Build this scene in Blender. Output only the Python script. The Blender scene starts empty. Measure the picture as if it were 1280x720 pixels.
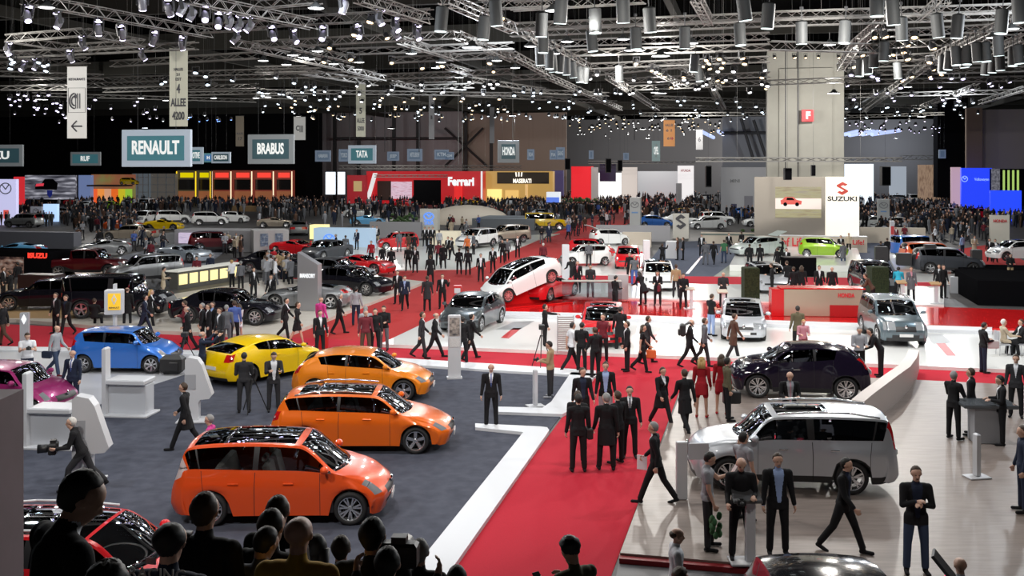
import bpy, bmesh, math, random
import numpy as np
from mathutils import Vector, Matrix
SC = bpy.context.scene
COL = SC.collection
random.seed(7)
R = math.radians
# ---------------------------------------------------------------- camera
F, HOR, HC = 1300.0, 210.0, 7.0           # focal length in pixels (1280 wide), horizon row, eye height
cd = bpy.data.cameras.new('camera'); cam = bpy.data.objects.new('camera', cd); COL.objects.link(cam)
cam.location = (0, 0, HC); cam.rotation_euler = (R(90), 0, 0)
cd.sensor_width = 36; cd.lens = 36 * F / 1280; cd.shift_y = -(360 - HOR) / 1280; cd.clip_end = 900
SC.camera = cam
SC.view_settings.view_transform = 'Standard'; SC.view_settings.look = 'None'
SC.view_settings.gamma = 1; SC.view_settings.use_curve_mapping = False
SC.view_settings.exposure = 0.0
SC.cycles.max_bounces = 6; SC.cycles.diffuse_bounces = 3; SC.cycles.glossy_bounces = 3
SC.cycles.transparent_max_bounces = 8; SC.cycles.transmission_bounces = 3
SC.cycles.use_denoising = True; SC.cycles.caustics_reflective = False; SC.cycles.caustics_refractive = False
SC.cycles.sample_clamp_indirect = 4
w = bpy.data.worlds.new('world'); SC.world = w; w.use_nodes = True
w.node_tree.nodes['Background'].inputs[0].default_value = (.62, .66, .75, 1)
w.node_tree.nodes['Background'].inputs[1].default_value = 0.03
AX = math.atan(295 / F)                                      # hall axis turned from the view axis
UX, UY = math.sin(AX), math.cos(AX)                          # along the aisles
def G(px, py, z=0.0):                                        # point of the plane at height z behind a pixel
    Y = F * (HC - z) / (py - HOR); return Vector(((px - 640) / F * Y, Y, z))
def W3(px, py, Y):                                           # point at depth Y behind a pixel
    return Vector(((px - 640) / F * Y, Y, HC - (py - HOR) / F * Y))
def lamp_light(loc, power, col=(1, .97, .93), rad=.35, kind='POINT', rot=None, size=160):
    l = bpy.data.lights.new('light', kind); l.energy = power; l.color = col; l.shadow_soft_size = rad
    if kind == 'SPOT': l.spot_size = R(size); l.spot_blend = .6
    o = bpy.data.objects.new('light', l); COL.objects.link(o); o.location = loc
    if rot: o.rotation_euler = rot
    return o
# the hall lights: lamp clusters hung under the trusses
LP = [ # x, y, z, watts
 (-14, 24, 11, 3000), (-5, 23, 12, 3600), (4, 25, 12, 2600), (12, 24, 11.5, 3800), (19, 27, 11, 1000),
 (-17, 36, 11, 2400), (-7, 36, 12, 3000), (3, 38, 12, 5200), (12, 39, 12, 5600), (21, 40, 12, 4600),
 (-31, 55, 12, 2200), (-25, 50, 12, 2600), (-2, 52, 12.5, 5200), (8, 56, 12.5, 6500), (20, 56, 12.5, 6000), (31, 60, 12, 1500),
 (-38, 84, 12, 3200), (-20, 84, 12.5, 3500), (-4, 80, 12.5, 7000), (12, 84, 12.5, 6500), (26, 84, 12.5, 7000), (38, 90, 12.5, 5500),
 (-50, 120, 12.5, 7000), (-25, 122, 12.5, 7000), (0, 120, 12.5, 8000), (22, 125, 12.5, 8000), (48, 122, 12.5, 8000),
 (-60, 170, 13, 9000), (-20, 172, 13, 10000), (22, 175, 13, 15000), (60, 175, 13, 12000), (30, 230, 13, 22000), (60, 240, 13, 16000), (85, 230, 13, 16000)]
LIGHT_K = .5
for i, (x, y, z, p) in enumerate(LP):
    lamp_light((x, y, z), p * LIGHT_K, (1, .96, .9) if i % 3 else (.9, .95, 1), .3)
for x, y, z, p, tx, ty in ((-9, 11, 11, 3200, -8, 24), (-2, 12, 11.5, 2600, -5, 28), (5, 9, 12, 1500, 11, 29), (3, 30, 12, 3500, 2, 50), (-12, 30, 12, 1600, -12, 46), (14, 30, 12, 3500, 14, 50), (5, 58, 13, 5000, 12, 88), (-12, 60, 13, 2500, -20, 90)):
    d_ = Vector((tx - x, ty - y, -z)); lamp_light((x, y, z), p, (1, .96, .9), .35, 'SPOT', d_.to_track_quat('-Z', 'Y').to_euler(), 95 if y > 20 else 74)
# ---------------------------------------------------------------- materials
MATS = {}
def mat(name, col=(.8, .8, .8), rough=.6, metal=0, spec=.5, coat=0, emit=None, es=1, alpha=1):
    if name in MATS: return MATS[name]
    m = bpy.data.materials.new(name); m.use_nodes = True
    b = m.node_tree.nodes['Principled BSDF']
    b.inputs['Base Color'].default_value = (*col, 1); b.inputs['Roughness'].default_value = rough
    b.inputs['Metallic'].default_value = metal; b.inputs['Specular IOR Level'].default_value = spec
    b.inputs['Coat Weight'].default_value = coat; b.inputs['Coat Roughness'].default_value = .03
    if emit: b.inputs['Emission Color'].default_value = (*emit, 1); b.inputs['Emission Strength'].default_value = es
    m.diffuse_color = (*col, 1)
    try: m.cycles.emission_sampling = 'NONE' if emit else 'AUTO'
    except Exception: pass
    MATS[name] = m; return m
def noisy(name, c1, c2, scale=8, rough=.8, detail=4, bump=0, spec=.3, stretch=None, coat=0):
    if name in MATS: return MATS[name]
    m = mat(name, c1, rough, spec=spec, coat=coat); nt = m.node_tree; b = nt.nodes['Principled BSDF']
    tc = nt.nodes.new('ShaderNodeTexCoord'); n = nt.nodes.new('ShaderNodeTexNoise'); r = nt.nodes.new('ShaderNodeValToRGB')
    n.inputs['Scale'].default_value = scale; n.inputs['Detail'].default_value = detail
    r.color_ramp.elements[0].color = (*c1, 1); r.color_ramp.elements[1].color = (*c2, 1)
    r.color_ramp.elements[0].position = .35; r.color_ramp.elements[1].position = .65
    src = tc.outputs['Object']
    if stretch:
        mp = nt.nodes.new('ShaderNodeMapping'); mp.inputs['Scale'].default_value = stretch
        nt.links.new(src, mp.inputs['Vector']); src = mp.outputs['Vector']
    nt.links.new(src, n.inputs['Vector']); nt.links.new(n.outputs['Fac'], r.inputs['Fac']); nt.links.new(r.outputs['Color'], b.inputs['Base Color'])
    if bump:
        bn = nt.nodes.new('ShaderNodeBump'); bn.inputs['Strength'].default_value = bump
        nt.links.new(n.outputs['Fac'], bn.inputs['Height']); nt.links.new(bn.outputs['Normal'], b.inputs['Normal'])
    return m
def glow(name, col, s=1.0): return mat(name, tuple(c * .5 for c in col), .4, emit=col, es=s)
def paint(name, col, metal=.0, rough=.32):
    return mat('paint_' + name, col, rough if max(col) > .05 else .12, metal=metal, coat=1.0 if max(col) > .05 else .6, spec=.3 if max(col) > .05 else .15)
def tinted(name='car_glass', dark=.12):
    if name in MATS: return MATS[name]
    m = bpy.data.materials.new(name); m.use_nodes = True; nt = m.node_tree; nt.nodes.clear()
    o = nt.nodes.new('ShaderNodeOutputMaterial'); mx = nt.nodes.new('ShaderNodeMixShader'); t = nt.nodes.new('ShaderNodeBsdfTransparent')
    g = nt.nodes.new('ShaderNodeBsdfGlossy'); lw = nt.nodes.new('ShaderNodeFresnel'); lw.inputs['IOR'].default_value = 1.6
    t.inputs[0].default_value = (dark, dark * 1.04, dark * 1.06, 1); g.inputs['Roughness'].default_value = .02
    g.inputs[0].default_value = (.85, .9, 1, 1)
    nt.links.new(lw.outputs[0], mx.inputs[0]); nt.links.new(t.outputs[0], mx.inputs[1]); nt.links.new(g.outputs[0], mx.inputs[2]); nt.links.new(mx.outputs[0], o.inputs[0])
    MATS[name] = m; return m
# ---------------------------------------------------------------- mesh helpers
class MB:
    def __init__(s): s.v = []; s.f = []; s.m = []
    def add(s, vs, fs, mi=0):
        n = len(s.v); s.v += [tuple(p) for p in vs]
        for f in fs: s.f.append(tuple(i + n for i in f)); s.m.append(mi)
        return s
    def box(s, c, d, mi=0, rot=0, mtx=None, bev=0):
        x, y, z = (k / 2 for k in d); ps = []
        if bev:
            b = min(bev, x * .9, y * .9, z * .9)
            for zz, i in ((-z, b), (-z + b, 0), (z - b, 0), (z, b)):
                for (a, bb) in ((-x + i + 0, -y + i), (x - i, -y + i), (x - i, y - i), (-x + i, y - i)): ps.append(Vector((a, bb, zz)))
            fs = [(3, 2, 1, 0), (12, 13, 14, 15)]
            for k in range(3):
                for j in range(4): a = k * 4 + j; b2 = k * 4 + (j + 1) % 4; fs.append((a, b2, b2 + 4, a + 4))
        else:
            ps = [Vector((a, b, q)) for q in (-z, z) for (a, b) in ((-x, -y), (x, -y), (x, y), (-x, y))]
            fs = [(3, 2, 1, 0), (4, 5, 6, 7), (0, 1, 5, 4), (1, 2, 6, 5), (2, 3, 7, 6), (3, 0, 4, 7)]
        M = mtx if mtx is not None else Matrix.Rotation(rot, 3, 'Z')
        c = Vector(c); return s.add([M @ p + c for p in ps], fs, mi)
    def tube(s, p0, p1, r0, r1=None, n=8, mi=0, cap=True):
        p0 = Vector(p0); p1 = Vector(p1); r1 = r0 if r1 is None else r1; d = (p1 - p0)
        if d.length < 1e-6: return s
        d.normalize(); a = d.orthogonal().normalized(); b = d.cross(a)
        vs = [p + (a * math.cos(t) + b * math.sin(t)) * r for p, r in ((p0, r0), (p1, r1)) for t in [2 * math.pi * k / n for k in range(n)]]
        fs = [(k, (k + 1) % n, (k + 1) % n + n, k + n) for k in range(n)]
        if cap: fs += [tuple(range(n))[::-1], tuple(range(n, 2 * n))]
        return s.add(vs, fs, mi)
    def lathe(s, prof, n=24, mi=0, M=None, mis=None):      # prof of (r, z), about z, then M
        vs = []; fs = []
        for (r, z) in prof:
            for k in range(n):
                t = 2 * math.pi * k / n; p = Vector((r * math.cos(t), r * math.sin(t), z)); vs.append(M @ p if M else p)
        base = len(s.v); s.v += [tuple(p) for p in vs]
        for j in range(len(prof) - 1):
            for k in range(n):
                s.f.append(tuple(base + q for q in (j * n + k, j * n + (k + 1) % n, (j + 1) * n + (k + 1) % n, (j + 1) * n + k)))
                s.m.append(mis[j] if mis else mi)
        return s
    def ell(s, c, r, n=12, mi=0, M=None):
        prof = [(math.sin(math.pi * j / (n // 2 + 2)), -math.cos(math.pi * j / (n // 2 + 2))) for j in range(n // 2 + 3)]
        T = Matrix.Translation(c) @ (M.to_4x4() if M else Matrix.Identity(4)) @ Matrix.Diagonal((*r, 1))
        return s.lathe([(max(a, .001), b) for a, b in prof], n, mi, T)
    def prism(s, poly, z0, z1, mi=0):                      # plan polygon (ccw) raised from z0 to z1
        n = len(poly); vs = [(p[0], p[1], z0) for p in poly] + [(p[0], p[1], z1) for p in poly]
        fs = [tuple(range(n))[::-1], tuple(range(n, 2 * n))] + [(k, (k + 1) % n, (k + 1) % n + n, k + n) for k in range(n)]
        return s.add(vs, fs, mi)
    def ext(s, poly, p0, ux, uz, th, mi=0):                # outline in the (ux, uz) plane from p0, thickness th along the normal
        p0, ux, uz = Vector(p0), Vector(ux), Vector(uz); nrm = ux.cross(uz).normalized(); n = len(poly)
        vs = [p0 + ux * a + uz * b - nrm * (th / 2) * sg for sg in (1, -1) for (a, b) in poly]
        fs = [tuple(range(n))[::-1], tuple(range(n, 2 * n))] + [(k, (k + 1) % n, (k + 1) % n + n, k + n) for k in range(n)]
        return s.add(vs, fs, mi)
    def build(s, name, mats, parent=None, smooth=False, loc=None, autosharp=None):
        me = bpy.data.meshes.new(name); me.from_pydata(s.v, [], s.f)
        for m in (mats if isinstance(mats, (list, tuple)) else [mats]): me.materials.append(m)
        if any(s.m): me.polygons.foreach_set('material_index', s.m)
        if smooth: me.polygons.foreach_set('use_smooth', [True] * len(me.polygons))
        bm = bmesh.new(); bm.from_mesh(me); bmesh.ops.recalc_face_normals(bm, faces=bm.faces)
        if smooth and autosharp:
            for e in bm.edges:
                if len(e.link_faces) == 2 and e.calc_face_angle(0) > autosharp: e.smooth = False
        bm.to_mesh(me); bm.free(); me.update()
        return link(name, me, parent, loc)
def link(name, me, parent=None, loc=None):
    o = bpy.data.objects.new(name, me); COL.objects.link(o)
    if parent: o.parent = parent
    if loc is not None: o.location = loc
    return o
def empty(name, loc=(0, 0, 0), rz=0, s=1):
    o = bpy.data.objects.new(name, None); COL.objects.link(o); o.location = loc; o.rotation_euler = (0, 0, rz); o.scale = (s, s, s); o.empty_display_size = .2; return o
def tag(o, label=None, cat=None, group=None, kind=None):
    if label: o['label'] = label
    if cat: o['category'] = cat
    if group: o['group'] = group
    if kind: o['kind'] = kind
    return o
def struct(name, mb, m, **k): o = mb.build(name, m, **k); o['kind'] = 'structure'; return o
KIDS = {}
def kids(o):
    if o.name not in KIDS: KIDS[o.name] = list(o.children)
    return KIDS[o.name]
def copy_tree(o, parent=None, remap=None):
    c = o.copy(); COL.objects.link(c)
    if parent: c.parent = parent
    if remap and o.type == 'MESH':
        for i, sl in enumerate(o.material_slots):
            nm = sl.material.name if sl.material else ''
            if nm in remap: c.material_slots[i].link = 'OBJECT'; c.material_slots[i].material = remap[nm]
    for ch in kids(o): copy_tree(ch, c, remap)
    return c
def text(body, size, m, parent=None, loc=(0, 0, 0), rot=(R(90), 0, 0), bold=.02, ext=.01, name='lettering', sx=1.0, align='CENTER', fit=None):
    cu = bpy.data.curves.new(name, 'FONT'); cu.body = body; cu.size = size; cu.align_x = align; cu.align_y = 'CENTER'
    cu.offset = bold * size; cu.extrude = ext; cu.materials.append(m); cu.resolution_u = 3
    t_ = bpy.data.objects.new('t', cu); COL.objects.link(t_); dg = bpy.context.evaluated_depsgraph_get()
    me = bpy.data.meshes.new_from_object(t_.evaluated_get(dg)); bpy.data.objects.remove(t_)
    o = bpy.data.objects.new(name, me); COL.objects.link(o); o.location = loc; o.rotation_euler = rot; o.scale = (sx, 1, 1)
    if fit and len(me.vertices):
        xs = [v.co.x for v in me.vertices]; o.scale = (fit / max(.01, max(xs) - min(xs)), 1, 1)
    if parent: o.parent = parent
    return o

# ================================================================ cars
def pchip(y, t):                                           # monotone interpolation through y at 0..n-1 (columns apart)
    y = np.asarray(y, float); n = len(y); d = np.diff(y, axis=0); m = np.zeros_like(y)
    m[0] = d[0]; m[-1] = d[-1]
    a, b = d[:-1], d[1:]; same = a * b > 0
    m[1:-1] = np.where(same, 2 * a * b / np.where(same, a + b, 1), 0)
    t = np.asarray(t); i = np.clip(t.astype(int), 0, n - 2); u = (t - i)[:, None] if y.ndim > 1 else t - i
    return y[i] * (1 + 2 * u) * (1 - u) ** 2 + m[i] * u * (1 - u) ** 2 + y[i + 1] * u * u * (3 - 2 * u) + m[i + 1] * u * u * (u - 1)
TYRE = mat('tyre_rubber', (.015, .015, .016), .7)
ALLOY = mat('alloy_silver', (.75, .76, .78), .25, metal=.9)
DARKALLOY = mat('alloy_dark', (.08, .08, .09), .3, metal=.8)
BLACKP = mat('black_plastic', (.015, .015, .017), .45)
SEAM = mat('seam_shadow_gap', (.012, .012, .012), .8)
CHROME = mat('chrome', (.85, .86, .88), .08, metal=1)
GLASS = tinted('car_glass', .10); GLASS2 = tinted('privacy_glass', .03); GLASSC = tinted('clear_glass', .45)
LENS = mat('headlight_lens', (.62, .66, .7), .06, metal=.6, coat=1)
LENSD = mat('headlight_inner', (.05, .055, .06), .12, metal=.5, coat=1)
TAILR = mat('tail_light_red', (.55, .01, .012), .12, coat=1)
PLATE = mat('plate_white', (.75, .75, .75), .5)
SEATG = mat('seat_grey', (.16, .16, .165), .8)
SEATL = mat('seat_light', (.5, .48, .44), .8)
def wheel(parent, x, y, r, wd, side, spokes=5, rimm=None, q=1, split=False):
    n = 36 if q > .7 else 18
    M = Matrix.Translation((x, y, r)) @ Matrix.Rotation(R(-90) * side, 4, 'X')      # z axis points outwards
    h = wd / 2; rr = r * .70
    t = MB().lathe([(rr, -h), (r * .9, -h), (r * .97, -h * .8), (r, -h * .55), (r, h * .55), (r * .97, h * .8), (r * .9, h), (rr * 1.02, h * .92), (rr, h * .55), (rr, -h)], n, 0, M)
    w_ = t.build('wheel', TYRE, parent, True)
    b = MB().lathe([(rr, -h * .9), (rr * .985, h * .55), (rr * 1.02, h * .93), (rr * .95, h * .9), (rr * .93, h * .45), (rr * .90, -h * .3)], n, 0, M)
    b.lathe([(rr * .6, -h * .35), (.001, -h * .35)], n, 1, M)
    b.lathe([(.055, -h * .3), (.055, h * .55), (.04, h * .68), (.001, h * .7)], 10, 0, M)
    for k in range(spokes):
        a = 2 * math.pi * (k + .25) / spokes
        for off in ((-.5, .5) if split else (0,)):
            a2 = a + off * .32; wdt = .30 / spokes * (1.0 if split else 1.7)
            def P(rad, ang, z): return M @ Vector((rad * math.cos(ang), rad * math.sin(ang), z))
            r0, r1 = .045, rr * .94; vs = []
            for rad, aa, zz, ww in ((r0, a + off * .12, h * .55, wdt * r * 2.4 * .8), (r1, a2, h * .72, wdt * r * 2.4)):
                for sgn in (-1, 1):
                    for dz in (0, -.045): vs.append(P(math.hypot(rad, ww * .5), aa + sgn * math.atan2(ww * .5, rad), zz + dz))
            b.add(vs, [(0, 2, 6, 4), (1, 5, 7, 3), (0, 4, 5, 1), (2, 3, 7, 6), (0, 1, 3, 2), (4, 6, 7, 5)], 0)
    b.build('rim', [rimm or ALLOY, BLACKP], w_, False)
    return w_
def car(name, P, pm, q=1.0, rim=None, glass=None, interior=True, roof=None, seat=None):
    """P: dimensions of the kind of car; the car's front looks along +X, the origin is on the ground under its middle."""
    L, W, H = P['L'], P['W'], P['H']; c = P.get('c', .2); xc, zc = P['cowl']; xw = P['wt']; xr = P['rr']; xg, zg = P['tg']; xh, zh = P['hood']
    bl = P.get('belt', zc); br = P.get('beltr', bl + .05); e = L / 2; tum = P.get('tum', .165); ra = P['wr'] + .055; xf, xb = P['ax']
    nz = P.get('nose', .50); w2 = W / 2; rt = P.get('rtop', H - .07); zhm = P.get('hm', (zc + zh) / 2 + .035)
    rnd = P.get('rnd', .26); rnr = P.get('rndr', .2)
    dz = P.get('dz', .66)
    R0 = [(-e + .09, 0, c + .02), (-e, 0, .42), (-e + .02, 0, dz), (xg, 0, zg), (xr, 0, rt), ((xr + xw) / 2, 0, H), (xw, 0, H - .045), (xc, 0, zc), ((xc + xh) / 2, 0, zhm), (xh, 0, zh), (e, 0, nz), (e - .1, 0, c)]
    tw = w2 - tum
    R1 = [(-e + .16, w2 * .74, c + .02), (-e + .08, w2 * .78, .42), (-e + .10, w2 * .80, dz), (xg + .06, w2 * .80, zg), (xr + .02, tw - .02, rt - .05), ((xr + xw) / 2, tw + .01, H - .055), (xw - .04, tw, H - .10),
          (xc - .24, w2 * .90, max(bl, zc) - .0), ((xc + xh) / 2 - .05, w2 * .80, zhm - .04), (xh - .12, w2 * .76, zh - .03), (e - .10, w2 * .77, nz), (e - .2, w2 * .77, c)]
    R2 = [(-e + .34, w2 * .93, c + .02), (-e + rnr + .08, w2 * .955, .45), (-e + rnr + .08, w2 * .95, max(.68, dz - .08)), (xg + .22, w2 * .91, min(br, zg + .06)), (xr + .16, w2 * .925, br), ((xr + xw) / 2, w2 * .945, (bl + br) / 2), (xw - .1, w2 * .945, bl + .01),
          (xc - .22, w2 * .935, bl - .02), ((xc + xh) / 2 - .1, w2 * .91, zhm - .11), (xh - .12 - rnd * .3, w2 * .88, zh - .09), (e - rnd, w2 * .89, nz - .02), (e - rnd - .08, w2 * .88, c)]
    zm = P.get('mid', .62)
    R3 = [(-e + .42, w2 * .97, c + .02), (-e + rnr + .18, w2 * .99, .47), (-e + rnr + .16, w2 * .985, .62), (xg + .3, w2 * .985, zm + .12), (xr + .22, w2 * .99, zm + .13), ((xr + xw) / 2, w2 * .985, zm + .1), (xw - .12, w2 * .985, zm + .08),
          (xc - .2, w2 * .99, zm + .09), ((xc + xh) / 2 - .1, w2 * .99, zm + .07), (xh - .14 - rnd * .35, w2 * .955, zm - .0), (e - rnd - .08, w2 * .955, nz - .10), (e - rnd - .16, w2 * .95, c)]
    R4 = [(a[0] + (.05 if i < 2 else 0), a[1] - .035, c + (.0 if 3 < i < 8 else .03)) for i, a in enumerate(R3)]
    cnt = [2, 3, 5, 9, 12, 12, 16, 14, 10, 6, 3]; ts = []
    for i, k in enumerate(cnt):
        k = max(2, round(k * q)); ts += [i + j / k for j in range(k)]
    ts.append(11.0)
    seams = P.get('seams', ())
    ts += [s_ + d for s_ in seams for d in (-.0065, .0065)] + [v_ + 0 for w_ in P['win'] for v_ in w_] + list(P.get('ts', ()))
    ts = np.array(sorted(set(round(v_, 4) for v_ in ts)))
    C = [pchip(np.array(r_), ts) for r_ in (R0, R1, R2, R3, R4)]
    # wheel arches
    bot = C[4].copy(); inside = np.zeros(len(ts), bool)
    for xa in (xf, xb):
        dx = np.abs(bot[:, 0] - xa); k = dx < ra; zz = P['wr'] + np.sqrt(np.maximum(ra * ra - dx * dx, 0)) * 1.0
        bot[k, 2] = np.maximum(bot[k, 2], zz[k]); inside |= k
        fl = P.get('flare', .02) * np.exp(-((dx / (ra * 1.25)) ** 4)); bot[:, 1] += fl * 1.3; C[3][:, 1] += fl * .7
    C[3][:, 2] = np.maximum(C[3][:, 2], bot[:, 2] + .03)
    rows = []; lab = []                                   # rows of points, and the band of each row gap
    nr = [max(3, round(k * q)) for k in (6, 6, 3, 4)]
    for bnd in range(4):
        A, B = C[bnd], (bot if bnd == 3 else C[bnd + 1]); us = [j / nr[bnd] for j in range(nr[bnd])]
        if bnd == 1: us = [0, .09] + [.09 + .83 * j / max(2, nr[1] - 2) for j in range(1, max(2, nr[1] - 2))] + [.92]
        if bnd == 0: us = [0] + [.0 + .90 * j / max(2, nr[0] - 1) for j in range(1, max(2, nr[0] - 1))] + [.90]
        for u in us:
            p = A + (B - A) * u
            if bnd == 0:                                   # crown across the roof, bonnet and tail
                p = p.copy(); uu = u; p[:, 2] = A[:, 2] + (B[:, 2] - A[:, 2]) * uu * uu * 1.0; p[:, 0] = A[:, 0] + (B[:, 0] - A[:, 0]) * uu * uu
            if bnd == 1: p = p.copy(); p[:, 1] += .018 * math.sin(math.pi * u)
            if bnd == 2: p = p.copy(); p[:, 1] += .012 * math.sin(math.pi * u)
            rows.append(p); lab.append((bnd, u))
    rows.append(bot); lab.append((4, 0))
    inn = bot.copy(); inn[:, 1] -= .09; inn[:, 2] += .01; rows.append(inn)
    Pn = np.array(rows); nR, nT = Pn.shape[0], Pn.shape[1]
    parts = {}
    def put(key, quad):
        mb = parts.setdefault(key, MB()); mb.add(quad, [(0, 1, 2, 3)], 0)
    win = P['win']; hl = P['hl']; tl = P['tl']; gr = P.get('grille', (9.5, 10.1)); sk = P.get('clad', 0); sun = P.get('sun')
    bodyq = MB(); idx = {}
    def vid(i, j, sg):
        k = (i, j, sg if abs(Pn[i, j, 1]) > 1e-6 else 1)
        if k not in idx: p = Pn[i, j]; idx[k] = len(bodyq.v); bodyq.v.append((p[0], p[1] * k[2], p[2]))
        return idx[k]
    for i in range(nR - 1):
        bnd, u = lab[i] if i < len(lab) else (4, 0)
        un = lab[i + 1][1] if i + 1 < len(lab) and lab[i + 1][0] == bnd else 1.0; um = (u + un) / 2
        for j in range(nT - 1):
            t = (ts[j] + ts[j + 1]) / 2; key = 'body'
            if bnd == 0:
                if 6.06 < t < 6.97 and um < .91: key = 'windscreen'
                elif P.get('rg', (3.12, 3.93))[0] < t < P.get('rg', (3.12, 3.93))[1] and um < .86: key = 'rear_window'
                elif sun and sun[0] < t < sun[1] and um < sun[2]: key = 'sunroof'
                elif gr[0] < t < gr[1] and um < P.get('gw', .8): key = 'grille'
                elif 10.35 < t < 10.75 and um < .8: key = 'lower_intake'
                elif t > 10.75 and sk: key = 'cladding'
                elif t < .5: key = 'cladding' if P.get('diff', 1) else 'body'
            if bnd == 1:
                for wi, (a, b) in enumerate(win):
                    if a < t < b and .05 < um < .93: key = 'side_window:%d' % wi
                if key == 'body' and win[0][0] < t < win[-1][1] and .05 < um < .93: key = 'pillar'
            if hl[0] < t < hl[1] and hl[2] < bnd + um < hl[3]: key = 'headlight'
            if tl[0] < t < tl[1] and tl[2] < bnd + um < tl[3]: key = 'tail_light'
            if bnd == 4: key = 'wheel_arch'
            if key == 'body' and any(abs(t - s_) < .0068 for s_ in seams) and bnd in (2, 3) : key = 'seam'
            if key == 'body' and bnd == 3 and sk and un > 1 - sk: key = 'claddingb'
            for sg in (1, -1):
                if key in ('body', 'seam', 'wheel_arch', 'claddingb', 'pillar'):
                    f = [vid(i, j, sg), vid(i, j + 1, sg), vid(i + 1, j + 1, sg), vid(i + 1, j, sg)]
                    if sg < 0: f = f[::-1]
                    ff = []
                    for v_ in f:
                        if v_ not in ff: ff.append(v_)
                    if len(ff) > 2: bodyq.f.append(tuple(ff)); bodyq.m.append({'body': 0, 'seam': 1, 'wheel_arch': 2, 'claddingb': 2, 'pillar': 2}[key])
                else:
                    qd = [tuple(Pn[a, b] * (1, sg, 1)) for a, b in ((i, j), (i, j + 1), (i + 1, j + 1), (i + 1, j))]
                    kk = key if key in ('windscreen', 'rear_window', 'sunroof', 'grille', 'lower_intake', 'cladding') else key + ('|L' if sg > 0 else '|R')
                    put(kk, qd if sg > 0 else qd[::-1])
    root = empty(name)
    # under tray, dark
    bodyq.box(((xf + xb) / 2, 0, c + .2), (xf - xb - 2 * ra + .1, W - .12, .3), 2)
    bodyq.box((0, 0, c + .22), (L - .5, W - .62, .3), 2)
    bodyq.build('body', [pm, SEAM, BLACKP], root, True, autosharp=R(50))
    g = glass or GLASS
    for k, mb in parts.items():
        nm = k.split('|')[0].split(':')[0]
        mm = {'windscreen': P.get('wsg') or g, 'rear_window': g, 'side_window': g, 'sunroof': GLASS2, 'grille': BLACKP, 'lower_intake': BLACKP, 'cladding': BLACKP,
              'headlight': LENS, 'tail_light': P.get('tlm') or TAILR}[nm]
        if k.startswith('side_window') and int(k.split('|')[0].split(':')[1]) < P.get('priv', 0): mm = GLASS2
        me = mb.build(nm, mm, root, True)
        bm = bmesh.new(); bm.from_mesh(me.data); bmesh.ops.remove_doubles(bm, verts=bm.verts, dist=1e-4); bm.to_mesh(me.data); bm.free()
    for x in (xf, xb):
        for sg in (1, -1): wheel(root, x, sg * (w2 - .115), P['wr'], .22, sg, P.get('sp', 5), rim, q, P.get('split', False))
    zmi = bl + .04; xm = xc - .38 + P.get('mx', 0)
    for sg in (1, -1):
        m_ = MB().ell((xm, sg * (w2 + .10), zmi + .06), (.085, .11, .075), 12); m_.tube((xm + .02, sg * (w2 * .93), zmi - .0), (xm, sg * (w2 + .05), zmi + .03), .03, .025, 6, 1)
        m_.build('wing_mirror', [P.get('mm') or pm, BLACKP], root, True)
    if q > .6:
        for hx in P.get('hand', ()):
            for sg in (1, -1):
                MB().box((hx, sg * (w2 * .975 + .018), zm + .23), (.2, .04, .035), bev=.01).build('door_handle', P.get('hm_') or pm, root)
        if P.get('rails'):
            for sg in (1, -1):
                mb = MB(); y = sg * (tw - .03); pts = [(xr + .18, rt + .0), ((xr * 2 + xw) / 3, H + .02), ((xr + 2 * xw) / 3, H + .02), (xw - .1, H - .03)]
                for a, b in zip(pts, pts[1:]): mb.tube((a[0], y, a[1]), (b[0], y, b[1]), .022, None, 6)
                mb.build('roof_rail', P['rails'], root, True)
        MB().box((e + .005, 0, nz - .13), (.02, .5, .11)).build('licence_plate', PLATE, root)
        MB().box((-e - .005, 0, P.get('pz', .52)), (.02, .5, .11)).build('licence_plate', PLATE, root)
        if P.get('badge', 1):
            MB().ell((e - .03, 0, (nz + zh) / 2 + .02), (.03, .06, .075), 10).build('badge', CHROME, root, True)
    if interior and H > 1.3:
        sm = seat or SEATG; b = MB()
        b.box(((xw + xr) / 2, 0, .42), (xc - xg - .7, W - .3, .06)); b.build('cabin_floor', BLACKP, root)
        d = MB().box((xc - .28, 0, zc - .17), (.5, W - .32, .2), bev=.06); d.build('dashboard', BLACKP if not seat else seat, root)
        s0 = xw - .35
        for sg in (1, -1):
            s_ = MB().box((s0, sg * .36, .58), (.5, .48, .18), bev=.05).box((s0 - .3, sg * .36, .86), (.14, .46, .56), bev=.05, mtx=Matrix.Rotation(R(-14), 3, 'Y')).box((s0 - .4, sg * .36, 1.2), (.1, .24, .16), bev=.04)
            s_.build('front_seat', sm, root)
        if xr < -.6:
            MB().box((s0 - .95, 0, .58), (.45, 1.2, .2), bev=.05).box((s0 - 1.22, 0, .86), (.14, 1.2, .52), bev=.05, mtx=Matrix.Rotation(R(-16), 3, 'Y')).build('rear_seat', sm, root)
        sw = MB(); cw = Vector((xc - .62, .36, zc - .06)); n_ = 14; ang = R(25)
        pts = [cw + Vector((math.sin(ang) * math.sin(a) * .18, math.cos(a) * .18, math.cos(ang) * math.sin(a) * .18)) for a in [2 * math.pi * k / n_ for k in range(n_)]]
        for k in range(n_): sw.tube(pts[k], pts[(k + 1) % n_], .014, None, 5)
        sw.tube(pts[0], pts[n_ // 2], .012, None, 5).build('steering_wheel', BLACKP, root)
    return root
D = dict
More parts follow.
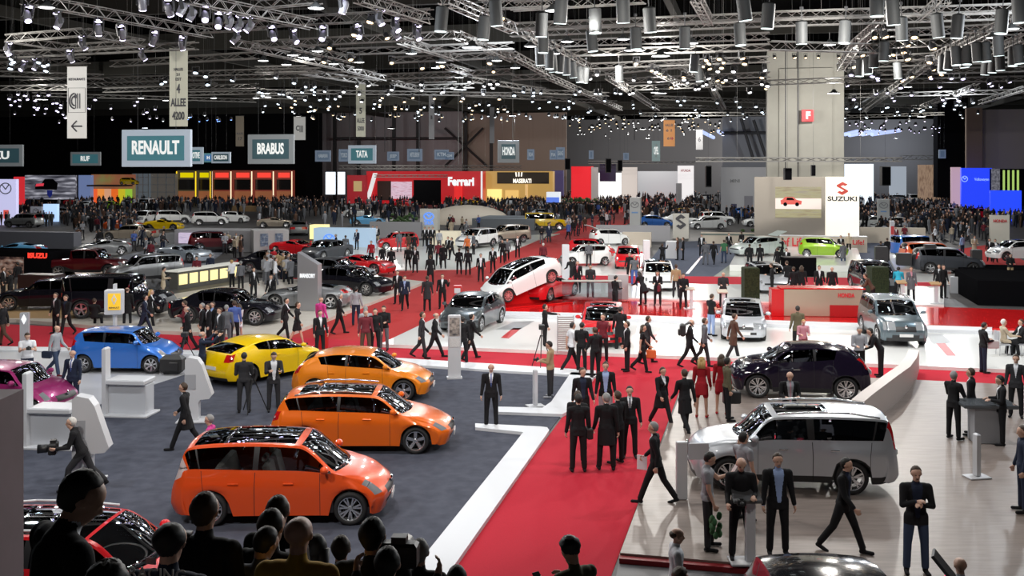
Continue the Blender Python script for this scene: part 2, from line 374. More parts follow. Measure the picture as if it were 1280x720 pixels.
K_SCENIC = D(L=4.35, W=1.85, H=1.62, cowl=(1.32, 1.02), wt=.42, rr=-1.78, tg=(-2.02, 1.02), hood=(1.98, .78), nose=.52, wr=.325, ax=(1.42, -1.29), belt=1.02, beltr=1.08, rtop=1.53,
  seams=(4.25, 5.25, 6.6), win=((3.72, 4.2), (4.24, 5.2), (5.3, 6.92)), hl=(8.35, 9.7, .98, 1.98), tl=(2.55, 3.55, .82, 1.95), sun=(4.15, 5.93, .88), hand=(-.85, .22), sp=7, split=True, tum=.2, tlm=mat('tail_light_clear', (.6, .5, .5), .1, coat=1), mid=.6)
K_ESTATE = D(L=4.56, W=1.81, H=1.48, cowl=(1.22, .95), wt=.38, rr=-1.78, tg=(-2.12, .98), hood=(2.02, .74), nose=.5, wr=.325, ax=(1.37, -1.33), belt=.96, beltr=1.04, rtop=1.40,
  seams=(4.3, 5.2, 6.6), win=((3.78, 4.25), (4.29, 5.15), (5.22, 6.92)), hl=(8.8, 9.65, .95, 1.9), tl=(2.4, 3.1, .78, 2.0), sun=(4.3, 5.9, .86), hand=(-.95, .18), sp=5, rails=mat('rail_silver', (.8, .81, .83), .25, metal=.8))
K_HATCH = D(L=4.30, W=1.81, H=1.46, cowl=(1.18, .95), wt=.32, rr=-1.35, tg=(-1.92, 1.0), hood=(1.92, .74), nose=.5, wr=.325, ax=(1.32, -1.32), belt=.96, beltr=1.08, rtop=1.35, rnd=.3,
  seams=(4.35, 5.15, 6.6), win=((4.08, 4.32), (4.36, 5.1), (5.2, 6.92)), hl=(8.8, 9.65, .95, 1.9), tl=(2.4, 3.1, .78, 2.0), hand=(-.85, .2), sp=5, split=True, flare=.03)
K_COUPE = D(L=4.30, W=1.82, H=1.41, cowl=(1.2, .93), wt=.28, rr=-1.2, tg=(-1.95, 1.04), hood=(1.93, .74), nose=.5, wr=.34, ax=(1.34, -1.32), belt=.95, beltr=1.10, rtop=1.3, rnd=.32,
  seams=(5.0, 6.6), win=((4.22, 4.92), (5.0, 6.92)), hl=(8.8, 9.65, .95, 1.9), tl=(2.3, 3.0, .70, 1.8), hand=(-.2,), sp=5, flare=.055, pz=.6, tum=.2)
K_MINI = D(L=3.62, W=1.69, H=1.46, cowl=(1.05, .98), wt=.42, rr=-1.4, tg=(-1.7, 1.02), hood=(1.6, .78), nose=.5, wr=.30, ax=(1.15, -1.22), belt=.97, beltr=1.05, rtop=1.40, c=.18,
  seams=(5.05, 6.65), win=((4.15, 4.95), (5.05, 6.92)), hl=(8.7, 9.6, .95, 1.9), tl=(2.5, 3.3, .85, 1.9), hand=(-.25,), sp=7, flare=.035)
K_XTRAIL = D(L=4.64, W=1.80, H=1.71, cowl=(1.26, 1.12), wt=.45, rr=-2.02, tg=(-2.22, 1.05), hood=(2.08, .98), nose=.62, wr=.365, ax=(1.42, -1.21), belt=1.10, beltr=1.14, rtop=1.64, c=.25, tum=.15, hm=1.09, mid=.72,
  seams=(4.32, 5.35, 6.6), win=((3.95, 4.28), (4.32, 5.3), (5.42, 6.92)), hl=(8.75, 9.65, .9, 2.0), tl=(2.75, 3.95, .82, 1.35), rg=(3.1, 3.93), sun=(5.0, 5.9, .8), priv=2, hand=(-.85, .25), sp=6, split=True, clad=.2, rails=mat('rail_silver', (.8, .8, .8)), flare=.035, hm_=CHROME, pz=.8)
K_JUKE = D(L=4.14, W=1.77, H=1.57, cowl=(1.15, 1.08), wt=.3, rr=-1.35, tg=(-1.88, 1.08), hood=(1.86, .92), nose=.6, wr=.355, ax=(1.27, -1.26), belt=1.06, beltr=1.2, rtop=1.46, c=.22, mid=.66,
  seams=(4.45, 5.25, 6.6), win=((4.42, 5.15), (5.25, 6.92)), hl=(8.4, 9.1, .8, 1.5), tl=(2.5, 3.4, .85, 1.6), priv=1, hand=(.15,), sp=7, split=True, clad=.25, flare=.07, hm_=CHROME, pz=.75)
K_SUV = D(L=4.53, W=1.82, H=1.68, cowl=(1.22, 1.1), wt=.4, rr=-1.85, tg=(-2.14, 1.08), hood=(2.02, .95), nose=.6, wr=.355, ax=(1.37, -1.25), belt=1.08, beltr=1.15, rtop=1.6, c=.24, mid=.7, hm=1.05,
  seams=(4.32, 5.3, 6.6), win=((3.9, 4.28), (4.32, 5.25), (5.38, 6.92)), hl=(8.8, 9.9, .62, 1.75), tl=(2.75, 3.7, .85, 1.3), priv=2, hand=(-.85, .2), sp=5, clad=.15, rails=mat('rail_silver'), gw=.55, hm_=CHROME, pz=.8)
K_CIVIC = D(L=4.30, W=1.77, H=1.45, cowl=(1.38, .93), wt=.45, rr=-1.4, tg=(-1.95, 1.0), hood=(1.95, .72), nose=.5, wr=.32, ax=(1.3, -1.3), belt=.93, beltr=1.05, rtop=1.35, rnd=.3, sun=(5.3, 5.92, .8),
  seams=(4.35, 5.15, 6.6), win=((4.15, 4.32), (4.36, 5.1), (5.2, 6.92)), hl=(8.7, 9.8, .6, 1.8), tl=(2.4, 3.1, .78, 2.0), hand=(-.85, .2), sp=6, gw=.6)
K_SEDAN = D(dz=.92, L=5.1, W=1.9, H=1.48, cowl=(1.2, .98), wt=.4, rr=-1.15, tg=(-1.85, 1.05), hood=(2.3, .78), nose=.52, wr=.36, ax=(1.65, -1.45), belt=.97, beltr=1.0, rtop=1.4, rg=(3.15, 3.93),
  seams=(4.4, 5.2, 6.6), win=((4.1, 4.4), (4.44, 5.15), (5.22, 6.92)), hl=(8.9, 9.8, .75, 1.8), tl=(1.35, 1.95, .6, 2.0), hand=(-.9, .2), sp=8, hm=.93)
K_BOXY = D(L=4.95, W=2.0, H=1.95, cowl=(1.2, 1.2), wt=.85, rr=-2.3, tg=(-2.42, 1.15), hood=(2.2, 1.1), nose=.7, wr=.41, ax=(1.5, -1.4), belt=1.2, beltr=1.2, rtop=1.9, c=.3, tum=.12, mid=.75, hm=1.2, rnd=.14, rndr=.1,
  seams=(4.35, 5.35, 6.6), win=((3.9, 4.32), (4.36, 5.3), (5.42, 6.92)), hl=(8.95, 9.6, .7, 1.7), tl=(2.5, 3.0, .88, 1.7), priv=2, hand=(-.85, .25), sp=5, clad=.2, pz=.9)
K_SPORT = D(L=4.5, W=1.95, H=1.2, cowl=(.95, .88), wt=.1, rr=-.75, tg=(-1.9, .93), hood=(2.05, .66), nose=.42, wr=.345, ax=(1.35, -1.35), belt=.86, beltr=.93, rtop=1.12, c=.14, rnd=.4, mid=.56, hm=.84,
  seams=(5.0, 6.6), win=((4.3, 4.8), (4.9, 6.92)), hl=(8.6, 9.5, .8, 1.7), tl=(2.3, 2.9, .5, 1.7), rg=(3.3, 3.93), hand=(-.3,), sp=5, flare=.06, tum=.25)
K_WEDGE = D(L=4.45, W=1.85, H=1.42, cowl=(1.55, .86), wt=.55, rr=-1.45, tg=(-2.05, 1.0), hood=(2.05, .66), nose=.42, wr=.33, ax=(1.38, -1.32), belt=.9, beltr=1.05, rtop=1.3, rnd=.42, sun=(4.3, 6.02, .85), c=.17,
  seams=(5.15, 6.6), win=((4.2, 5.1), (5.2, 6.92)), hl=(8.7, 9.7, .6, 1.5), tl=(2.3, 3.1, .5, 1.9), rg=(2.9, 3.93), hand=(-.1,), sp=9, flare=.04, tum=.24, hm=.8)
K_PICKUP = D(dz=1.08, L=5.2, W=1.9, H=1.78, cowl=(1.35, 1.15), wt=.75, rr=-.75, tg=(-.95, 1.16), hood=(2.35, 1.0), nose=.65, wr=.40, ax=(1.65, -1.5), belt=1.13, beltr=1.13, rtop=1.7, c=.32, tum=.14, mid=.72, hm=1.13, rnd=.18, rndr=.1,
  seams=(3.6, 5.2, 6.6), win=((4.02, 5.1), (5.25, 6.92)), hl=(8.95, 9.7, .7, 1.8), tl=(1.3, 1.95, .88, 2.0), rg=(3.1, 3.93), hand=(-.2, .7), sp=6, clad=.15, pz=.7)

# ================================================================ people
SKINZ, TOP, SHIRT, TIE, LEGS, SHOE = range(6)
def cone_prim(p0, p1, r0, r1, zone, flat=1.0, cut=1.0):
    return dict(cut=cut, a=np.array(p0, float), b=np.array(p1, float), r0=r0, r1=r1, z=zone, fl=flat)
def prim_mesh(mb, P, n=14):
    a, b = P['a'], P['b']; d = b - a; L = np.linalg.norm(d); ax = d / L if L > 1e-6 else np.array((0, 0, 1.))
    side = np.array((1., 0, 0)); side = side - ax * side.dot(ax)
    if np.linalg.norm(side) < .2: side = np.array((0, 1., 0)) - ax * ax[1]
    side /= np.linalg.norm(side); oth = np.cross(ax, side); k = 4; rings = []
    for j in range(k): t = math.pi / 2 * (1 - j / k); rings.append((a - ax * P['r0'] * math.sin(t) * (P['fl'] if P['fl'] < 1 else 1), P['r0'] * math.cos(t)))
    rings.append((a, P['r0'])); rings.append((b, P['r1']))
    for j in range(1, k + 1): t = math.pi / 2 * j / k; rings.append((b + ax * P['r1'] * math.sin(t) * (P['fl'] if P['fl'] < 1 else 1) * P['cut'], P['r1'] * (math.cos(t) if P['cut'] == 1 else math.cos(t) ** .3)))
    vs = []; fs = []
    for c, r_ in rings:
        r_ = max(r_, 1e-4)
        for q in range(n): t = 2 * math.pi * q / n; vs.append(tuple(c + side * math.cos(t) * r_ + oth * math.sin(t) * r_ * P['fl']))
    for j in range(len(rings) - 1):
        for q in range(n): fs.append((j * n + q, j * n + (q + 1) % n, (j + 1) * n + (q + 1) % n, (j + 1) * n + q))
    fs += [tuple(range(n))[::-1], tuple(range((len(rings) - 1) * n, len(rings) * n))]
    mb.add(vs, fs)
def prim_dist(P, X):
    a, b = P['a'], P['b']; d = b - a; L2 = max(d.dot(d), 1e-9); t = np.clip(((X - a) @ d) / L2, 0, 1); c = a + t[:, None] * d; v = X - c
    v = v * np.array((1, 1 / P['fl'], 1)) if P['fl'] < 1 else v
    r = np.linalg.norm(v, axis=1) - (P['r0'] + (P['r1'] - P['r0']) * t)
    if P['cut'] < 1: r = r + np.maximum(((X - b) @ d) / math.sqrt(L2) - .012, 0) * 8
    return r
def rx(v, a): c, s = math.cos(a), math.sin(a); return np.array((v[0], v[1] * c - v[2] * s, v[1] * s + v[2] * c))
def ry(v, a): c, s = math.cos(a), math.sin(a); return np.array((v[0] * c + v[2] * s, v[1], -v[0] * s + v[2] * c))
def rz_(v, a): c, s = math.cos(a), math.sin(a); return np.array((v[0] * c - v[1] * s, v[0] * s + v[1] * c, v[2]))
def figure(pose, dress='suit', vox=.0105, fem=False):
    """pose: leg/arm angles in degrees. Faces +Y, feet on z = 0. returns (mesh, hair anchor)."""
    g = pose.get; lean = R(g('lean', 0)); P = []; A = lambda *a, **k: P.append(cone_prim(*a, **k))
    hipw = .095; TH, SHN = .43, .42; loose = 1.0
    ank = {}; legs = {}
    for s, key in ((-1, 'L'), (1, 'R')):
        ha = R(g('hip' + key, 0)); kn = R(g('knee' + key, 0)); sp = R(g('spread', 3)); hp = np.array((s * hipw, 0, 0.))
        th = rx(ry(np.array((0, 0, -1.)), -s * sp), ha); kp = hp + th * TH
        sh = rx(ry(np.array((0, 0, -1.)), -s * sp * .4), ha - kn); ap = kp + sh * SHN; legs[key] = (hp, kp, ap, ha - kn)
    if g('sit'): base = -.46
    else: base = -max(-(legs['L'][2][2]), -(legs['R'][2][2]))
    pz = -base + .085 if not g('sit') else .50
    off = np.array((0, 0, pz))
    skirt = dress in ('dress', 'skirt'); coat = dress == 'coat'; tz = LEGS
    for key in 'LR':
        s = -1 if key == 'L' else 1; hp, kp, ap, fa = (legs[key][0] + off, legs[key][1] + off, legs[key][2] + off, legs[key][3])
        bare = skirt
        if bare:
            A(kp + (hp - kp) * .5, kp, .07, .05, SKINZ); A(kp, kp + (ap - kp) * .35, .05, .05, SKINZ); A(kp + (ap - kp) * .35, ap, .05, .03, SKINZ)
            A(hp, kp + (hp - kp) * .3, .09, .08, LEGS)
        else:
            A(hp, kp, .10, .07, LEGS); A(kp, ap + (kp - ap) * .03, .068, .060, LEGS, cut=.1)
        ft = R(g('foot' + key, 0)); yaw = R(g('toe', 8)) * s
        fdir = rz_(rx(np.array((0, 1., 0)), min(0.0, max(-.9, fa * .75)) + ft), -yaw)
        heel = ap + np.array((0, -.035, -.045)); toe = ap + fdir * .165 + np.array((0, 0, -.05))
        A(heel, toe, .040, .036, SHOE, flat=.9); A(ap, ap + np.array((0, 0, -.03)), .045, .045, SHOE if not bare else SKINZ)
    def T(v): return rx(np.array(v, float), -lean) + off          # torso frame, origin at the hips
    k = .9 if fem else 1.0; bw = g('build', 1.05) * k
    A(T((-.06, 0, .03)), T((.06, 0, .03)), .115 * bw, .115 * bw, LEGS if dress in ('shirt', 'tshirt', 'suitopen') else TOP, flat=.9)
    A(T((0, .0, .06)), T((0, .005, .24)), .158 * bw, .142 * bw * (.9 if fem else 1), TOP, flat=.66)
    A(T((0, .005, .24)), T((0, .0, .42)), .142 * bw * (.92 if fem else 1), .172 * bw, TOP, flat=.64)
    A(T((-.125 * bw, -.01, .47)), T((.125 * bw, -.01, .47)), .078, .078, TOP)
    if fem: A(T((-.06, .085, .36)), T((.06, .085, .36)), .06, .06, TOP)
    A(T((0, -.015, .49)), T((0, -.005, .545)), .085, .062, TOP if dress == 'tshirt' else TOP)
    A(T((0, .0, .535)), T((0, .006, .565)), .06, .058, SHIRT if dress in ('suit', 'suitopen', 'coat', 'shirt') else SKINZ)
    A(T((0, .0, .54)), T((0, .015, .64)), .054, .052, SKINZ)
    hem = {'suit': -.10, 'suitopen': -.12, 'coat': -.34, 'tshirt': .0, 'shirt': .0, 'jacket': -.02, 'dress': -.26, 'skirt': -.02}[dress]
    if hem < 0:
        if dress == 'dress': A(T((0, 0, .05)), T((0, .0, hem)), .15, .19, TOP, flat=.75, cut=.08)
        elif coat: A(T((0, 0, .08)), T((0, -.01, hem)), .165, .205, TOP, flat=.72, cut=.08)
        else: A(T((0, 0, .06)), T((0, 0, hem)), .163 * bw, .175 * bw, TOP, flat=.68, cut=.08)
    if dress == 'skirt': A(T((0, 0, .0)), T((0, .0, -.32)), .15, .165, LEGS, flat=.75, cut=.08)
    # arms
    hands = {}
    for s, key in ((-1, 'L'), (1, 'R')):
        sh = np.array((s * .185 * bw, -.01, .47)); up = R(g('arm' + key, 0)); ab = R(g('abd' + key, 8)); el = R(g('elb' + key, 12)); tw = R(g('twist' + key, 0))
        d1 = rx(ry(np.array((0, 0, -1.)), -s * ab), up)
        e_ = sh + d1 * .29
        d2 = rx(ry(np.array((0, 0, -1.)), -s * ab), up + el); d2 = rz_(d2, -s * tw)
        wv = e_ + d2 * .245; hv = wv + d2 * .03
        S = TOP if dress != 'tshirt' else SKINZ
        A(T(sh), T(sh + d1 * .13), .070, .062, TOP); A(T(sh + d1 * .1), T(e_), .061 if S == TOP else .047, .053 if S == TOP else .041, S)
        A(T(e_), T(wv - d2 * .02), .052 if S == TOP else .038, .041 if S == TOP else .027, S); 
        if S == TOP and dress in ('suit', 'suitopen'): A(T(wv - d2 * .02), T(wv), .031, .030, SHIRT)
        A(T(wv - d2 * .02), T(wv + d2 * .04), .025, .028, SKINZ)
        hc = wv + d2 * .075
        fr = np.array((0., 1, 0)); fr = fr - d2 * fr.dot(d2); fr = fr / max(np.linalg.norm(fr), .2)   # knuckle line
        inn = np.cross(d2, fr) * s
        if inn[0] * s > 0: inn = -inn
        A(T(wv + d2 * .035 + fr * .014), T(hc + fr * .018), .019, .019, SKINZ); A(T(wv + d2 * .035 - fr * .014), T(hc - fr * .022), .019, .018, SKINZ)
        curl = g('curl', .6)
        for f_, (o_, ln) in enumerate(((.034, .070), (.012, .08), (-.011, .074), (-.033, .058))):
            b0 = hc + fr * o_; m_ = b0 + (d2 * math.cos(curl * .6) + inn * math.sin(curl * .6)) * ln * .55; t_ = m_ + (d2 * math.cos(curl * 1.7) + inn * math.sin(curl * 1.7)) * ln * .5
            A(T(b0), T(m_), .0105, .0098, SKINZ); A(T(m_), T(t_), .0098, .0085, SKINZ)
        t0 = wv + d2 * .045 + fr * .03; t1 = t0 + (d2 * .55 + fr * .7 + inn * .35) * .04; A(T(t0), T(t1), .013, .012, SKINZ); A(T(t1), T(t1 + (d2 * .9 + inn * .4 + fr * .1) * .03), .0115, .010, SKINZ)
        hands[key] = T(hc + d2 * .02 + inn * .02)
    # head
    hp_, ht, hr = R(g('nod', 6)), R(g('turn', 0)), R(g('tilt', 0)); nb = T((0, .005, .60))
    def Hd(v): v = rx(np.array(v, float), -hp_ - lean * .3); v = ry(v, hr); v = rz_(v, ht); return nb + v
    A(Hd((0, -.015, .115)), Hd((0, .02, .12)), .084, .080, SKINZ); A(Hd((0, .035, .04)), Hd((0, .045, .025)), .056, .046, SKINZ)
    A(Hd((0, .05, .075)), Hd((0, .055, .05)), .052, .045, SKINZ); A(Hd((0, .098, .095)), Hd((0, .113, .066)), .009, .013, SKINZ)
    for s in (-1, 1): A(Hd((s * .079, .0, .10)), Hd((s * .078, -.002, .075)), .017, .012, SKINZ, flat=1); A(Hd((s * .029, .0955, .106)), Hd((s * .037, .0935, .106)), .0068, .0062, SHOE)
    A(Hd((-.018, .099, .042)), Hd((.018, .099, .042)), .0055, .0055, TIE)
    mb = MB()
    for p in P: prim_mesh(mb, p, 14 if vox < .02 else 8)
    me = bpy.data.meshes.new('tmp'); me.from_pydata(mb.v, [], mb.f); o = bpy.data.objects.new('tmp', me); COL.objects.link(o)
    md = o.modifiers.new('r', 'REMESH'); md.mode = 'VOXEL'; md.voxel_size = vox; md.use_smooth_shade = True
    sm = o.modifiers.new('s', 'SMOOTH'); sm.factor = .5; sm.iterations = 3 if vox < .02 else 1
    dg = bpy.context.evaluated_depsgraph_get(); dg.update(); out = bpy.data.meshes.new_from_object(o.evaluated_get(dg)); bpy.data.objects.remove(o); bpy.data.meshes.remove(me)
    n = len(out.polygons); C_ = np.zeros(n * 3); out.polygons.foreach_get('center', C_); C_ = C_.reshape(-1, 3)
    D_ = np.stack([prim_dist(p, C_) + {SKINZ: 0, SHOE: -.0}.get(p['z'], -.001) for p in P]); zn = np.array([p['z'] for p in P])[D_.argmin(0)]
    X = (C_ - off); c, s = math.cos(lean), math.sin(lean); Y = X.copy(); Y[:, 1] = X[:, 1] * c - X[:, 2] * s; Y[:, 2] = X[:, 1] * s + X[:, 2] * c
    hz = {'suit': -.10, 'suitopen': -.12, 'coat': -.34, 'tshirt': -.03, 'shirt': .02, 'jacket': -.05, 'dress': -.26, 'skirt': .02}[dress]
    arm = np.array([i for i, p in enumerate(P) if p['r0'] < .07 and p['z'] == TOP]); near_arm = np.isin(D_.argmin(0), arm)
    tor = (np.abs(Y[:, 0]) < .23) & (np.abs(Y[:, 1]) < .19)
    zn[(zn == LEGS) & tor & (Y[:, 2] > hz)] = TOP; zn[(zn == TOP) & tor & (Y[:, 2] < hz) & ~near_arm] = LEGS
    if dress in ('suit', 'suitopen', 'coat'):
        lo = .18 if dress == 'suit' else .0; lo = .28 if coat else lo
        wv = np.clip((Y[:, 2] - lo) / (.52 - lo), 0, 1) * .062 + (.03 if dress == 'suitopen' else 0)
        v = (zn == TOP) & (Y[:, 1] > .02) & (np.abs(Y[:, 0]) < wv) & (Y[:, 2] > lo) & (Y[:, 2] < .58); zn[v] = SHIRT
        v = (zn == SHIRT) & (Y[:, 1] > .02) & (np.abs(Y[:, 0]) < .017) & (Y[:, 2] > lo - .0) & (Y[:, 2] < .545); zn[v] = TIE
    out.polygons.foreach_set('material_index', zn.astype(np.int32)); out.polygons.foreach_set('use_smooth', [True] * n)
    out.update()
    return dict(me=out, head=[tuple(Hd((0, 0, 0)))], Hd=Hd, hands=hands, pose=pose, T=T)
def hair_mesh(fg, style):
    Hd = fg['Hd']; mb = MB(); n = 26; rings = 20
    rxx, ryy, rzz = (.0905, .106, .118) if style != 'cap' else (.097, .115, .10)
    cy, cz = -.014, .107
    if style == 'bald': return None
    if style == 'thin': rxx, ryy, rzz, cy, cz = .088, .085, .06, -.035, .105
    if style == 'curly': rxx, ryy, rzz, cz = .112, .122, .118, .14
    vs = []; fs = []
    rnd = random.Random(3)
    for j in range(rings + 1):
        ph = math.pi * j / rings
        for k in range(n):
            t = 2 * math.pi * k / n; x, y, z = rxx * math.sin(ph) * math.cos(t), ryy * math.sin(ph) * math.sin(t), rzz * math.cos(ph)
            if z < 0: sq = 1 - .30 * min(1, -z / .09) ** 1.5; x *= sq; y *= (1 - .12 * min(1, -z / .09))
            if z < -.082: z = -.082 + (z + .082) * .2
            if abs(y) < .03 and z < -.005: x *= .90
            if y > 0:                                           # hairline: draw the front lower part back onto the brow
                y *= .95; q_ = min(1, max(0, (.088 - z) / .075)); q_ = q_ * q_ * (3 - 2 * q_); k_ = min(1, y / .045); y *= 1 - .85 * q_ * k_; x *= 1 - .05 * q_ * k_
                if z < -.03: z = -.03 + (z + .03) * .3
            jit = 1 + (rnd.random() - .5) * (.07 if style != 'curly' else .14); vs.append(tuple(Hd((x * jit, cy + y * jit, cz + z * jit))))
    for j in range(rings):
        for k in range(n): fs.append((j * n + k, j * n + (k + 1) % n, (j + 1) * n + (k + 1) % n, (j + 1) * n + k))
    mb.add(vs, fs)
    if style == 'long':
        for s in (-1, 0, 1): mb.tube(Hd((s * .055, -.05, .12)), Hd((s * .07, -.085, -.12)), .062, .04, 10)
    if style == 'bun': mb.ell(Hd((0, -.11, .17)), (.045, .045, .045), 10)
    if style == 'tail': mb.tube(Hd((0, -.09, .14)), Hd((0, -.15, -.02)), .035, .015, 8)
    if style == 'cap': mb.prism([tuple(Hd((x, y, .135)))[:2] for x, y in ((-.07, .06), (.07, .06), (.06, .15), (-.06, .15))], Hd((0, .1, .135))[2] - .006, Hd((0, .1, .14))[2] + .006)
    me = bpy.data.meshes.new('hair'); me.from_pydata(mb.v, [], mb.f); me.materials.append(mat('hair_black')); me.polygons.foreach_set('use_smooth', [True] * len(me.polygons)); me.update()
    return me
CLOTH = dict(black=(.012, .012, .014), charcoal=(.03, .03, .034), navy=(.018, .025, .05), grey=(.12, .125, .14), lgrey=(.32, .33, .36), white=(.72, .74, .78), tan=(.38, .28, .16), brown=(.09, .05, .035),
  red=(.42, .02, .03), crimson=(.3, .012, .02), magenta=(.55, .05, .25), olive=(.11, .10, .06), jeans=(.04, .06, .11), blue=(.07, .12, .35), sky=(.3, .4, .65), green=(.05, .16, .08), orange=(.6, .15, .04), mustard=(.45, .27, .03), beige=(.45, .38, .28), pink=(.5, .25, .3), cyan=(.03, .35, .5), maroon=(.14, .02, .03))
def cm(n): return mat('cloth_' + n, CLOTH[n], .85, spec=.25)
SKINS = [mat('skin_light', (.55, .33, .24), .55), mat('skin_tan', (.42, .24, .16), .55), mat('skin_dark', (.12, .06, .04), .55)]
HAIRS = dict(black=mat('hair_black', (.012, .01, .009), .6), brown=mat('hair_brown', (.05, .028, .016), .6), grey=mat('hair_grey', (.25, .25, .25), .6), white=mat('hair_white', (.6, .58, .55), .6), blond=mat('hair_blond', (.42, .27, .10), .6), red=mat('hair_red', (.2, .06, .02), .6))
POSES = dict(
 stand=D(armL=4, armR=6, spread=4), stand2=D(armL=10, elbL=20, armR=-4, spread=6, turn=25, hipL=4),
 walk=D(hipL=17, kneeL=3, hipR=-15, kneeR=14, armL=-16, armR=18, elbR=20, elbL=10, lean=3, spread=1), walk2=D(hipL=-14, kneeL=30, hipR=12, kneeR=2, armL=16, armR=-12, lean=2, spread=1, elbL=30),
 stride=D(hipL=24, kneeL=4, hipR=-20, kneeR=16, armL=-16, armR=20, elbL=25, elbR=30, lean=4, spread=1),
 hold=D(armL=10, elbL=85, twistL=-25, armR=12, elbR=80, twistR=-25, nod=22, spread=4), phone=D(armL=30, elbL=78, twistL=-28, armR=32, elbR=78, twistR=-28, nod=34, spread=4),
 camera=D(armL=52, elbL=98, twistL=-14, abdL=14, armR=52, elbR=98, twistR=-14, abdR=14, spread=6), cross=D(armL=22, elbL=80, twistL=-62, armR=24, elbR=88, twistR=-66, spread=5),
 point=D(armL=78, elbL=6, armR=6, spread=4), bend=D(lean=32, armL=50, elbL=50, armR=52, elbR=60, spread=6, nod=10), ear=D(armL=28, elbL=132, abdL=20, twistL=-10, armR=5, spread=4),
 lookl=D(armL=25, elbL=70, twistL=-25, armR=22, elbR=70, twistR=-25, nod=24, turn=-22, spread=4, lean=15), hatman=D(armR=6, elbR=14, armL=48, elbL=62, nod=26, spread=5, hipL=5), lectern=D(armR=18, elbR=48, armL=14, elbL=82, twistL=-25, nod=22, spread=5), sit=D(sit=1, hipL=84, hipR=82, kneeL=84, kneeR=76, armL=35, elbL=50, armR=32, elbR=56, spread=6, lean=-2), behind=D(armL=-18, elbL=40, twistL=-40, armR=-18, elbR=40, twistR=-40, spread=5),
 lift=D(armL=95, elbL=40, twistL=-15, armR=90, elbR=45, twistR=-15, nod=-8, spread=5), back=D(armL=14, elbL=40, twistL=-20, armR=12, elbR=40, twistR=-20, spread=4, nod=16), look=D(armL=25, elbL=70, twistL=-25, armR=22, elbR=70, twistR=-25, nod=30, turn=-20, spread=4, lean=8), runb=D(lean=22, hipL=38, kneeL=30, hipR=-24, kneeR=20, armL=40, elbL=70, armR=30, elbR=60, nod=-6, spread=2))
FIG = {}
def fig(pose, dress, fem=False, vox=.0105):
    k = (pose, dress, fem, vox)
    if k not in FIG: FIG[k] = figure(POSES[pose], dress, vox, fem); FIG[k]['hair'] = {}
    return FIG[k]
def person(loc, face, pose='stand', dress='suit', top='black', legs='black', shirt='white', tie=None, hair='brown', style='short', skin=0, h=1.78, fem=False, label=None, group=None, vox=.0105, shoes='black', build=None):
    """face: 0 looks away from the camera (+Y), 90 looks left in the picture, 180 towards the camera, -90 right."""
    fg = fig(pose, dress, fem, vox); me = fg['me']
    if not me.materials:
        for k in range(6): me.materials.append(mat('cloth_black') if 'cloth_black' in MATS else cm('black'))
    o = bpy.data.objects.new('person', me); COL.objects.link(o); s = h / 1.80
    o.location = loc; o.rotation_euler = (0, 0, R(face)); o.scale = (s, s, s)
    ms = [SKINS[skin], cm(top), cm(shirt), cm(tie or shirt), cm(legs), cm(shoes)]
    for k in range(6): o.material_slots[k].link = 'OBJECT'; o.material_slots[k].material = ms[k]
    if style != 'bald':
        if style not in fg['hair']: fg['hair'][style] = hair_mesh(fg, style)
        hm = link('hair' if style != 'cap' else 'cap', fg['hair'][style], o); hm.material_slots[0].link = 'OBJECT'; hm.material_slots[0].material = HAIRS.get(hair) or cm(hair)
    return tag(o, label, 'person', group)
def held(o, fgk, hand, off=(0, 0, 0)):                     # world point of a person's hand
    v = Vector(fgk['hands'][hand]) + Vector(off); s = o.scale[0]
    return o.location + Matrix.Rotation(o.rotation_euler[2], 3, 'Z') @ (v * s)

# ================================================================ the hall
VX, VY = math.cos(AX), -math.sin(AX)                       # across the aisles, to the right
def seg(px0, px1, Y0, ang=None):                           # two floor points: one at depth Y0 behind px0, the other across the aisles behind px1
    vx, vy = (VX, VY) if ang is None else (math.cos(ang), math.sin(ang))
    a = Vector(((px0 - 640) / F * Y0, Y0, 0)); k = (px1 - 640) / F; t = (k * a.y - a.x) / (vx - k * vy); return a, a + Vector((vx, vy, 0)) * t
def zof(py, Y): return HC - (py - HOR) / F * Y
def Yof(py, z=0): return F * (HC - z) / (py - HOR)
def slab_mb(a, b, z0, z1, th, mi=0, mb=None):              # upright slab from a to b, thickness going back
    mb = mb or MB(); d = (b - a).normalized(); n = Vector((-d.y, d.x, 0)) * th
    return mb.prism([(a.x, a.y), (b.x, b.y), (b.x + n.x, b.y + n.y), (a.x + n.x, a.y + n.y)], z0, z1, mi)
def upright(name, px0, px1, py0, py1, Y, m, th=.3, st=False, z0=None, parent=None, ang=None):
    a, b = seg(px0, px1, Y, ang); z1 = zof(py0, Y); z0 = max(0, zof(py1, Y)) if z0 is None else z0
    o = slab_mb(a, b, z0, z1, th).build(name, m, parent)
    if st: o['kind'] = 'structure'
    return o
def poly(name, px, z0, z1, m, st=True, zp=None):
    pts = [G(x, y, z1 if zp is None else zp) for x, y in px]
    ar = sum(pts[i].x * pts[(i + 1) % len(pts)].y - pts[(i + 1) % len(pts)].x * pts[i].y for i in range(len(pts)))
    if ar < 0: pts = pts[::-1]
    o = MB().prism([(p.x, p.y) for p in pts], z0, z1).build(name, m)
    if st: o['kind'] = 'structure'
    return o
M_FLOOR = noisy('hall_floor_concrete', (.085, .083, .085), (.06, .06, .062), .8, .55)
M_RED = noisy('red_carpet_pile', (.50, .013, .033), (.43, .010, .027), 60, .95, bump=.1)
M_REDB = noisy('red_carpet_far', (.46, .03, .03), (.40, .02, .02), 60, .95)
M_SLATE = noisy('slate_carpet_pile', (.070, .077, .105), (.050, .055, .078), 3, .95, 6, bump=.1)
M_SLATE2 = noisy('blue_slate_carpet', (.085, .10, .145), (.07, .085, .125), 3, .95, 6)
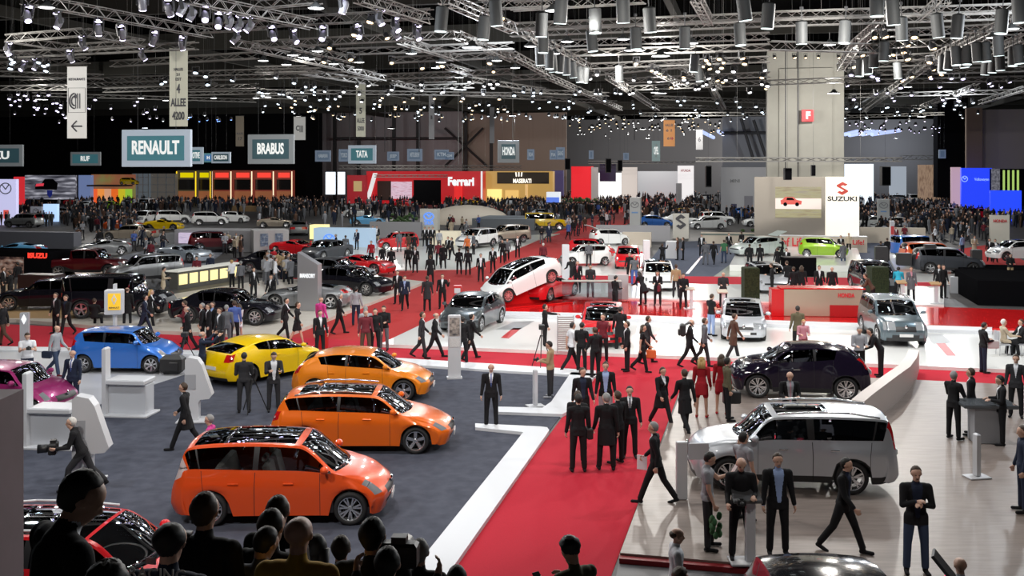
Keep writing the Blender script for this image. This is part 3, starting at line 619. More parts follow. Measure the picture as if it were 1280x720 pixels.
M_LIGHT = mat('light_grey_vinyl', (.42, .43, .46), .45)
M_WHITE = mat('white_gloss_laminate', (.80, .81, .80), .18)
M_KERB = mat('kerb_white', (.66, .68, .72), .5)
M_OAK = noisy('limed_oak_boards', (.27, .22, .195), (.215, .175, .155), 1.6, .38, 5, stretch=(1, 7, 1))
M_CREAM = noisy('cream_tiles', (.62, .58, .52), (.57, .53, .47), 1.5, .4)
M_TAN = mat('tan_boards', (.42, .27, .13), .5)
M_REDGL = mat('red_gloss_floor', (.62, .012, .014), .08)
M_DARK = mat('hall_black', (.006, .006, .007), 1, spec=0)
M_GREYW = mat('partition_grey', (.34, .34, .36), .7)
M_BEIGE = mat('partition_beige', (.52, .46, .38), .7)
M_STONE = noisy('column_concrete', (.30, .295, .26), (.27, .265, .235), .6, .8)
M_STEEL = mat('steel_dark', (.03, .03, .033), .6)
M_ALU = mat('truss_aluminium', (.21, .205, .195), .5, metal=.3)
M_MAUVE = noisy('near_wall_paint', (.22, .17, .185), (.2, .155, .165), 2, .8)
WH = mat('panel_white', (.58, .59, .62), .4)
GR = mat('panel_grey', (.36, .37, .4), .5)
struct('floor', MB().box((10, 125, -.1), (330, 330, .2)), M_FLOOR)
struct('ceiling', MB().box((10, 125, 20.2), (330, 330, .4)), mat('ceiling_black', (.004, .004, .004), 1, spec=0))
struct('wall_back', MB().box((10, 285, 10), (330, .6, 20.4)), mat('wall_far_grey', (.06, .06, .07), .8))
struct('wall_left', MB().box((-155, 125, 10), (.6, 330, 20.4)), M_DARK)
struct('wall_right', MB().box((175, 125, 10), (.6, 330, 20.4)), mat('wall_right_dark', (.04, .04, .045), .8))
# black drapes closing the left of the hall, and the grey panelled wall beside it
def wallrun(name, x0, x1, y0, y1, Y, m, th=.4): return upright(name, x0, x1, y0, y1, Y, m, th, True)
wallrun('wall_black_drape', -60, 402, 96, 250, 232, M_DARK)
wallrun('wall_panelled', 402, 578, 140, 250, 228, mat('wall_panel_grey', (.34, .32, .34), .8))
wallrun('wall_brown', 577, 708, 142, 250, 222, mat('wall_brownish', (.36, .29, .25), .8))
wallrun('wall_centre', 708, 905, 150, 247, 262, mat('wall_mid_grey', (.15, .15, .16), .8))
wallrun('wall_lattice', 903, 962, 146, 247, 200, mat('wall_lattice_grey', (.19, .20, .22), .8))
wallrun('wall_beside_column', 1052, 1176, 150, 247, 245, mat('wall_dark_grey', (.09, .09, .10), .8))  # dark grey stretch of wall right of the column
wallrun('wall_black_column', 1172, 1210, 100, 247, 170, M_DARK, 4)
wallrun('wall_tan_column', 1208, 1228, 135, 247, 165, mat('wall_tan', (.2, .14, .1), .8), 1)
wallrun('wall_right_panels', 1226, 1340, 137, 247, 168, mat('wall_grey_panels', (.34, .3, .28), .8))
for k, px in enumerate((416, 446, 490, 520, 580 - 0, 612)):
    upright('trim_%d' % (k + 1), px, px + 4, 140, 250, 220.5, M_STEEL, .4, True)
mbt = MB()
for x0, y0, x1, y1 in ((556, 160, 609, 208), (556, 208, 604, 160), (420, 173, 576, 173), (905, 166, 959, 166), (942, 150, 957, 195), (926, 148, 942, 200)):
    Y = 219.5 if x0 < 700 else 197; mbt.tube(W3(x0, y0, Y), W3(x1, y1, Y), .28, None, 6)
struct('beam', mbt, M_STEEL)
for px in (743, 760, 806, 929, 1001, 1120, 1264):
    pass
# the big square column carrying the screen wall
a, b = seg(959, 1055, 93)
col = slab_mb(a, b, 0, zof(64, 93), 6.5)
slab_mb(*seg(974, 1040, 92.6), 0, zof(86, 92.6), .4, 0, col)
struct('wall_column', col, M_STONE)
struct('trim_20', slab_mb(*seg(997.3, 998.2, 92.1), 6, zof(64, 92.1), .3), M_STEEL)
# near piers at the two edges of the view
struct('wall_near_pier', MB().box((-5.05 - .55, 10.4, 2.4), (1.15, .6, 9.0 - 4.35)), M_MAUVE)
# floors of the stands
poly('floor_red_aisle', [(935 - 600 * .745, 810), (952 - 600 * .369, 810), (952 - 262 * .369, 472), (935 - 255 * .745, 465)], 0, .012, M_RED)
poly('floor_red_cross_aisle', [(-260, 393), (352, 421), (475, 427), (1400, 464), (1400, 490), (858, 464), (855, 473), (745, 470), (395, 447), (-260, 433)], 0, .014, M_RED)
poly('floor_red_far_aisle', [(352, 421), (532, 353), (585, 337), (672, 300), (755, 265), (862, 231), (890, 231), (806, 270), (741, 300), (700, 322), (475, 432)], 0, .013, M_REDB)
poly('floor_red_side_aisle', [(350, 348), (480, 337), (640, 335), (600, 349), (520, 352)], 0, .016, M_REDB)
poly('floor_red_strip', [(230, 345), (305, 323), (345, 313), (352, 317), (300, 336), (262, 350)], 0, .014, M_REDB)
poly('floor_red_far_patch', [(1195, 312), (1240, 305), (1330, 352), (1330, 360), (1255, 345)], 0, .014, M_REDB)
poly('floor_slate', [(-300, 436), (395, 446), (745, 469), (712, 506), (690, 534), (552, 720), (480, 815), (-600, 815)], 0, .02, M_SLATE)
poly('floor_light_vinyl', [(-100, 436), (300, 443), (289, 449), (181, 484), (14, 547), (-300, 668)], 0, .035, M_LIGHT)
poly('floor_oak', [(862, 463), (1110, 473), (1500, 492), (1500, 1500), (940, 705), (775, 691), (813, 590)], 0, .15, M_OAK)
poly('floor_front_dark', [(775, 697), (940, 711), (1500, 760), (1500, 1500), (600, 1500)], 0, .02, mat('floor_front_grey', (.1, .1, .11), .5))
poly('floor_oak_riser', [(774, 692), (940, 706), (1100, 719), (1100, 726), (940, 712), (774, 698)], 0, .11, mat('riser_red', (.25, .01, .015), .5))
poly('floor_white_front', [(475, 430), (627, 392 + .0), (1180, 405), (1500, 420), (1500, 472), (1240, 461), (1150, 457)], 0, .14, M_WHITE)
poly('floor_white_left', [(475, 430), (566, 387), (640, 350), (700, 352), (690, 395), (627, 393)], 0, .135, M_WHITE)
poly('floor_white_kerb', [(627, 389), (724, 391), (960, 400), (1240, 409), (1240, 414), (960, 405), (724, 396), (627, 394)], 0, .28, M_KERB)
poly('floor_red_gloss', [(610, 370), (700, 369), (960, 376), (1300, 388), (1300, 412), (960, 402), (724, 392), (600, 389)], 0, .22, M_REDGL)
poly('floor_white_back', [(650, 357), (690, 353), (1180, 358), (1180, 381), (960, 377), (700, 370), (640, 370)], 0, .30, M_WHITE)
poly('floor_red_back_strip', [(688, 344), (1180, 348), (1180, 359), (688, 355)], 0, .16, M_RED)
poly('floor_white_far', [(690, 343), (741, 300), (812, 297), (800, 344)], 0, .2, M_WHITE)
poly('floor_blue_slate', [(800, 347), (800, 342), (830, 303), (955, 297), (1120, 297), (1130, 347)], 0, .03, M_SLATE2)
poly('floor_pale_gloss', [(890, 347), (912, 331), (1074, 331), (1072, 347)], 0, .05, mat('pale_gloss', (.55, .6, .52), .15))
poly('floor_podium', [(912, 331), (922, 313), (990, 308), (1072, 310), (1079, 332)], 0, .45, M_WHITE)
poly('floor_white_right', [(1108, 316), (1150, 313), (1215, 345), (1200, 352), (1128, 352)], 0, .2, M_WHITE)
poly('floor_cream', [(-200, 396), (20, 399), (192, 413), (352, 420), (532, 352), (480, 346), (330, 350), (100, 385), (-200, 385)], 0, .16, M_CREAM)
poly('floor_tan', [(-200, 372), (140, 345), (150, 333), (60, 338), (60, 350), (180, 372), (100, 398), (-200, 396)], 0, .17, M_TAN)
poly('floor_pale_left', [(440, 338), (380, 320), (420, 305), (560, 299), (700, 292), (672, 300), (585, 336)], 0, .08, mat('pale_stand_floor', (.74, .77, .74), .25))
poly('floor_grey_left', [(100, 333), (160, 318), (240, 300), (300, 302), (250, 335), (180, 341)], 0, .05, mat('grey_blue_floor', (.2, .22, .26), .5))
# white kerbs round the slate carpet
poly('trim_30', [(395, 441), (640, 456), (745, 463), (745, 470), (640, 464), (395, 448)], 0, .10, M_KERB)
poly('trim_31', [(714, 465), (746, 467), (722, 497), (717, 507), (712, 513), (703, 517.5), (617, 514.5), (617, 508), (678, 509.5), (689, 502)], 0, .10, M_KERB)
poly('trim_32', [(594, 529), (676, 533), (684, 534), (686.5, 537.5), (683, 543), (640, 604), (578, 692), (520, 773), (468, 773), (532, 692), (640, 558), (654, 540), (594, 534)], 0, .10, M_KERB)
poly('trim_33', [(-40, 432), (200, 436), (300, 440), (395, 442), (395, 447), (290, 446), (200, 441), (-40, 437)], 0, .08, M_KERB)
# the pale line inlaid in the blue carpet
poly('floor_inlay', [(876, 320), (879, 320), (861, 342), (857, 342)], 0, .036, mat('inlay_pale', (.7, .6, .65), .3))
# coloured bars inlaid in the white floor
for pts, m in (([(642, 402), (668, 401), (650, 412), (620, 412)], 'g'), ([(641, 410), (652, 410), (636, 423), (626, 422)], 'r'), ([(800, 407), (828, 408), (823, 417), (806, 416)], 'g'), ([(815, 418), (822, 418), (811, 432), (806, 431)], 'r'),
               ([(1155, 417), (1178, 418), (1190, 428), (1166, 430)], 'g'), ([(1170, 429), (1182, 429), (1196, 445), (1184, 445)], 'r')):
    poly('floor_inlay', pts, .13, .146, mat('inlay_grey', (.28, .29, .3), .4) if m == 'g' else mat('inlay_red', (.5, .02, .02), .4))
# curved white partition at the back of the oak floor
pts = [(1150, 437, 457), (1148, 447, 462), (1140, 456, 468), (1125, 467, 482), (1108, 479, 502), (1090, 491, 530), (1078, 500, 560)]
cpt = [];
base = [G(1149, 466), G(1146, 478), G(1138, 492), G(1124, 508), G(1108, 521), G(1092, 528), G(1080, 531)]
tops = [438, 447, 458, 468, 480, 492, 502]
mb = MB(); vs = []
for p, ty in zip(base, tops):
    z = HC - (ty - HOR) / F * p.y
    for q, zz in (((0, 0), .1), ((0, 0), z), ((-.28, .22), z), ((-.28, .22), .1)): vs.append((p.x + q[0], p.y + q[1], zz))
n = len(base); fs = []
for i in range(n - 1):
    for k in range(4): fs.append((i * 4 + k, i * 4 + (k + 1) % 4, i * 4 + 4 + (k + 1) % 4, i * 4 + 4 + k))
fs += [(0, 1, 2, 3), tuple(4 * (n - 1) + k for k in (3, 2, 1, 0))]
mb.add(vs, fs)
cw = mb.build('curved_partition', mat('partition_warm_white', (.62, .55, .52), .5), smooth=True, autosharp=R(40))
tag(cw, 'curved white partition sweeping down beside the black crossover', 'partition')
struct('wall_edge_pier', MB().box((6.95 + .28, 13.9, 2.9), (.5, .4, 5.6)), mat('pier_white', (.5, .5, .55), .6))

LBODY0 = mat('lamp_body_black', (.02, .02, .022), .5)
# ================================================================ stands, desks, screens
def signwall(name, label, cat, px0, px1, py0, py1, Y, m, th=.3, z0=None, group=None, ang=None):
    a, b = seg(px0, px1, Y, ang); mid = (a + b) / 2; z1 = zof(py0, Y); z0 = max(0, zof(py1, Y)) if z0 is None else z0
    root = empty(name, (mid.x, mid.y, z0), math.atan2(b.y - a.y, b.x - a.x)); w_ = (b - a).length
    MB().box((0, th / 2, (z1 - z0) / 2), (w_, th, z1 - z0), bev=.02).build('panel', m, root)
    tag(root, label, cat, group); root['_w'] = w_; root['_h'] = z1 - z0
    return root
def face_rect(root, fx0, fx1, fz0, fz1, m, name='screen', off=.03, th=.04):   # fractions of the front face
    w_, h = root['_w'], root['_h']
    return MB().box(((fx0 + fx1 - 1) / 2 * w_, -off, (fz0 + fz1) / 2 * h), ((fx1 - fx0) * w_, th, (fz1 - fz0) * h)).build(name, m, root)
def face_text(root, body, fx, fz, size, m, bold=.02, sx=1.0, off=.06, name='lettering', fw=None):
    return text(body, size, m, root, ((fx - .5) * root['_w'], -off, fz * root['_h']), bold=bold, ext=.01, name=name, sx=sx, fit=fw and fw * root['_w'])
TXW = glow('letters_white', (.9, .93, .95), .9); TXD = mat('letters_dark', (.05, .05, .06), .4); TXR = mat('letters_red', (.6, .02, .03), .4); TXG = mat('letters_grey', (.25, .26, .28), .4)
# tall lit white panel with the red S and SUZUKI
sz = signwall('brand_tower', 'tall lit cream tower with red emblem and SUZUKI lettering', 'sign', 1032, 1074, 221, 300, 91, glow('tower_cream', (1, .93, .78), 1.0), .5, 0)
face_text(sz, 'SUZUKI', .5, .69, .55, TXD, .035, 1.05, fw=.88)
s_ = sz['_w']
mbs = MB(); zc = zof(235.5, 91)
pts = [(.62, .50), (.12, .98), (-.62, .55), (-.62, .42), (.28, -.16), (.34, -.2), (-.02, -.4), (-.1, -.32), (-.5, -.55), (-.08, -.95), (.62, -.5), (.62, -.36), (-.3, .2), (-.3, .26), (.02, .45), (.12, .38), (.3, .3)]
pts = [(0.02, 1.0), (.62, .6), (.3, .38), (.08, .5), (-.22, .32), (.66, -.3), (.66, -.5), (-.02, -1.0), (-.62, -.58), (-.32, -.36), (-.08, -.5), (.22, -.32), (-.66, .3), (-.66, .52)]
mbs.ext([(p[0] * .72, p[1] * .58) for p in pts], (0, -.05, zc), (1, 0, 0), (0, 0, 1), .06); mbs.build('emblem', mat('emblem_red', (.6, .06, .04), .4), sz)
def screen_mat(name, cols, sc=(1, 1, 1), es=1.0, ns=2.5):        # picture on a screen: soft blotches of its colours
    if name in MATS: return MATS[name]
    m = mat(name, (.02, .02, .02), .3); nt = m.node_tree; b = nt.nodes['Principled BSDF']; tc = nt.nodes.new('ShaderNodeTexCoord'); mp = nt.nodes.new('ShaderNodeMapping'); n = nt.nodes.new('ShaderNodeTexNoise'); r = nt.nodes.new('ShaderNodeValToRGB')
    mp.inputs['Scale'].default_value = sc; n.inputs['Scale'].default_value = ns; n.inputs['Detail'].default_value = 5
    nt.links.new(tc.outputs['Generated'], mp.inputs[0]); nt.links.new(mp.outputs[0], n.inputs['Vector']); nt.links.new(n.outputs['Fac'], r.inputs[0])
    while len(r.color_ramp.elements) < len(cols): r.color_ramp.elements.new(.5)
    for i, c in enumerate(cols): e = r.color_ramp.elements[i]; e.position = .3 + .4 * i / max(1, len(cols) - 1); e.color = (*c, 1)
    nt.links.new(r.outputs[0], b.inputs['Emission Color']); b.inputs['Emission Strength'].default_value = es
    try: m.cycles.emission_sampling = 'NONE'
    except Exception: pass
    return m
sw_ = signwall('screen_wall', 'beige display wall with video screen left of the cream tower', 'display wall', 943, 1031, 221, 300, 91.5, M_BEIGE if False else mat('screen_wall_beige', (.38, .34, .29), .7), .4, 0)
face_rect(sw_, .30, .95, .43, .86, screen_mat('video_field', ((.28, .2, .12), (.42, .38, .2), (.35, .3, .22)), (1, 1, 6), .9), 'screen')
face_rect(sw_, .30, .95, .55, .70, glow('video_road', (.72, .62, .56), .9), 'screen_road', .06)
cr = MB(); w_, h_ = sw_['_w'], sw_['_h']
cx = -w_ / 2 + w_ * .525; cz = h_ * .655
cr.ext([(-.85, -.25), (.85, -.25), (.9, .05), (.45, .15), (.2, .38), (-.5, .4), (-.75, .15), (-.9, .1)], (cx, -.09, cz), (1, 0, 0), (0, 0, 1), .03)
cr.build('screen_car', glow('video_red', (.6, .08, .06), .8), sw_)
cr = MB()
for dx in (-.5, .5): cr.ell((cx + dx, -.1, cz - .24), (.17, .03, .17), 10)
cr.ext([(-.4, .12), (.3, .12), (.1, .32), (-.35, .33)], (cx, -.11, cz), (1, 0, 0), (0, 0, 1), .02); cr.build('screen_car_glass', M_DARK, sw_)
def box_desk(name, label, cat, px0, px1, py0, py1, m, th=.8, Y=None, group=None, ang=None, top=None):
    Y = Y or Yof(py1); r_ = signwall(name, label, cat, px0, px1, py0, py1, Y, m, th, 0, group, ang)
    if top: MB().box((0, th / 2, r_['_h'] + .025), (r_['_w'] + .08, th + .08, .05), bev=.015).build('worktop', top, r_)
    return r_
# beige counter "Way of Life!"
wl = box_desk('reception_counter', 'beige curved counter with red of Life! lettering behind the green car', 'counter', 975, 1084, 295, 321, M_BEIGE, .9, 87, top=WH)
face_text(wl, 'of Life!', .17, .60, 1.0, TXR, .02, fw=.30); face_text(wl, 'Life!', .90, .66, .55, TXR, .02, fw=.13)
bw = box_desk('low_partition', 'long beige partition under the white cars left of the column', 'partition', 876, 962, 290, 316, M_BEIGE, .4, 96)
face_rect(bw, .0, 1, .76, .88, mat('slot_green', (.12, .16, .14), .5), 'slot')
box_desk('low_partition', 'beige partition below white cars, right of the column', 'partition', 1075, 1157, 284, 307, M_BEIGE, .4, 97)
box_desk('low_partition', 'pale grey partition behind small white hatchback with open boot', 'partition', 745, 838, 281, 303, M_GREYW, .3, 100)
box_desk('low_partition', 'cream partition block in front of the grey one beside the red aisle', 'partition', 778, 814, 290, 307, M_BEIGE, .4, 92)
box_desk('display_plinth', 'grey reception box holding monitors at the edge of blue carpet', 'counter', 832, 846, 302, 325, WH, 1.2, 80)
zt = signwall('brand_totem', 'cream totem with grey S emblem in front of white cars', 'sign', 841, 861, 267, 298, 103, mat('totem_cream', (.66, .64, .58), .5), .6, 0)
mb = MB(); mb.ext([(p[0] * .75, p[1] * .75) for p in pts], (0, -.05, zof(277, 103)), (1, 0, 0), (0, 0, 1), .06); mb.build('emblem', TXD, zt)
def totem(label, px0, px1, py0, Y, m, th=.5, **k): return signwall('brand_totem', label, 'sign', px0, px1, py0, 300, Y, m, th, 0, **k)
t = totem('tall pale totem with oval emblem behind the blue hatchback', 787, 800, 247, 112, mat('totem_pale', (.6, .62, .62), .5), 1.5)
def ring(root, fx, fz, rx_, rz_2, m, th=.035, name='emblem'):
    mb = MB(); n_ = 18; P_ = [Vector(((fx - .5) * root['_w'] + math.cos(a) * rx_, -.05, fz * root['_h'] + math.sin(a) * rz_2)) for a in [2 * math.pi * k / n_ for k in range(n_)]]
    for k in range(n_): mb.tube(P_[k], P_[(k + 1) % n_], th, None, 5)
    mb.tube((P_[6] + P_[7]) / 2, (P_[9] + P_[10]) / 2 + Vector((rx_, 0, 0)), th, None, 5); mb.tube((P_[2] + P_[3]) / 2, (P_[9] + P_[10]) / 2 + Vector((rx_, 0, 0)), th, None, 5)
    return mb.build(name, m, root)
ring(t, .5, .8, .42, .3, TXG); face_rect(t, .2, .8, .56, .60, mat('totem_blue', (.2, .4, .75), .4), 'blue_bar')
t = totem('pale grey totem with oval emblem beside white cars and crowd', 1097, 1112, 249, 118, mat('totem_pale', (.6, .62, .62), .5)); ring(t, .5, .8, .45, .32, TXG); face_rect(t, .25, .75, .58, .62, mat('totem_blue'), 'blue_bar')
t = totem('cream totem with small red HONDA lettering at far right', 1238, 1262, 269, 96, mat('totem_honda', (.6, .58, .5), .5)); face_text(t, 'HONDA', .5, .80, .36, TXR, .02, fw=.72)
t = signwall('brand_totem', 'thin white post with red and blue flash beside blue jeep', 'sign', 1113, 1118, 276, 330, 82, WH, .5, 0); face_rect(t, .1, .9, .62, .85, mat('flash_red', (.6, .05, .05), .4), 'flash')
t = totem('cream totem with blue round emblem and TATA lettering', 525, 547, 261, 104, mat('totem_tata', (.62, .62, .56), .5), .8)
ring(t, .5, .74, .5, .36, glow('tata_blue', (.12, .3, .9), .9), .07); face_text(t, 'TATA', .5, .52, .6, MATS['tata_blue'], .03, fw=.55)
t = totem('white brand totem with winged emblem at left edge', -12, 20, 224, 128, glow('totem_lilac', (.62, .62, .92), .8)); ring(t, .60, .80, .8, .65, TXG, .07); face_rect(t, .52, .72, .14, .33, glow('totem_red_box', (.8, .1, .08), .7), 'red_notice')
mb = MB()
for k in range(5): mb.tube((-.2 + k * .1, -.05, 4.6 - k * .25), (.9 + .0 * k, -.05, 4.1 - k * .3), .05, None, 4); mb.tube((.5, -.05, 4.2 - k * .3), (1.5 - k * .12, -.05, 4.9 - k * .36), .05, None, 4)
t = totem('small white totem with oval emblem and LEXUS lettering', 38, 52, 258, 138, mat('totem_white_s', (.7, .7, .74), .4)); ring(t, .5, .7, .42, .28, TXG); face_text(t, 'LEXUS', .5, .50, .34, TXG, fw=.6)
t = totem('small glowing blue totem with shield emblem near the left edge', 54, 71, 255, 136, glow('totem_bluewhite', (.45, .65, 1.0), 1.0)); mb = MB(); mb.ext([(-.4, .5), (.4, .5), (.36, -.1), (0, -.5), (-.36, -.1)], (0, -.06, 3.6), (1, 0, 0), (0, 0, 1), .05); mb.build('shield', mat('shield_blue', (.03, .05, .4), .4), t)
# brushed metal totem with slanted top in the dark car stand
root = empty('slanted_totem', G(387, 392), -AX); k = 1300 / root.location.y
hL, hR = (392 - 315) / k, (392 - 330) / k; w2_ = 13.5 / k
MB().ext([(-w2_, 0), (w2_, 0), (w2_, hR), (-w2_, hL)], (0, 0, 0), (1, 0, 0), (0, 0, 1), .5).build('panel', mat('brushed_steel', (.42, .42, .44), .35, metal=.6), root)
text('MANSORY', .28, TXW, root, (0, -.27, hR - .55), bold=.02, fit=w2_ * 1.5)
tag(root, 'brushed metal totem with slanted top among the dark cars', 'sign')
# information post by the white kerb
ip = empty('information_post', G(568, 473, .02), R(8))
MB().box((0, 0, 1.06), (.42, .12, 2.1), bev=.03).box((0, 0, .03), (.5, .3, .06)).build('post', WH, ip)
MB().box((0, -.07, 1.72), (.34, .01, .6)).build('photo_sheet', screen_mat('photo_sheet', ((.05, .05, .06), (.3, .25, .2), (.5, .5, .5)), (4, 1, 8), .0, 3) if False else noisy('photo_sheet_print', (.06, .06, .07), (.45, .4, .36), 9, .5), ip)
MB().box((0, -.07, 1.2), (.34, .01, .3)).build('text_sheet', noisy('text_sheet_print', (.5, .5, .5), (.75, .75, .75), 40, .5), ip)
tag(ip, 'white upright information post with photo sheet on the kerb', 'information post')
def slimpost(label, px, py, h=1.5, face=20, m=None, z=.02):
    r_ = empty('label_post', G(px, py, z), R(face))
    MB().box((0, 0, h / 2 + .03), (.10, .16, h), bev=.03).build('post', m or WH, r_); MB().box((0, 0, .02), (.5, .36, .04), bev=.01).build('foot', WH, r_)
    return tag(r_, label, 'post')
slimpost('slim white post with round foot on slate carpet by the kerb', 669, 508, 1.05)
slimpost('thin white stand with square foot on the oak floor', 1221, 597, .95, 10, z=.15)
# white floor pods of the slate stand: a tall leaning fin and box counters
def fin(label, px, py, face, hgt=1.75, prof=None, z=.02):
    r_ = empty('white_fin_totem', G(px, py, z), R(face)); prof = prof or [(0, 0), (.45, 0), (.45, .75), (.52, .85), (.82, .88), (.92, 1.02), (.56, 2.2), (.42, 2.42), (.1, 2.5), (0, 2.4)]
    MB().ext([(a * hgt / 2.5 * 1.1, b * hgt / 2.5) for a, b in prof], (0, 0, 0), (1, 0, 0), (0, 0, 1), .34).build('fin', WH, r_, autosharp=R(30))
    MB().box((.14, -.176, hgt * .62), (.3, .01, .4)).build('side_panel', GR, r_)
    MB().box((.2, 0, .025), (.85, .7, .05), bev=.01).build('foot_plate', WH, r_)
    return tag(r_, label, 'totem')
fin('white angular fin totem between the blue and yellow hatchbacks', 233, 526, 5, 1.78)
fin('white angular fin totem at lower left behind the walking cameraman', 93, 603, 5, 1.95)
def pod(label, px0, px1, py0, py1, face=-6, z=.02):
    Y = Yof(py1, z); k = F / Y; w_ = (px1 - px0) / k; h = (py1 - py0) / k; r_ = empty('white_counter', G((px0 + px1) / 2, py1, z), R(face))
    MB().box((0, .3, h * .42), (w_, .55, h * .84), bev=.03).build('cabinet', mat('pod_grey', (.52, .54, .58), .4), r_)
    MB().box((0, .25, h * .92), (w_ + .06, .75, h * .14), bev=.03).build('worktop', WH, r_); MB().box((-w_ / 2 - .06, .0, h * .93), (.11, .3, h * 1.86), bev=.04).build('side_panel', WH, r_)
    MB().box((0, .2, .03), (w_ + .3, .9, .06), bev=.01).build('plinth', WH, r_)
    return tag(r_, label, 'counter')
pod('white box counter in front of the blue hatchback', 134, 182, 474, 520)
pod('white box counter at the left below the magenta hatchback', 36, 90, 509, 560)
# yellow cube sign with diamond emblem above the blue hatchback
ys = empty('cube_sign', G(143, 447, .03), R(8)); k = F / ys.location.y
MB().box((0, .1, 1.35), (.08, .3, 2.7)).box((0, .1, .02), (.5, .5, .05)).build('post', WH, ys)
MB().box((0, 0, 2.05), (.62, .4, .92), bev=.03).build('box', WH, ys); MB().box((.04, -.21, 2.08), (.44, .02, .6)).build('yellow_panel', glow('yellow_panel', (.85, .5, .03), .8), ys)
MB().ext([(0, .2), (.1, 0), (0, -.2), (-.1, 0)], (.04, -.23, 2.16), (1, 0, 0), (0, 0, 1), .02).ext([(0, .11), (.05, 0), (0, -.11), (-.05, 0)], (.04, -.245, 2.16), (1, 0, 0), (0, 0, 1), .01, 1).build('emblem', [mat('emblem_silver', (.7, .7, .7), .3), MATS['yellow_panel']], ys)
text('RENAULT', .085, TXD, ys, (.04, -.23, 1.86), bold=.02)
tag(ys, 'white box sign with yellow panel and diamond emblem over blue hatchback', 'sign')
ls = empty('box_sign', G(31, 432, .03), R(8)); MB().box((0, 0, .65), (.32, .2, 1.3), bev=.02).build('post', GR, ls); MB().ext([(0, .2), (.1, 0), (0, -.2), (-.1, 0)], (0, -.12, 1.05), (1, 0, 0), (0, 0, 1), .02).build('emblem', TXW, ls)
tag(ls, 'small grey totem with pale emblem behind the man in white shirt', 'sign')
# grey louvred board near the red car
lb = empty('louvred_board', G(707, 441, .14), R(3), .6); mb = MB()
for sx in (-.5, .5): mb.box((sx, 0, 1.15), (.05, .06, 2.3))
mb.build('frame', GR, lb); mb = MB()
for k in range(16): mb.box((0, 0, .25 + k * .13), (.98, .05, .07))
mb.build('slats', mat('slat_grey', (.33, .32, .30), .5), lb); tag(lb, 'grey louvred board stood on the white floor by the red car', 'display board')
# steel counter with HONDA lettering
hc = empty('reception_counter', G(1029, 396, .22), -AX * .35); k = F / hc.location.y
MB().box((0, .4, .62), (96 / k, .8, 1.24), bev=.03).build('counter', mat('counter_champagne', (.50, .42, .32), .28, metal=.55), hc)
MB().box((14 / k + .8, -.02, .28), (56 / k, .04, .52)).build('red_panel', mat('panel_red', (.35, .01, .012), .3), hc)
MB().box((-53 / k - .1, .4, .62), (.55, .8, 1.24), bev=.02).build('red_end', mat('panel_red_gloss', (.5, .012, .015), .2), hc); MB().box((0, .55, 1.27), (104 / k, 1.1, .06), bev=.02).build('worktop', MATS['panel_red_gloss'], hc)
text('HONDA', .26, TXR, hc, (28 / k, -.03, .98), bold=.03, fit=20 / k); tag(hc, 'champagne metal reception counter with red end and HONDA lettering', 'counter')
# dark hedge blocks
HEDGE = noisy('hedge_dark', (.012, .018, .008), (.03, .04, .016), 14, .95, bump=.6)
for i, (px, py0, py1, w_, lb_) in enumerate(((938, 334, 374, 19, 'tall dark clipped hedge block behind the silver hatchback'), (1097, 333, 372, 21, 'tall dark clipped hedge block behind the grey crossover'))):
    p = G(px, py1, .3); k = F / p.y; o = MB().box((0, 0, (py1 - py0) / k / 2), (w_ / k, w_ / k, (py1 - py0) / k), bev=.05).build('hedge_block', HEDGE); o.location = p; tag(o, lb_, 'hedge')
# black speaker towers seen against the stands
for px0, px1, py0, py1, Y, lb_ in ((517, 550, 225, 256, 175, 'large black screen seen from behind before the red stand'), (979, 990, 210, 224, 88, None)):
    if lb_: signwall('black_screen', lb_, 'screen', px0, px1, py0, py1, Y, M_DARK, .6)
bl = signwall('black_stage_wall', 'big black tent wall at the right edge behind the seated visitors', 'wall panel', 1222, 1400, 350, 418, 53, M_DARK, 6, 0)
bl3 = signwall('black_equipment_riser', 'low black riser with equipment between ramp and black wall', 'riser', 1200, 1400, 335, 352, 66, M_DARK, 3, 0)
for i_, (qx, qw, qh) in enumerate(((-9.2, .8, 1.2), (-8.0, .9, .8), (-6.6, .7, 1.4), (-5.4, 1.0, .9), (-4.2, .6, 1.1))): MB().box((qx + .2 * i_, 1.2, bl3['_h'] + qh / 2), (qw, .7, qh), bev=.04).build('equipment_case', LBODY0, bl3)
bl2 = signwall('glass_partition', 'slanted grey glass balustrade left of the black wall', 'partition', 1188, 1224, 346, 386, 58, mat('balustrade_grey', (.32, .33, .35), .3), .2, 0)
# stand walls round the far left and centre
box_desk('exhibition_wall', 'long grey exhibition wall with screen behind silver coupe', 'display wall', 218, 318, 287, 318, M_GREYW, 3, 88)
w1 = box_desk('exhibition_wall', 'grey exhibition wall with two posters left of brushed totem', 'display wall', 317, 361, 288, 318, mat('partition_light', (.42, .42, .42), .6), 2, 85, ang=R(22))
for fx in (.3, .72): face_rect(w1, fx - .11, fx + .11, .3, .85, screen_mat('poster%d' % (fx * 10), ((.03, .03, .04), (.1, .15, .25), (.5, .5, .5)), (1, 1, 3), .5), 'poster')
t = signwall('video_screen', 'lilac video screen behind the silver coupe', 'screen', 223, 256, 291, 304, 87.6, screen_mat('lilac_video', ((.5, .4, .6), (.7, .6, .75), (.3, .25, .45)), (1, 1, 6), .9), .3)
box_desk('exhibition_wall', 'dark grey wall behind the pale blue coupe at left', 'display wall', -20, 92, 289, 325, mat('partition_dark', (.13, .135, .16), .7), 1, 86)
iz = box_desk('exhibition_wall', 'black wall with glowing red ISUZU lettering at left edge', 'display wall', -40, 62, 313, 368, M_DARK, 2.5, 66)
face_text(iz, 'ISUZU', .86, .86, .42, glow('isuzu_red', (1, .05, .03), 1.2), .05, 1.2)
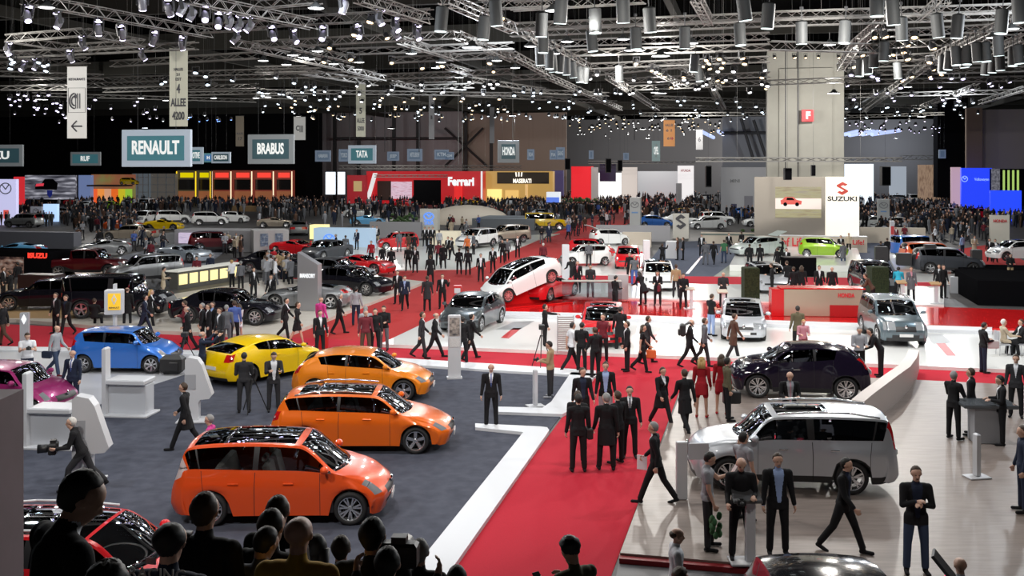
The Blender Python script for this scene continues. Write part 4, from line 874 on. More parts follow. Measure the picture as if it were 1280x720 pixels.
face_rect(iz, .0, .69, .1, .8, screen_mat('isuzu_poster', ((.01, .01, .012), (.03, .01, .01), (.35, .2, .15), (.55, .5, .45)), (2, 1, 1.5), .5, 3), 'poster')
box_desk('stage_desk', 'black low desk in front of the dark red pickup', 'desk', 22, 67, 343, 374, mat('desk_maroon_black', (.03, .012, .014), .4), 1, 57)
# long bright bar counter
p0, p1 = G(222, 362), G(297, 350); bc = empty('bar_counter', (p0 + p1) / 2, math.atan2(p1.y - p0.y, p1.x - p0.x)); w_ = (p1 - p0).length
MB().box((0, .3, .5), (w_, .6, 1.0)).build('front', mat('bar_dark', (.1, .1, .09), .5), bc); MB().box((0, .3, 1.05), (w_ + .3, .9, .1), bev=.02).build('worktop', glow('bar_top', (.75, .75, .68), .5), bc)
for k in range(6): MB().box((-w_ / 2 + w_ * (k + .5) / 6, -.02, .55), (w_ / 6 * .75, .04, .6)).build('lit_panel', glow('bar_panel', (1, .85, .4), 1.0), bc)
tag(bc, 'bar counter with white top and glowing yellow front panels', 'counter')
t = signwall('lit_box_sign', 'glowing yellow white box sign behind the red coupe', 'sign', 387, 406, 281, 299, 100, glow('lit_yellow', (1, .85, .4), 1.0), 1.2); face_rect(t, .3, .7, .2, .75, glow('lit_gold', (.8, .55, .05), .9), 'emblem')
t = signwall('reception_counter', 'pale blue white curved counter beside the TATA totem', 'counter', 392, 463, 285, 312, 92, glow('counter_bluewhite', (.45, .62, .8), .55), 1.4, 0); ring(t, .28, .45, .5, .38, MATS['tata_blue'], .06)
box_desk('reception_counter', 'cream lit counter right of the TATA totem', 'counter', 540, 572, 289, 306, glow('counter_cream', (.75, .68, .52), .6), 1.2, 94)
box_desk('low_partition', 'curved grey partition behind the small red open door car', 'partition', 462, 526, 277, 297, M_GREYW, .5, 104)
sv = box_desk('grey_canopy', 'long low dark grey canopy stand behind beige estate car', 'stand roof', 590, 668, 273, 290, mat('canopy_grey', (.16, .18, .2), .4), 8, 118)
# far left booths under the black drape
def booth(label, px0, px1, py0, py1, Y, m, **k): return signwall('exhibition_stand', label, 'exhibition stand', px0, px1, py0, py1, Y, m, k.pop('th', 1.0), 0, **k)
v = signwall('video_wall', 'large video wall showing dark red car at left', 'screen', 31, 94, 219, 249, 195, screen_mat('video_grey', ((.02, .02, .03), (.12, .12, .15), (.6, .6, .68)), (1, 1, 4), .8), .5)
mb = MB(); mb.ext([(-2.6, -.7), (2.0, -.8), (2.2, .4), (1.2, 1.2), (-.6, 1.2), (-1.2, .4), (-2.6, .2)], (-.3, -.3, 2.6), (1, 0, 0), (0, 0, 1), .05).build('picture_car', mat('video_black', (.01, .01, .015), .3), v)
mb = MB(); mb.ext([(-2.5, -.2), (-.8, -.1), (-.7, .4), (-2.3, .3)], (-.3, -.36, 2.6), (1, 0, 0), (0, 0, 1), .05).build('picture_bonnet', glow('video_red2', (.7, .05, .08), .9), v)
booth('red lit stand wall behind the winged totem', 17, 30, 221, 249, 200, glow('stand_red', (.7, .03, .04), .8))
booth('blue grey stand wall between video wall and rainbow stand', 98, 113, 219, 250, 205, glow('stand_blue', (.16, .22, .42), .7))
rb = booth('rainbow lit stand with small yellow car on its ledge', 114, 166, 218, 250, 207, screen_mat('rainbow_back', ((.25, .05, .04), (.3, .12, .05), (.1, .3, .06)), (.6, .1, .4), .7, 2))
for k, (c_) in enumerate(((.9, .12, .02), (.9, .3, .05), (.7, .35, .2), (.85, .15, .02), (.6, .5, .02), (.3, .55, .05))): face_rect(rb, k / 6, (k + 1) / 6, .0, .5, glow('rainbow%d' % k, c_, .8), 'lit_panel', .2)
MB().box((1.0, -2.2, 3.56), (rb['_w'] * .8, 4.0, .3)).build('ledge', mat('ledge_dark', (.05, .04, .04), .6), rb)
for lb_, px0, px1, c_, t_, tc in (('dark glazed booth with pale grid lights right of the rainbow stand', 166, 186, (.10, .12, .14), '', None), ('grey brown booth with hanging oval sign', 187, 219, (.10, .09, .08), '', None)):
    b_ = booth(lb_, px0, px1, 217, 250, 208, glow('booth%d' % px0, c_, .6))
    mb = MB()
    for k in range(4): mb.box((-b_['_w'] / 2 + b_['_w'] * k / 3, -.15, b_['_h'] / 2), (.15, .1, b_['_h']))
    for k in range(4): mb.box((0, -.15, b_['_h'] * (k + .5) / 4), (b_['_w'], .1, .1))
    mb.build('grid_frame', mat('grid_pale', (.3, .33, .36), .5), b_)
bx = [(221, 246, 'yellow edged'), (247, 264, 'yellow edged narrow'), (265, 290, 'first red lit'), (291, 316, 'second red lit'), (317, 343, 'third red lit'), (344, 366, 'fourth red lit')]
for i, (x0, x1, nm) in enumerate(bx):
    b_ = booth(nm + ' glass fronted hospitality booth below the black drape', x0, x1, 213, 250, 210, glow('hosp%d' % (i > 1), (.16, .03, .02) if i > 1 else (.05, .04, .02), .8))
    for fx in (.0, 1.0): face_rect(b_, max(0, fx - .05), min(1, fx + .05), .0, .97, glow('post_yellow', (1, .65, .02), 1.2) if i < 2 else glow('post_warm', (1, .75, .5), 1.3), 'lit_post', .25)
    face_rect(b_, .2, .85, .78, .93, glow('sign_yellow', (.8, .65, 0), .8) if i < 2 else glow('sign_red', (.95, .06, .04), 1.0), 'fascia_sign', .2)
    face_rect(b_, .1, .9, .4, .72, mat('booth_glass_dark', (.02, .018, .018), .2), 'upper_glass', .15)
    face_rect(b_, .1, .9, .05, .36, glow('booth_warm', (.4, .14, .06) , .45), 'lower_glass', .15)
box_desk('low_partition', 'tan partition before the far booths', 'partition', 287, 322, 257, 267, M_TAN, .5, 168)
box_desk('low_partition', 'dark long partition below the red booths', 'partition', 322, 385, 252, 262, mat('partition_charcoal', (.05, .05, .055), .6), .5, 172)
for k, (x0, x1) in enumerate(((407, 418), (422, 430))):
    t = signwall('light_column', ('wide' if k == 0 else 'narrow') + ' white glowing light column beside the red stand', 'light column', x0, x1, 215, 243, 190, glow('column_glow', (.8, .9, 1), 1.5), .5)
# red stand with big screen
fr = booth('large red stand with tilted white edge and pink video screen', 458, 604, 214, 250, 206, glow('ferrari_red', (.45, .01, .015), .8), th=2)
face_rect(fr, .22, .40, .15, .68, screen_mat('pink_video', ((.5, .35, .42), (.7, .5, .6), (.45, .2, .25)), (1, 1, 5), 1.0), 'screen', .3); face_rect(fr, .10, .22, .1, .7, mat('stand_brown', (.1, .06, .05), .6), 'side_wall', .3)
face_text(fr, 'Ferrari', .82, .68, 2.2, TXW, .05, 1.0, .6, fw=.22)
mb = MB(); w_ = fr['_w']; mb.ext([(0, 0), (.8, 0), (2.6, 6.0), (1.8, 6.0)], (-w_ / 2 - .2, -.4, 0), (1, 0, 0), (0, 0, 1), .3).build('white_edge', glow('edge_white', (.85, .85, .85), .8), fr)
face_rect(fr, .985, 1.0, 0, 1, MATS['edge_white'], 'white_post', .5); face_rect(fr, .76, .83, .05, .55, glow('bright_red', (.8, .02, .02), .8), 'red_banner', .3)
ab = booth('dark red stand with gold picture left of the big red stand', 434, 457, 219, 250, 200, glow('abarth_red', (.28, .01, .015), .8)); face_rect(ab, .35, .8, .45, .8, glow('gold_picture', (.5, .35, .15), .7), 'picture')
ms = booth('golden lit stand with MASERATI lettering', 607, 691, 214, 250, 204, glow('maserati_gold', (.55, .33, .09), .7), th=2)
face_rect(ms, .18, .95, .62, .97, mat('fascia_dark', (.05, .035, .02), .5), 'fascia', .4); face_text(ms, 'MASERATI', .56, .70, 1.1, glow('ms_cream', (1, .93, .8), 1.2), .04, 1.0, .7, fw=.27)
mb = MB()
for s in (-1, 0, 1): mb.tube((.06 * w_ * .1 + s * .5, -.7, ms['_h'] * .84), (.06 * w_ * .1 + s * .6, -.7, ms['_h'] * .97), .13, None, 5)
mb.build('trident', MATS['ms_cream'], ms); face_rect(ms, .03, .25, .03, .45, glow('gold_bright', (1, .75, .25), 1.1), 'lit_window', .3); face_rect(ms, .3, .5, .03, .42, glow('gold_mid', (.8, .5, .15), .9), 'lit_window', .3); face_rect(ms, .6, .64, .0, .6, glow('gold_post', (.8, .5, .2), .8), 'post', .5)
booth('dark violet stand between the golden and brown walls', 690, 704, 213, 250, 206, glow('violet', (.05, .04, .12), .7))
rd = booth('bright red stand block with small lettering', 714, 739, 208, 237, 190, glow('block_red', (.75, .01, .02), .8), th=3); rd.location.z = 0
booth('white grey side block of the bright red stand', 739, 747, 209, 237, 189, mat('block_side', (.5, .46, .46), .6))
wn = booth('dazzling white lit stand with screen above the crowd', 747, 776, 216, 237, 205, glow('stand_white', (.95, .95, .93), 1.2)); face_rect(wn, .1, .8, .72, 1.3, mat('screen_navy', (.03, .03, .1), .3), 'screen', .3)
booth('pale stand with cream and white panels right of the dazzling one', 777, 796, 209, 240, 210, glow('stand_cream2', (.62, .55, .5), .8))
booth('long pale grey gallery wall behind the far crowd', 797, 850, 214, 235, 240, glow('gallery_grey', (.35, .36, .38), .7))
hy = booth('white stand with small red lettering beyond the crowd', 847, 867, 207, 222, 215, glow('stand_hy', (.85, .82, .82), .9)); face_text(hy, 'HYUNDAI', .5, .86, .7, TXR, .03, fw=.6)
mn = booth('pale grey display wall with winged badge left of the column', 901, 960, 209, 245, 150, mat('mini_wall', (.52, .53, .56), .6), th=1)
face_text(mn, 'MINI', .3, .72, .7, TXG, .02, fw=.2); face_rect(mn, .22, .34, .1, .26, mat('screen_navy'), 'screen'); face_rect(mn, .5, .68, .0, .42, mat('panel_mid', (.25, .25, .29), .5), 'side_panel')
signwall('tall_banner_panel', 'grey upright board rising out of the far crowd', 'banner', 845, 852, 229, 246, 175, GR, .3, 0)
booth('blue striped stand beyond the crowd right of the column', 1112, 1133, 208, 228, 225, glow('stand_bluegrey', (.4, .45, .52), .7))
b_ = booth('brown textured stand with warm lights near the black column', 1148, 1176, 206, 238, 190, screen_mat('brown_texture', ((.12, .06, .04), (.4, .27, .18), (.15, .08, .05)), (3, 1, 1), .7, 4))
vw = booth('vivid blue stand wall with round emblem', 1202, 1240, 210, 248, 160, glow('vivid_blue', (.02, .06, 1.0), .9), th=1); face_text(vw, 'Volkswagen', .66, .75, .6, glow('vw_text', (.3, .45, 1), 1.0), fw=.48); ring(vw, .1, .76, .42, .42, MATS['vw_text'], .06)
v2 = booth('black booth with green light tubes beside blue wall', 1239, 1330, 211, 252, 158, M_DARK)
for k in range(4): face_rect(v2, .16 + k * .065, .19 + k * .065, .45, .97, glow('green_tube', (.4, .6, .15), .9), 'light_tube')
face_rect(v2, .0, .12, .5, 1, screen_mat('grey_video', ((.02, .02, .03), (.3, .3, .35)), (3, 1, 4), .7), 'screen')
signwall('blue_screen', 'lower vivid blue panel standing before the blue stand wall', 'display wall', 1238, 1277, 238, 268, 138, glow('vivid_blue2', (.02, .07, 1.0), .9), .6, 0)
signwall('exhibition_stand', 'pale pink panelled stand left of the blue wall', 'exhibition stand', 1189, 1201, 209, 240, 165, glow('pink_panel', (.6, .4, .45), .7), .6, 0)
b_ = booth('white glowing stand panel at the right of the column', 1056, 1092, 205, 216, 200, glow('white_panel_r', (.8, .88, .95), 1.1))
for px, py0, py1, Y, w_, lb_ in ((693, 240, 255, 165, 15, 'white and blue illuminated box beyond the dark crowd'),):
    t = signwall('lit_box_sign', lb_, 'sign', 683, 699, py0, 253, Y, glow('box_white', (.75, .8, .85), .9), 1.5); face_rect(t, 0, 1, .0, .5, glow('box_blue', (.1, .2, .75), .9), 'blue_panel')

# dark roof girders over the trusses
mb = MB()
for k in range(9):
    y0 = 45 + k * 22; mb.box((10, y0, 18.9), (260, .5, 1.6), mtx=Matrix.Rotation(-AX, 3, 'Z'))
for k in range(8):
    x0 = -70 + k * 24; mb.box((x0 + 20, 120, 18.2), (.45, 240, .8), mtx=Matrix.Rotation(-AX, 3, 'Z'))
struct('beam_roof', mb, mat('girder_dark', (.035, .034, .03), .9, spec=.1))

# ================================================================ the cars on show
PNT = dict(scenic=paint('scenic_orange', (.78, .085, .012), .15), estate=paint('estate_orange', (.88, .16, .008), .1), hatch=paint('hatch_amber', (.92, .26, .008), .1), yellow=paint('yellow', (.88, .58, .0)),
 blue=paint('blue', (.035, .17, .60), .25), magenta=paint('magenta', (.30, .02, .13), .25), silver=paint('silver', (.56, .59, .64), .45), black=paint('black', (.008, .008, .012)), jblack=paint('juke_black', (.012, .008, .02)), crv=paint('teal_grey', (.10, .14, .165), .5),
 white=paint('white', (.82, .84, .84)), red=paint('red', (.62, .008, .015)), dgrey=paint('dark_grey', (.07, .085, .095), .5), maroon=paint('maroon', (.09, .004, .008), .3), green=paint('lime_green', (.30, .55, .02), .2), champagne=paint('champagne', (.42, .36, .29), .4),
 orange=paint('orange', (.75, .12, .02)), lblue=paint('light_blue', (.12, .38, .65)), paleb=paint('pale_blue', (.45, .52, .6), .3), navy=paint('deep_blue', (.01, .03, .3), .2), grey=paint('mid_grey', (.25, .26, .27), .4), minty=paint('mint_white', (.62, .70, .68), .2), asphalt=mat('paint_asphalt', (.04, .045, .055), .45, metal=.3, coat=.25))
def put_car(px, py, face, label, K, pnt, group=None, z=.02, q=1.0, **k):
    """px, py: pixel of the car's ground point under its middle; face: heading, 0 right in the picture, 90 away."""
    c = car(k.pop('name', 'car'), K, PNT[pnt], q, **k); c.location = G(px, py, z); c.rotation_euler = (0, 0, R(face)); tag(c, label, 'car', group); return c
put_car(357, 639, 1.5, 'orange-red compact people carrier with black glass roof', K_SCENIC, 'scenic', seat=SEATL, glass=tinted('scenic_glass', .35))
put_car(455, 556, 0.5, 'bright orange estate car with silver roof rails on slate carpet', K_ESTATE, 'estate', glass=tinted('est_glass', .2))
put_car(455, 494, -1, 'amber orange five-door hatchback parked behind the orange estate', K_HATCH, 'hatch', glass=tinted('est_glass'))
put_car(331, 470, 52, 'bright yellow sports hatchback seen from its rear corner', K_COUPE, 'yellow', rim=DARKALLOY)
put_car(160, 461, -3.5, 'metallic blue three-door hatchback with white roof spoiler', K_MINI, 'blue', z=.035, glass=tinted('est_glass'))
put_car(12, 517, -8, 'magenta small hatchback cut off by the left edge', K_MINI, 'magenta', z=.035)
xt = put_car(986, 602, 174, 'silver off-road estate with sunroof facing left on oak floor', K_XTRAIL, 'silver', z=.15, glass=tinted('est_glass')); xt.scale = (.96, .96, .97)
put_car(998, 492, 171, 'glossy black crossover with red roof antenna and flared arches', K_JUKE, 'jblack', z=.15)
put_car(1114, 423, -96, 'teal grey compact off-roader seen from the front', K_SUV, 'crv', z=.14)
put_car(928, 418, -101, 'silver hatchback seen head-on on the white floor', K_CIVIC, 'silver', z=.14)
put_car(754, 424, -95, 'red five-door hatchback seen head-on behind the visitors', K_CIVIC, 'red', z=.14)
put_car(591, 408, -108, 'dark grey compact car angled on the white floor corner', K_HATCH, 'dgrey', z=.14)
# white concept car nosed down on its ramp
wc = put_car(655, 366, -146, 'white and red concept hatchback tilted nose down on ramp', K_WEDGE, 'white', z=1.15, rim=mat('rim_pink', (.7, .25, .25), .3, metal=.3))
wc.rotation_euler = (0, R(16.5), R(-146)); Mw = Matrix.Rotation(R(-146), 3, 'Z') @ Matrix.Rotation(R(16.5), 3, 'Y')
wc.location = Vector((-.15, 50.3, .52)) - Mw @ Vector((1.38, .8, 0))
rp = empty('car_ramp', (wc.location.x, wc.location.y, .22), R(-146)); hz = wc.location.z - .22; sp_ = math.tan(R(16.5))
MB().ext([(-1.5, 0), (1.2, 0), (1.0, hz - 1.0 * sp_ + .2), (-.9, hz + .9 * sp_ + .2)], (0, 0, 0), (1, 0, 0), (0, 0, 1), .3).build('wedge', M_REDGL, rp)
MB().box((-.2, 0, .03), (4.4, 2.0, .06), bev=.01).build('base_plate', M_REDGL, rp); tag(rp, 'red wedge ramp carrying the tilted white concept car', 'ramp')
# car at the bottom left seen over the visitors' heads
bc_ = put_car(100, 772, -3, 'red crossover with pale rails and starry black glass roof at bottom left', dict(K_SCENIC, L=4.25, H=1.56, sun=(4.05, 5.98, .9), rails=mat('rail_white', (.75, .75, .8), .3), wsg=tinted('clear_glass')), 'red', roof=1)
put_car(1048, 884, -90, 'dark grey crossover whose roof shows at the bottom edge', dict(K_HATCH, H=1.6, rtop=1.5, W=1.85, tl=(2.0, 2.01, .8, .9)), 'black', z=.02)
MID = [ # px, py, heading, label, kind, paint, z
 (683, 372, 60, 'red low coupe partly hidden behind the tilted white concept', K_SPORT, 'red', .3), (732, 331, -172, 'white boxy hatchback with black pillars behind grey shirted man', K_MINI, 'white', .2),
 (739, 322, -14, 'red small hatchback between the white cars', K_MINI, 'red', .2), (762, 306, 18, 'white small hatchback with open rear at the partition', K_MINI, 'white', .2), (785, 334, -98, 'red small hatchback facing forward left of blue carpet', K_MINI, 'red', .2),
 (822, 359, -94, 'white estate car behind the visitors in black', K_ESTATE, 'white', .3), (947, 319, -160, 'mint white hatchback with its tailgate raised on podium', K_HATCH, 'minty', .45), (1029, 321, -14, 'lime green small car with white roof on the podium', K_MINI, 'green', .45),
 (1145, 321, 12, 'blue boxy small jeep right of the thin white post', K_BOXY, 'blue', .2), (1166, 332, -4, 'orange compact off-roader between the blue and black ones', K_SUV, 'orange', .2), (1184, 341, -8, 'black compact off-roader on the white floor at right', K_SUV, 'asphalt', .2),
 (1091, 365, -95, 'black car half hidden by the dark hedge block', K_SUV, 'black', .3), (1272, 325, 185, 'white car on raised pale stand at the right edge', K_CIVIC, 'white', .5), (958, 362, -90, 'pale estate hidden behind left hedge block', K_ESTATE, 'silver', .3),
 (150, 395, 0, 'tall black limousine van with tan seats at left', K_BOXY, 'black', .17), (64, 385, 186, 'black low coupe with lit headlight at left', K_SEDAN, 'black', .17), (285, 402, -9, 'big black saloon on cream floor behind the men in suits', K_SEDAN, 'black', .17),
 (110, 345, 0, 'dark red pickup truck beside the black desk', K_PICKUP, 'maroon', .17), (182, 352, -140, 'silver grey boxy off-roader behind the black limousine', K_SUV, 'grey', .1), (232, 326, -28, 'silver sports coupe on the grey blue floor', K_SPORT, 'paleb', .1),
 (163, 300, 180, 'champagne long saloon before the white cars', K_SEDAN, 'champagne', .3), (128, 318, -155, 'silver grey low sports car behind the red pickup', K_SPORT, 'grey', .1), (20, 322, 180, 'pale blue coupe over the black left wall', K_SPORT, 'lblue', 0.02),
 (270, 314, 10, 'dark red off-roader behind silver sports coupe', K_SUV, 'maroon', .1), (372, 318, -20, 'red coupe behind brushed metal totem', K_SPORT, 'red', .1), (408, 324, -115, 'grey saloon with bright lamps near the red coupe', K_SEDAN, 'asphalt', .1),
 (452, 341, -18, 'red sports coupe behind the row of black saloons', K_SPORT, 'red', .16), (437, 366, -25, 'black saloon nearest the red aisle on the cream stand', K_SEDAN, 'black', .16), (418, 352, -20, 'black saloon parked behind the nearest one', K_SEDAN, 'asphalt', .16),
 (384, 383, 178, 'grey roadster with silver band behind the slanted totem', K_SPORT, 'grey', .16), (345, 340, -12, 'black long saloon behind the group in light shirts', K_SEDAN, 'black', .1),
 (497, 311, 197, 'small red city car with door open on the pale stand', K_MINI, 'red', .1), (596, 309, -125, 'white large off-roader on the pale stand', K_SUV, 'white', .1), (634, 303, -150, 'champagne large off-roader beside white one', K_SUV, 'champagne', .1)]
for px, py, fc, lb_, K, pn, z in MID:
    c = put_car(px, py, fc, lb_, K, pn, z=z, q=.55 if K not in (K_BOXY,) else .6, interior=py > 330 and K is not K_PICKUP)
    if pn == 'blue': c.scale = (.74, .86, .86)
    if lb_.startswith('mint') or 'open rear' in lb_:
        MB().box((-1.75, 0, 1.62), (.9, 1.2, .05), mtx=Matrix.Rotation(R(20), 3, 'Y')).build('tailgate', PNT['minty'], c)
# a second ring of small cars far down the hall; each copied from a few kinds
protoF = {}
FAR = [(80, 272, 5, 'white saloon with blue light beyond the winged totem', 'sedan', 'paleb', 1), (105, 262, 178, 'white hatchback in the crowd left of the champagne saloon', 'hatch', 'white', 1), (140, 262, 3, 'lime green car in the left crowd', 'mini', 'green', 1), (95, 256, 0, 'red coupe roof below the video wall', 'sport', 'red', 1), (182, 263, -90, 'white van like car at the head of the left crowd', 'boxy', 'white', 1),
 (180, 280, -95, 'white car seen from the rear between crowd and partition', 'suv', 'white', 1), (218, 279, 10, 'white off-roader with red roof stripe left of its twin', 'suv', 'white', 1), (263, 281, 12, 'white off-roader with red door line', 'suv', 'white', 1), (294, 278, -10, 'white hatchback before the tan partition', 'mini', 'white', 1), (205, 287, 0, 'yellow convertible in front of the white off-roaders', 'sport', 'yellow', .8),
 (155, 287, 15, 'orange low coupe left of the champagne saloon', 'sport', 'orange', 1), (30, 284, 170, 'grey off-roader between the white totems', 'suv', 'grey', 1), (345, 284, 5, 'cream roadster behind the grey partition', 'sport', 'champagne', 1), (374, 293, 100, 'pale grey saloon left of the yellow lit box', 'sedan', 'grey', 1), (150, 248, -8, 'small yellow car on the rainbow stand', 'mini', 'yellow', 3.6),
 (450, 262, 5, 'silver car before the dark red stand', 'sport', 'grey', 1), (460, 281, 5, 'blue low coupe left of TATA totem', 'sport', 'lblue', 1), (448, 271, 0, 'white flat aircraft-like car in front of the red stand', 'sport', 'white', 1), (565, 270, 0, 'yellow striped black coupe near the cream rock', 'sport', 'yellow', 1), (615, 268, 0, 'red sports car left of the grey canopy', 'sport', 'red', 1), (680, 274, 5, 'pale blue rounded coupe right of the grey canopy', 'hatch', 'paleb', 1),
 (682, 287, 0, 'yellow off-road buggy beside the grey canopy', 'boxy', 'yellow', .3), (722, 264, -90, 'small black car with bright lamps by the shrubs', 'mini', 'dgrey', 1), (745, 266, -60, 'silver small car by the grey totem', 'mini', 'silver', 1), (760, 262, 0, 'yellow coupe at the side of the red aisle', 'sport', 'yellow', 1), (738, 254, 0, 'deep blue van on raised stand', 'boxy', 'navy', 1),
 (818, 284, 3, 'deep blue hatchback parked by oval emblem totem', 'hatch', 'blue', 1), (850, 282, 0, 'white saloon behind the blue hatchback', 'sedan', 'white', .8), (885, 286, 178, 'white hatchback right of S emblem totem', 'hatch', 'white', .8), (896, 281, 5, 'white crossover behind the white hatchback', 'suv', 'white', .8), (950, 283, 178, 'white hatchback touching the column edge', 'hatch', 'white', .8),
 (868, 266, 178, 'silver saloon in the crowd over the white cars', 'sedan', 'silver', .8), (858, 273, 0, 'yellow beach buggy in the crowd', 'mini', 'yellow', .8), (878, 251, 180, 'white estate deep in the crowd', 'estate', 'white', .8), (930, 272, 0, 'blue rally car left of column', 'hatch', 'blue', .8), (945, 256, 0, 'grey off-roader behind the blue rally car', 'suv', 'grey', .8),
 (1092, 285, 178, 'white estate left of the oval totem right of column', 'estate', 'white', .8), (1117, 287, 178, 'white coupe in front of the oval totem', 'sedan', 'white', .8), (1180, 272, 175, 'pale blue saloon in the right crowd', 'sedan', 'paleb', .6), (1222, 273, 5, 'bright red saloon before the blue screen', 'sedan', 'red', .8), (1205, 262, 5, 'white saloon behind the pale blue saloon', 'sedan', 'white', .8), (1150, 255, 0, 'white van in the far right crowd', 'boxy', 'white', .5),
 (1125, 252, 0, 'silver estate beyond the right crowd', 'estate', 'silver', .5), (860, 243, 0, 'silver hatchback at the far end', 'hatch', 'silver', .3), (790, 243, 0, 'yellow small car at the far end', 'mini', 'yellow', .3), (812, 242, 0, 'red sports car at the far end', 'sport', 'red', .3), (765, 246, 180, 'silver car under the dazzling white stand', 'hatch', 'silver', .3), (725, 246, 0, 'cream classic car under the bright red stand', 'mini', 'champagne', .5),
 (1260, 262, 0, 'silver car under green light tubes', 'hatch', 'silver', .5), (640, 257, 180, 'silver saloon under the golden stand', 'sedan', 'silver', .5), (508, 258, 0, 'red coupe on the big red stand', 'sport', 'red', .5), (590, 257, 0, 'yellow coupe on the red stand edge', 'sport', 'yellow', .5), (668, 261, 5, 'white small car left of the illuminated box', 'mini', 'white', .5), (330, 262, 0, 'black saloon by the dark partition', 'sedan', 'black', .5)]
KF = dict(sedan=K_SEDAN, hatch=K_HATCH, mini=K_MINI, sport=K_SPORT, boxy=K_BOXY, suv=K_SUV, estate=K_ESTATE)
PROTO_P = paint('proto', (.5, .5, .5))
for px, py, fc, lb_, kk, pn, z in FAR:
    z = z if z > 2 else .01
    first = kk not in protoF
    if first: c = car('car', dict(KF[kk], badge=0), PROTO_P, .4, interior=False); protoF[kk] = c; kids(c); [kids(x) for x in kids(c)]; c['pp'] = 0
    else: c = protoF[kk]
    if first: pend = (c, pn)
    c = c if first else copy_tree(c, None, {PROTO_P.name: PNT[pn]})
    if first:
        for ch in kids(c):
            for s_ in range(len(ch.material_slots)):
                pass
        c['_pn'] = pn
    c.location = G(px, py, z) if z < 2 else Vector((-74.5, 202.6, 3.71)); c.rotation_euler = (0, 0, R(fc)); tag(c, lb_, 'car')
for kk, c in protoF.items():
    for ch in kids(c):
        for sl in ch.material_slots:
            if sl.material == PROTO_P: sl.link = 'OBJECT'; sl.material = PNT[c['_pn']]
    del c['_pn'], c['pp']

# ================================================================ trusses, lamps and hanging signs
def truss(p0, p1, wd=.36, label=None, ch=.028, seg_=.5, three=False, group=None, name='lighting_truss'):
    p0, p1 = Vector(p0), Vector(p1); L = (p1 - p0).length; d = (p1 - p0).normalized(); sd = d.cross(Vector((0, 0, 1))).normalized(); up = sd.cross(d).normalized(); h = wd / 2
    mb = MB(); off = [sd * h + up * h, -sd * h + up * h, -sd * h - up * h, sd * h - up * h]
    for o_ in off: mb.tube(p0 - p0 + o_, p1 - p0 + o_, ch, None, 4)
    n = max(2, int(L / seg_))
    if n > 60: n = 60
    for k in range(n):
        for q in range(4):
            if q == 0 and L > 12: continue
            a, b = off[q], off[(q + 1) % 4]
            if k % 2: a, b = b, a
            mb.tube(d * (L * k / n) + a, d * (L * (k + 1) / n) + b, ch * .6, None, 3, cap=False)
    for k_ in (.2, .8): mb.tube(d * L * k_, d * L * k_ + Vector((0, 0, 19.99 - (p0 + d * L * k_).z)), .006, None, 3)
    o = mb.build(name, M_ALU); o.location = p0; return tag(o, label, 'truss', group)
ZT = 13.6
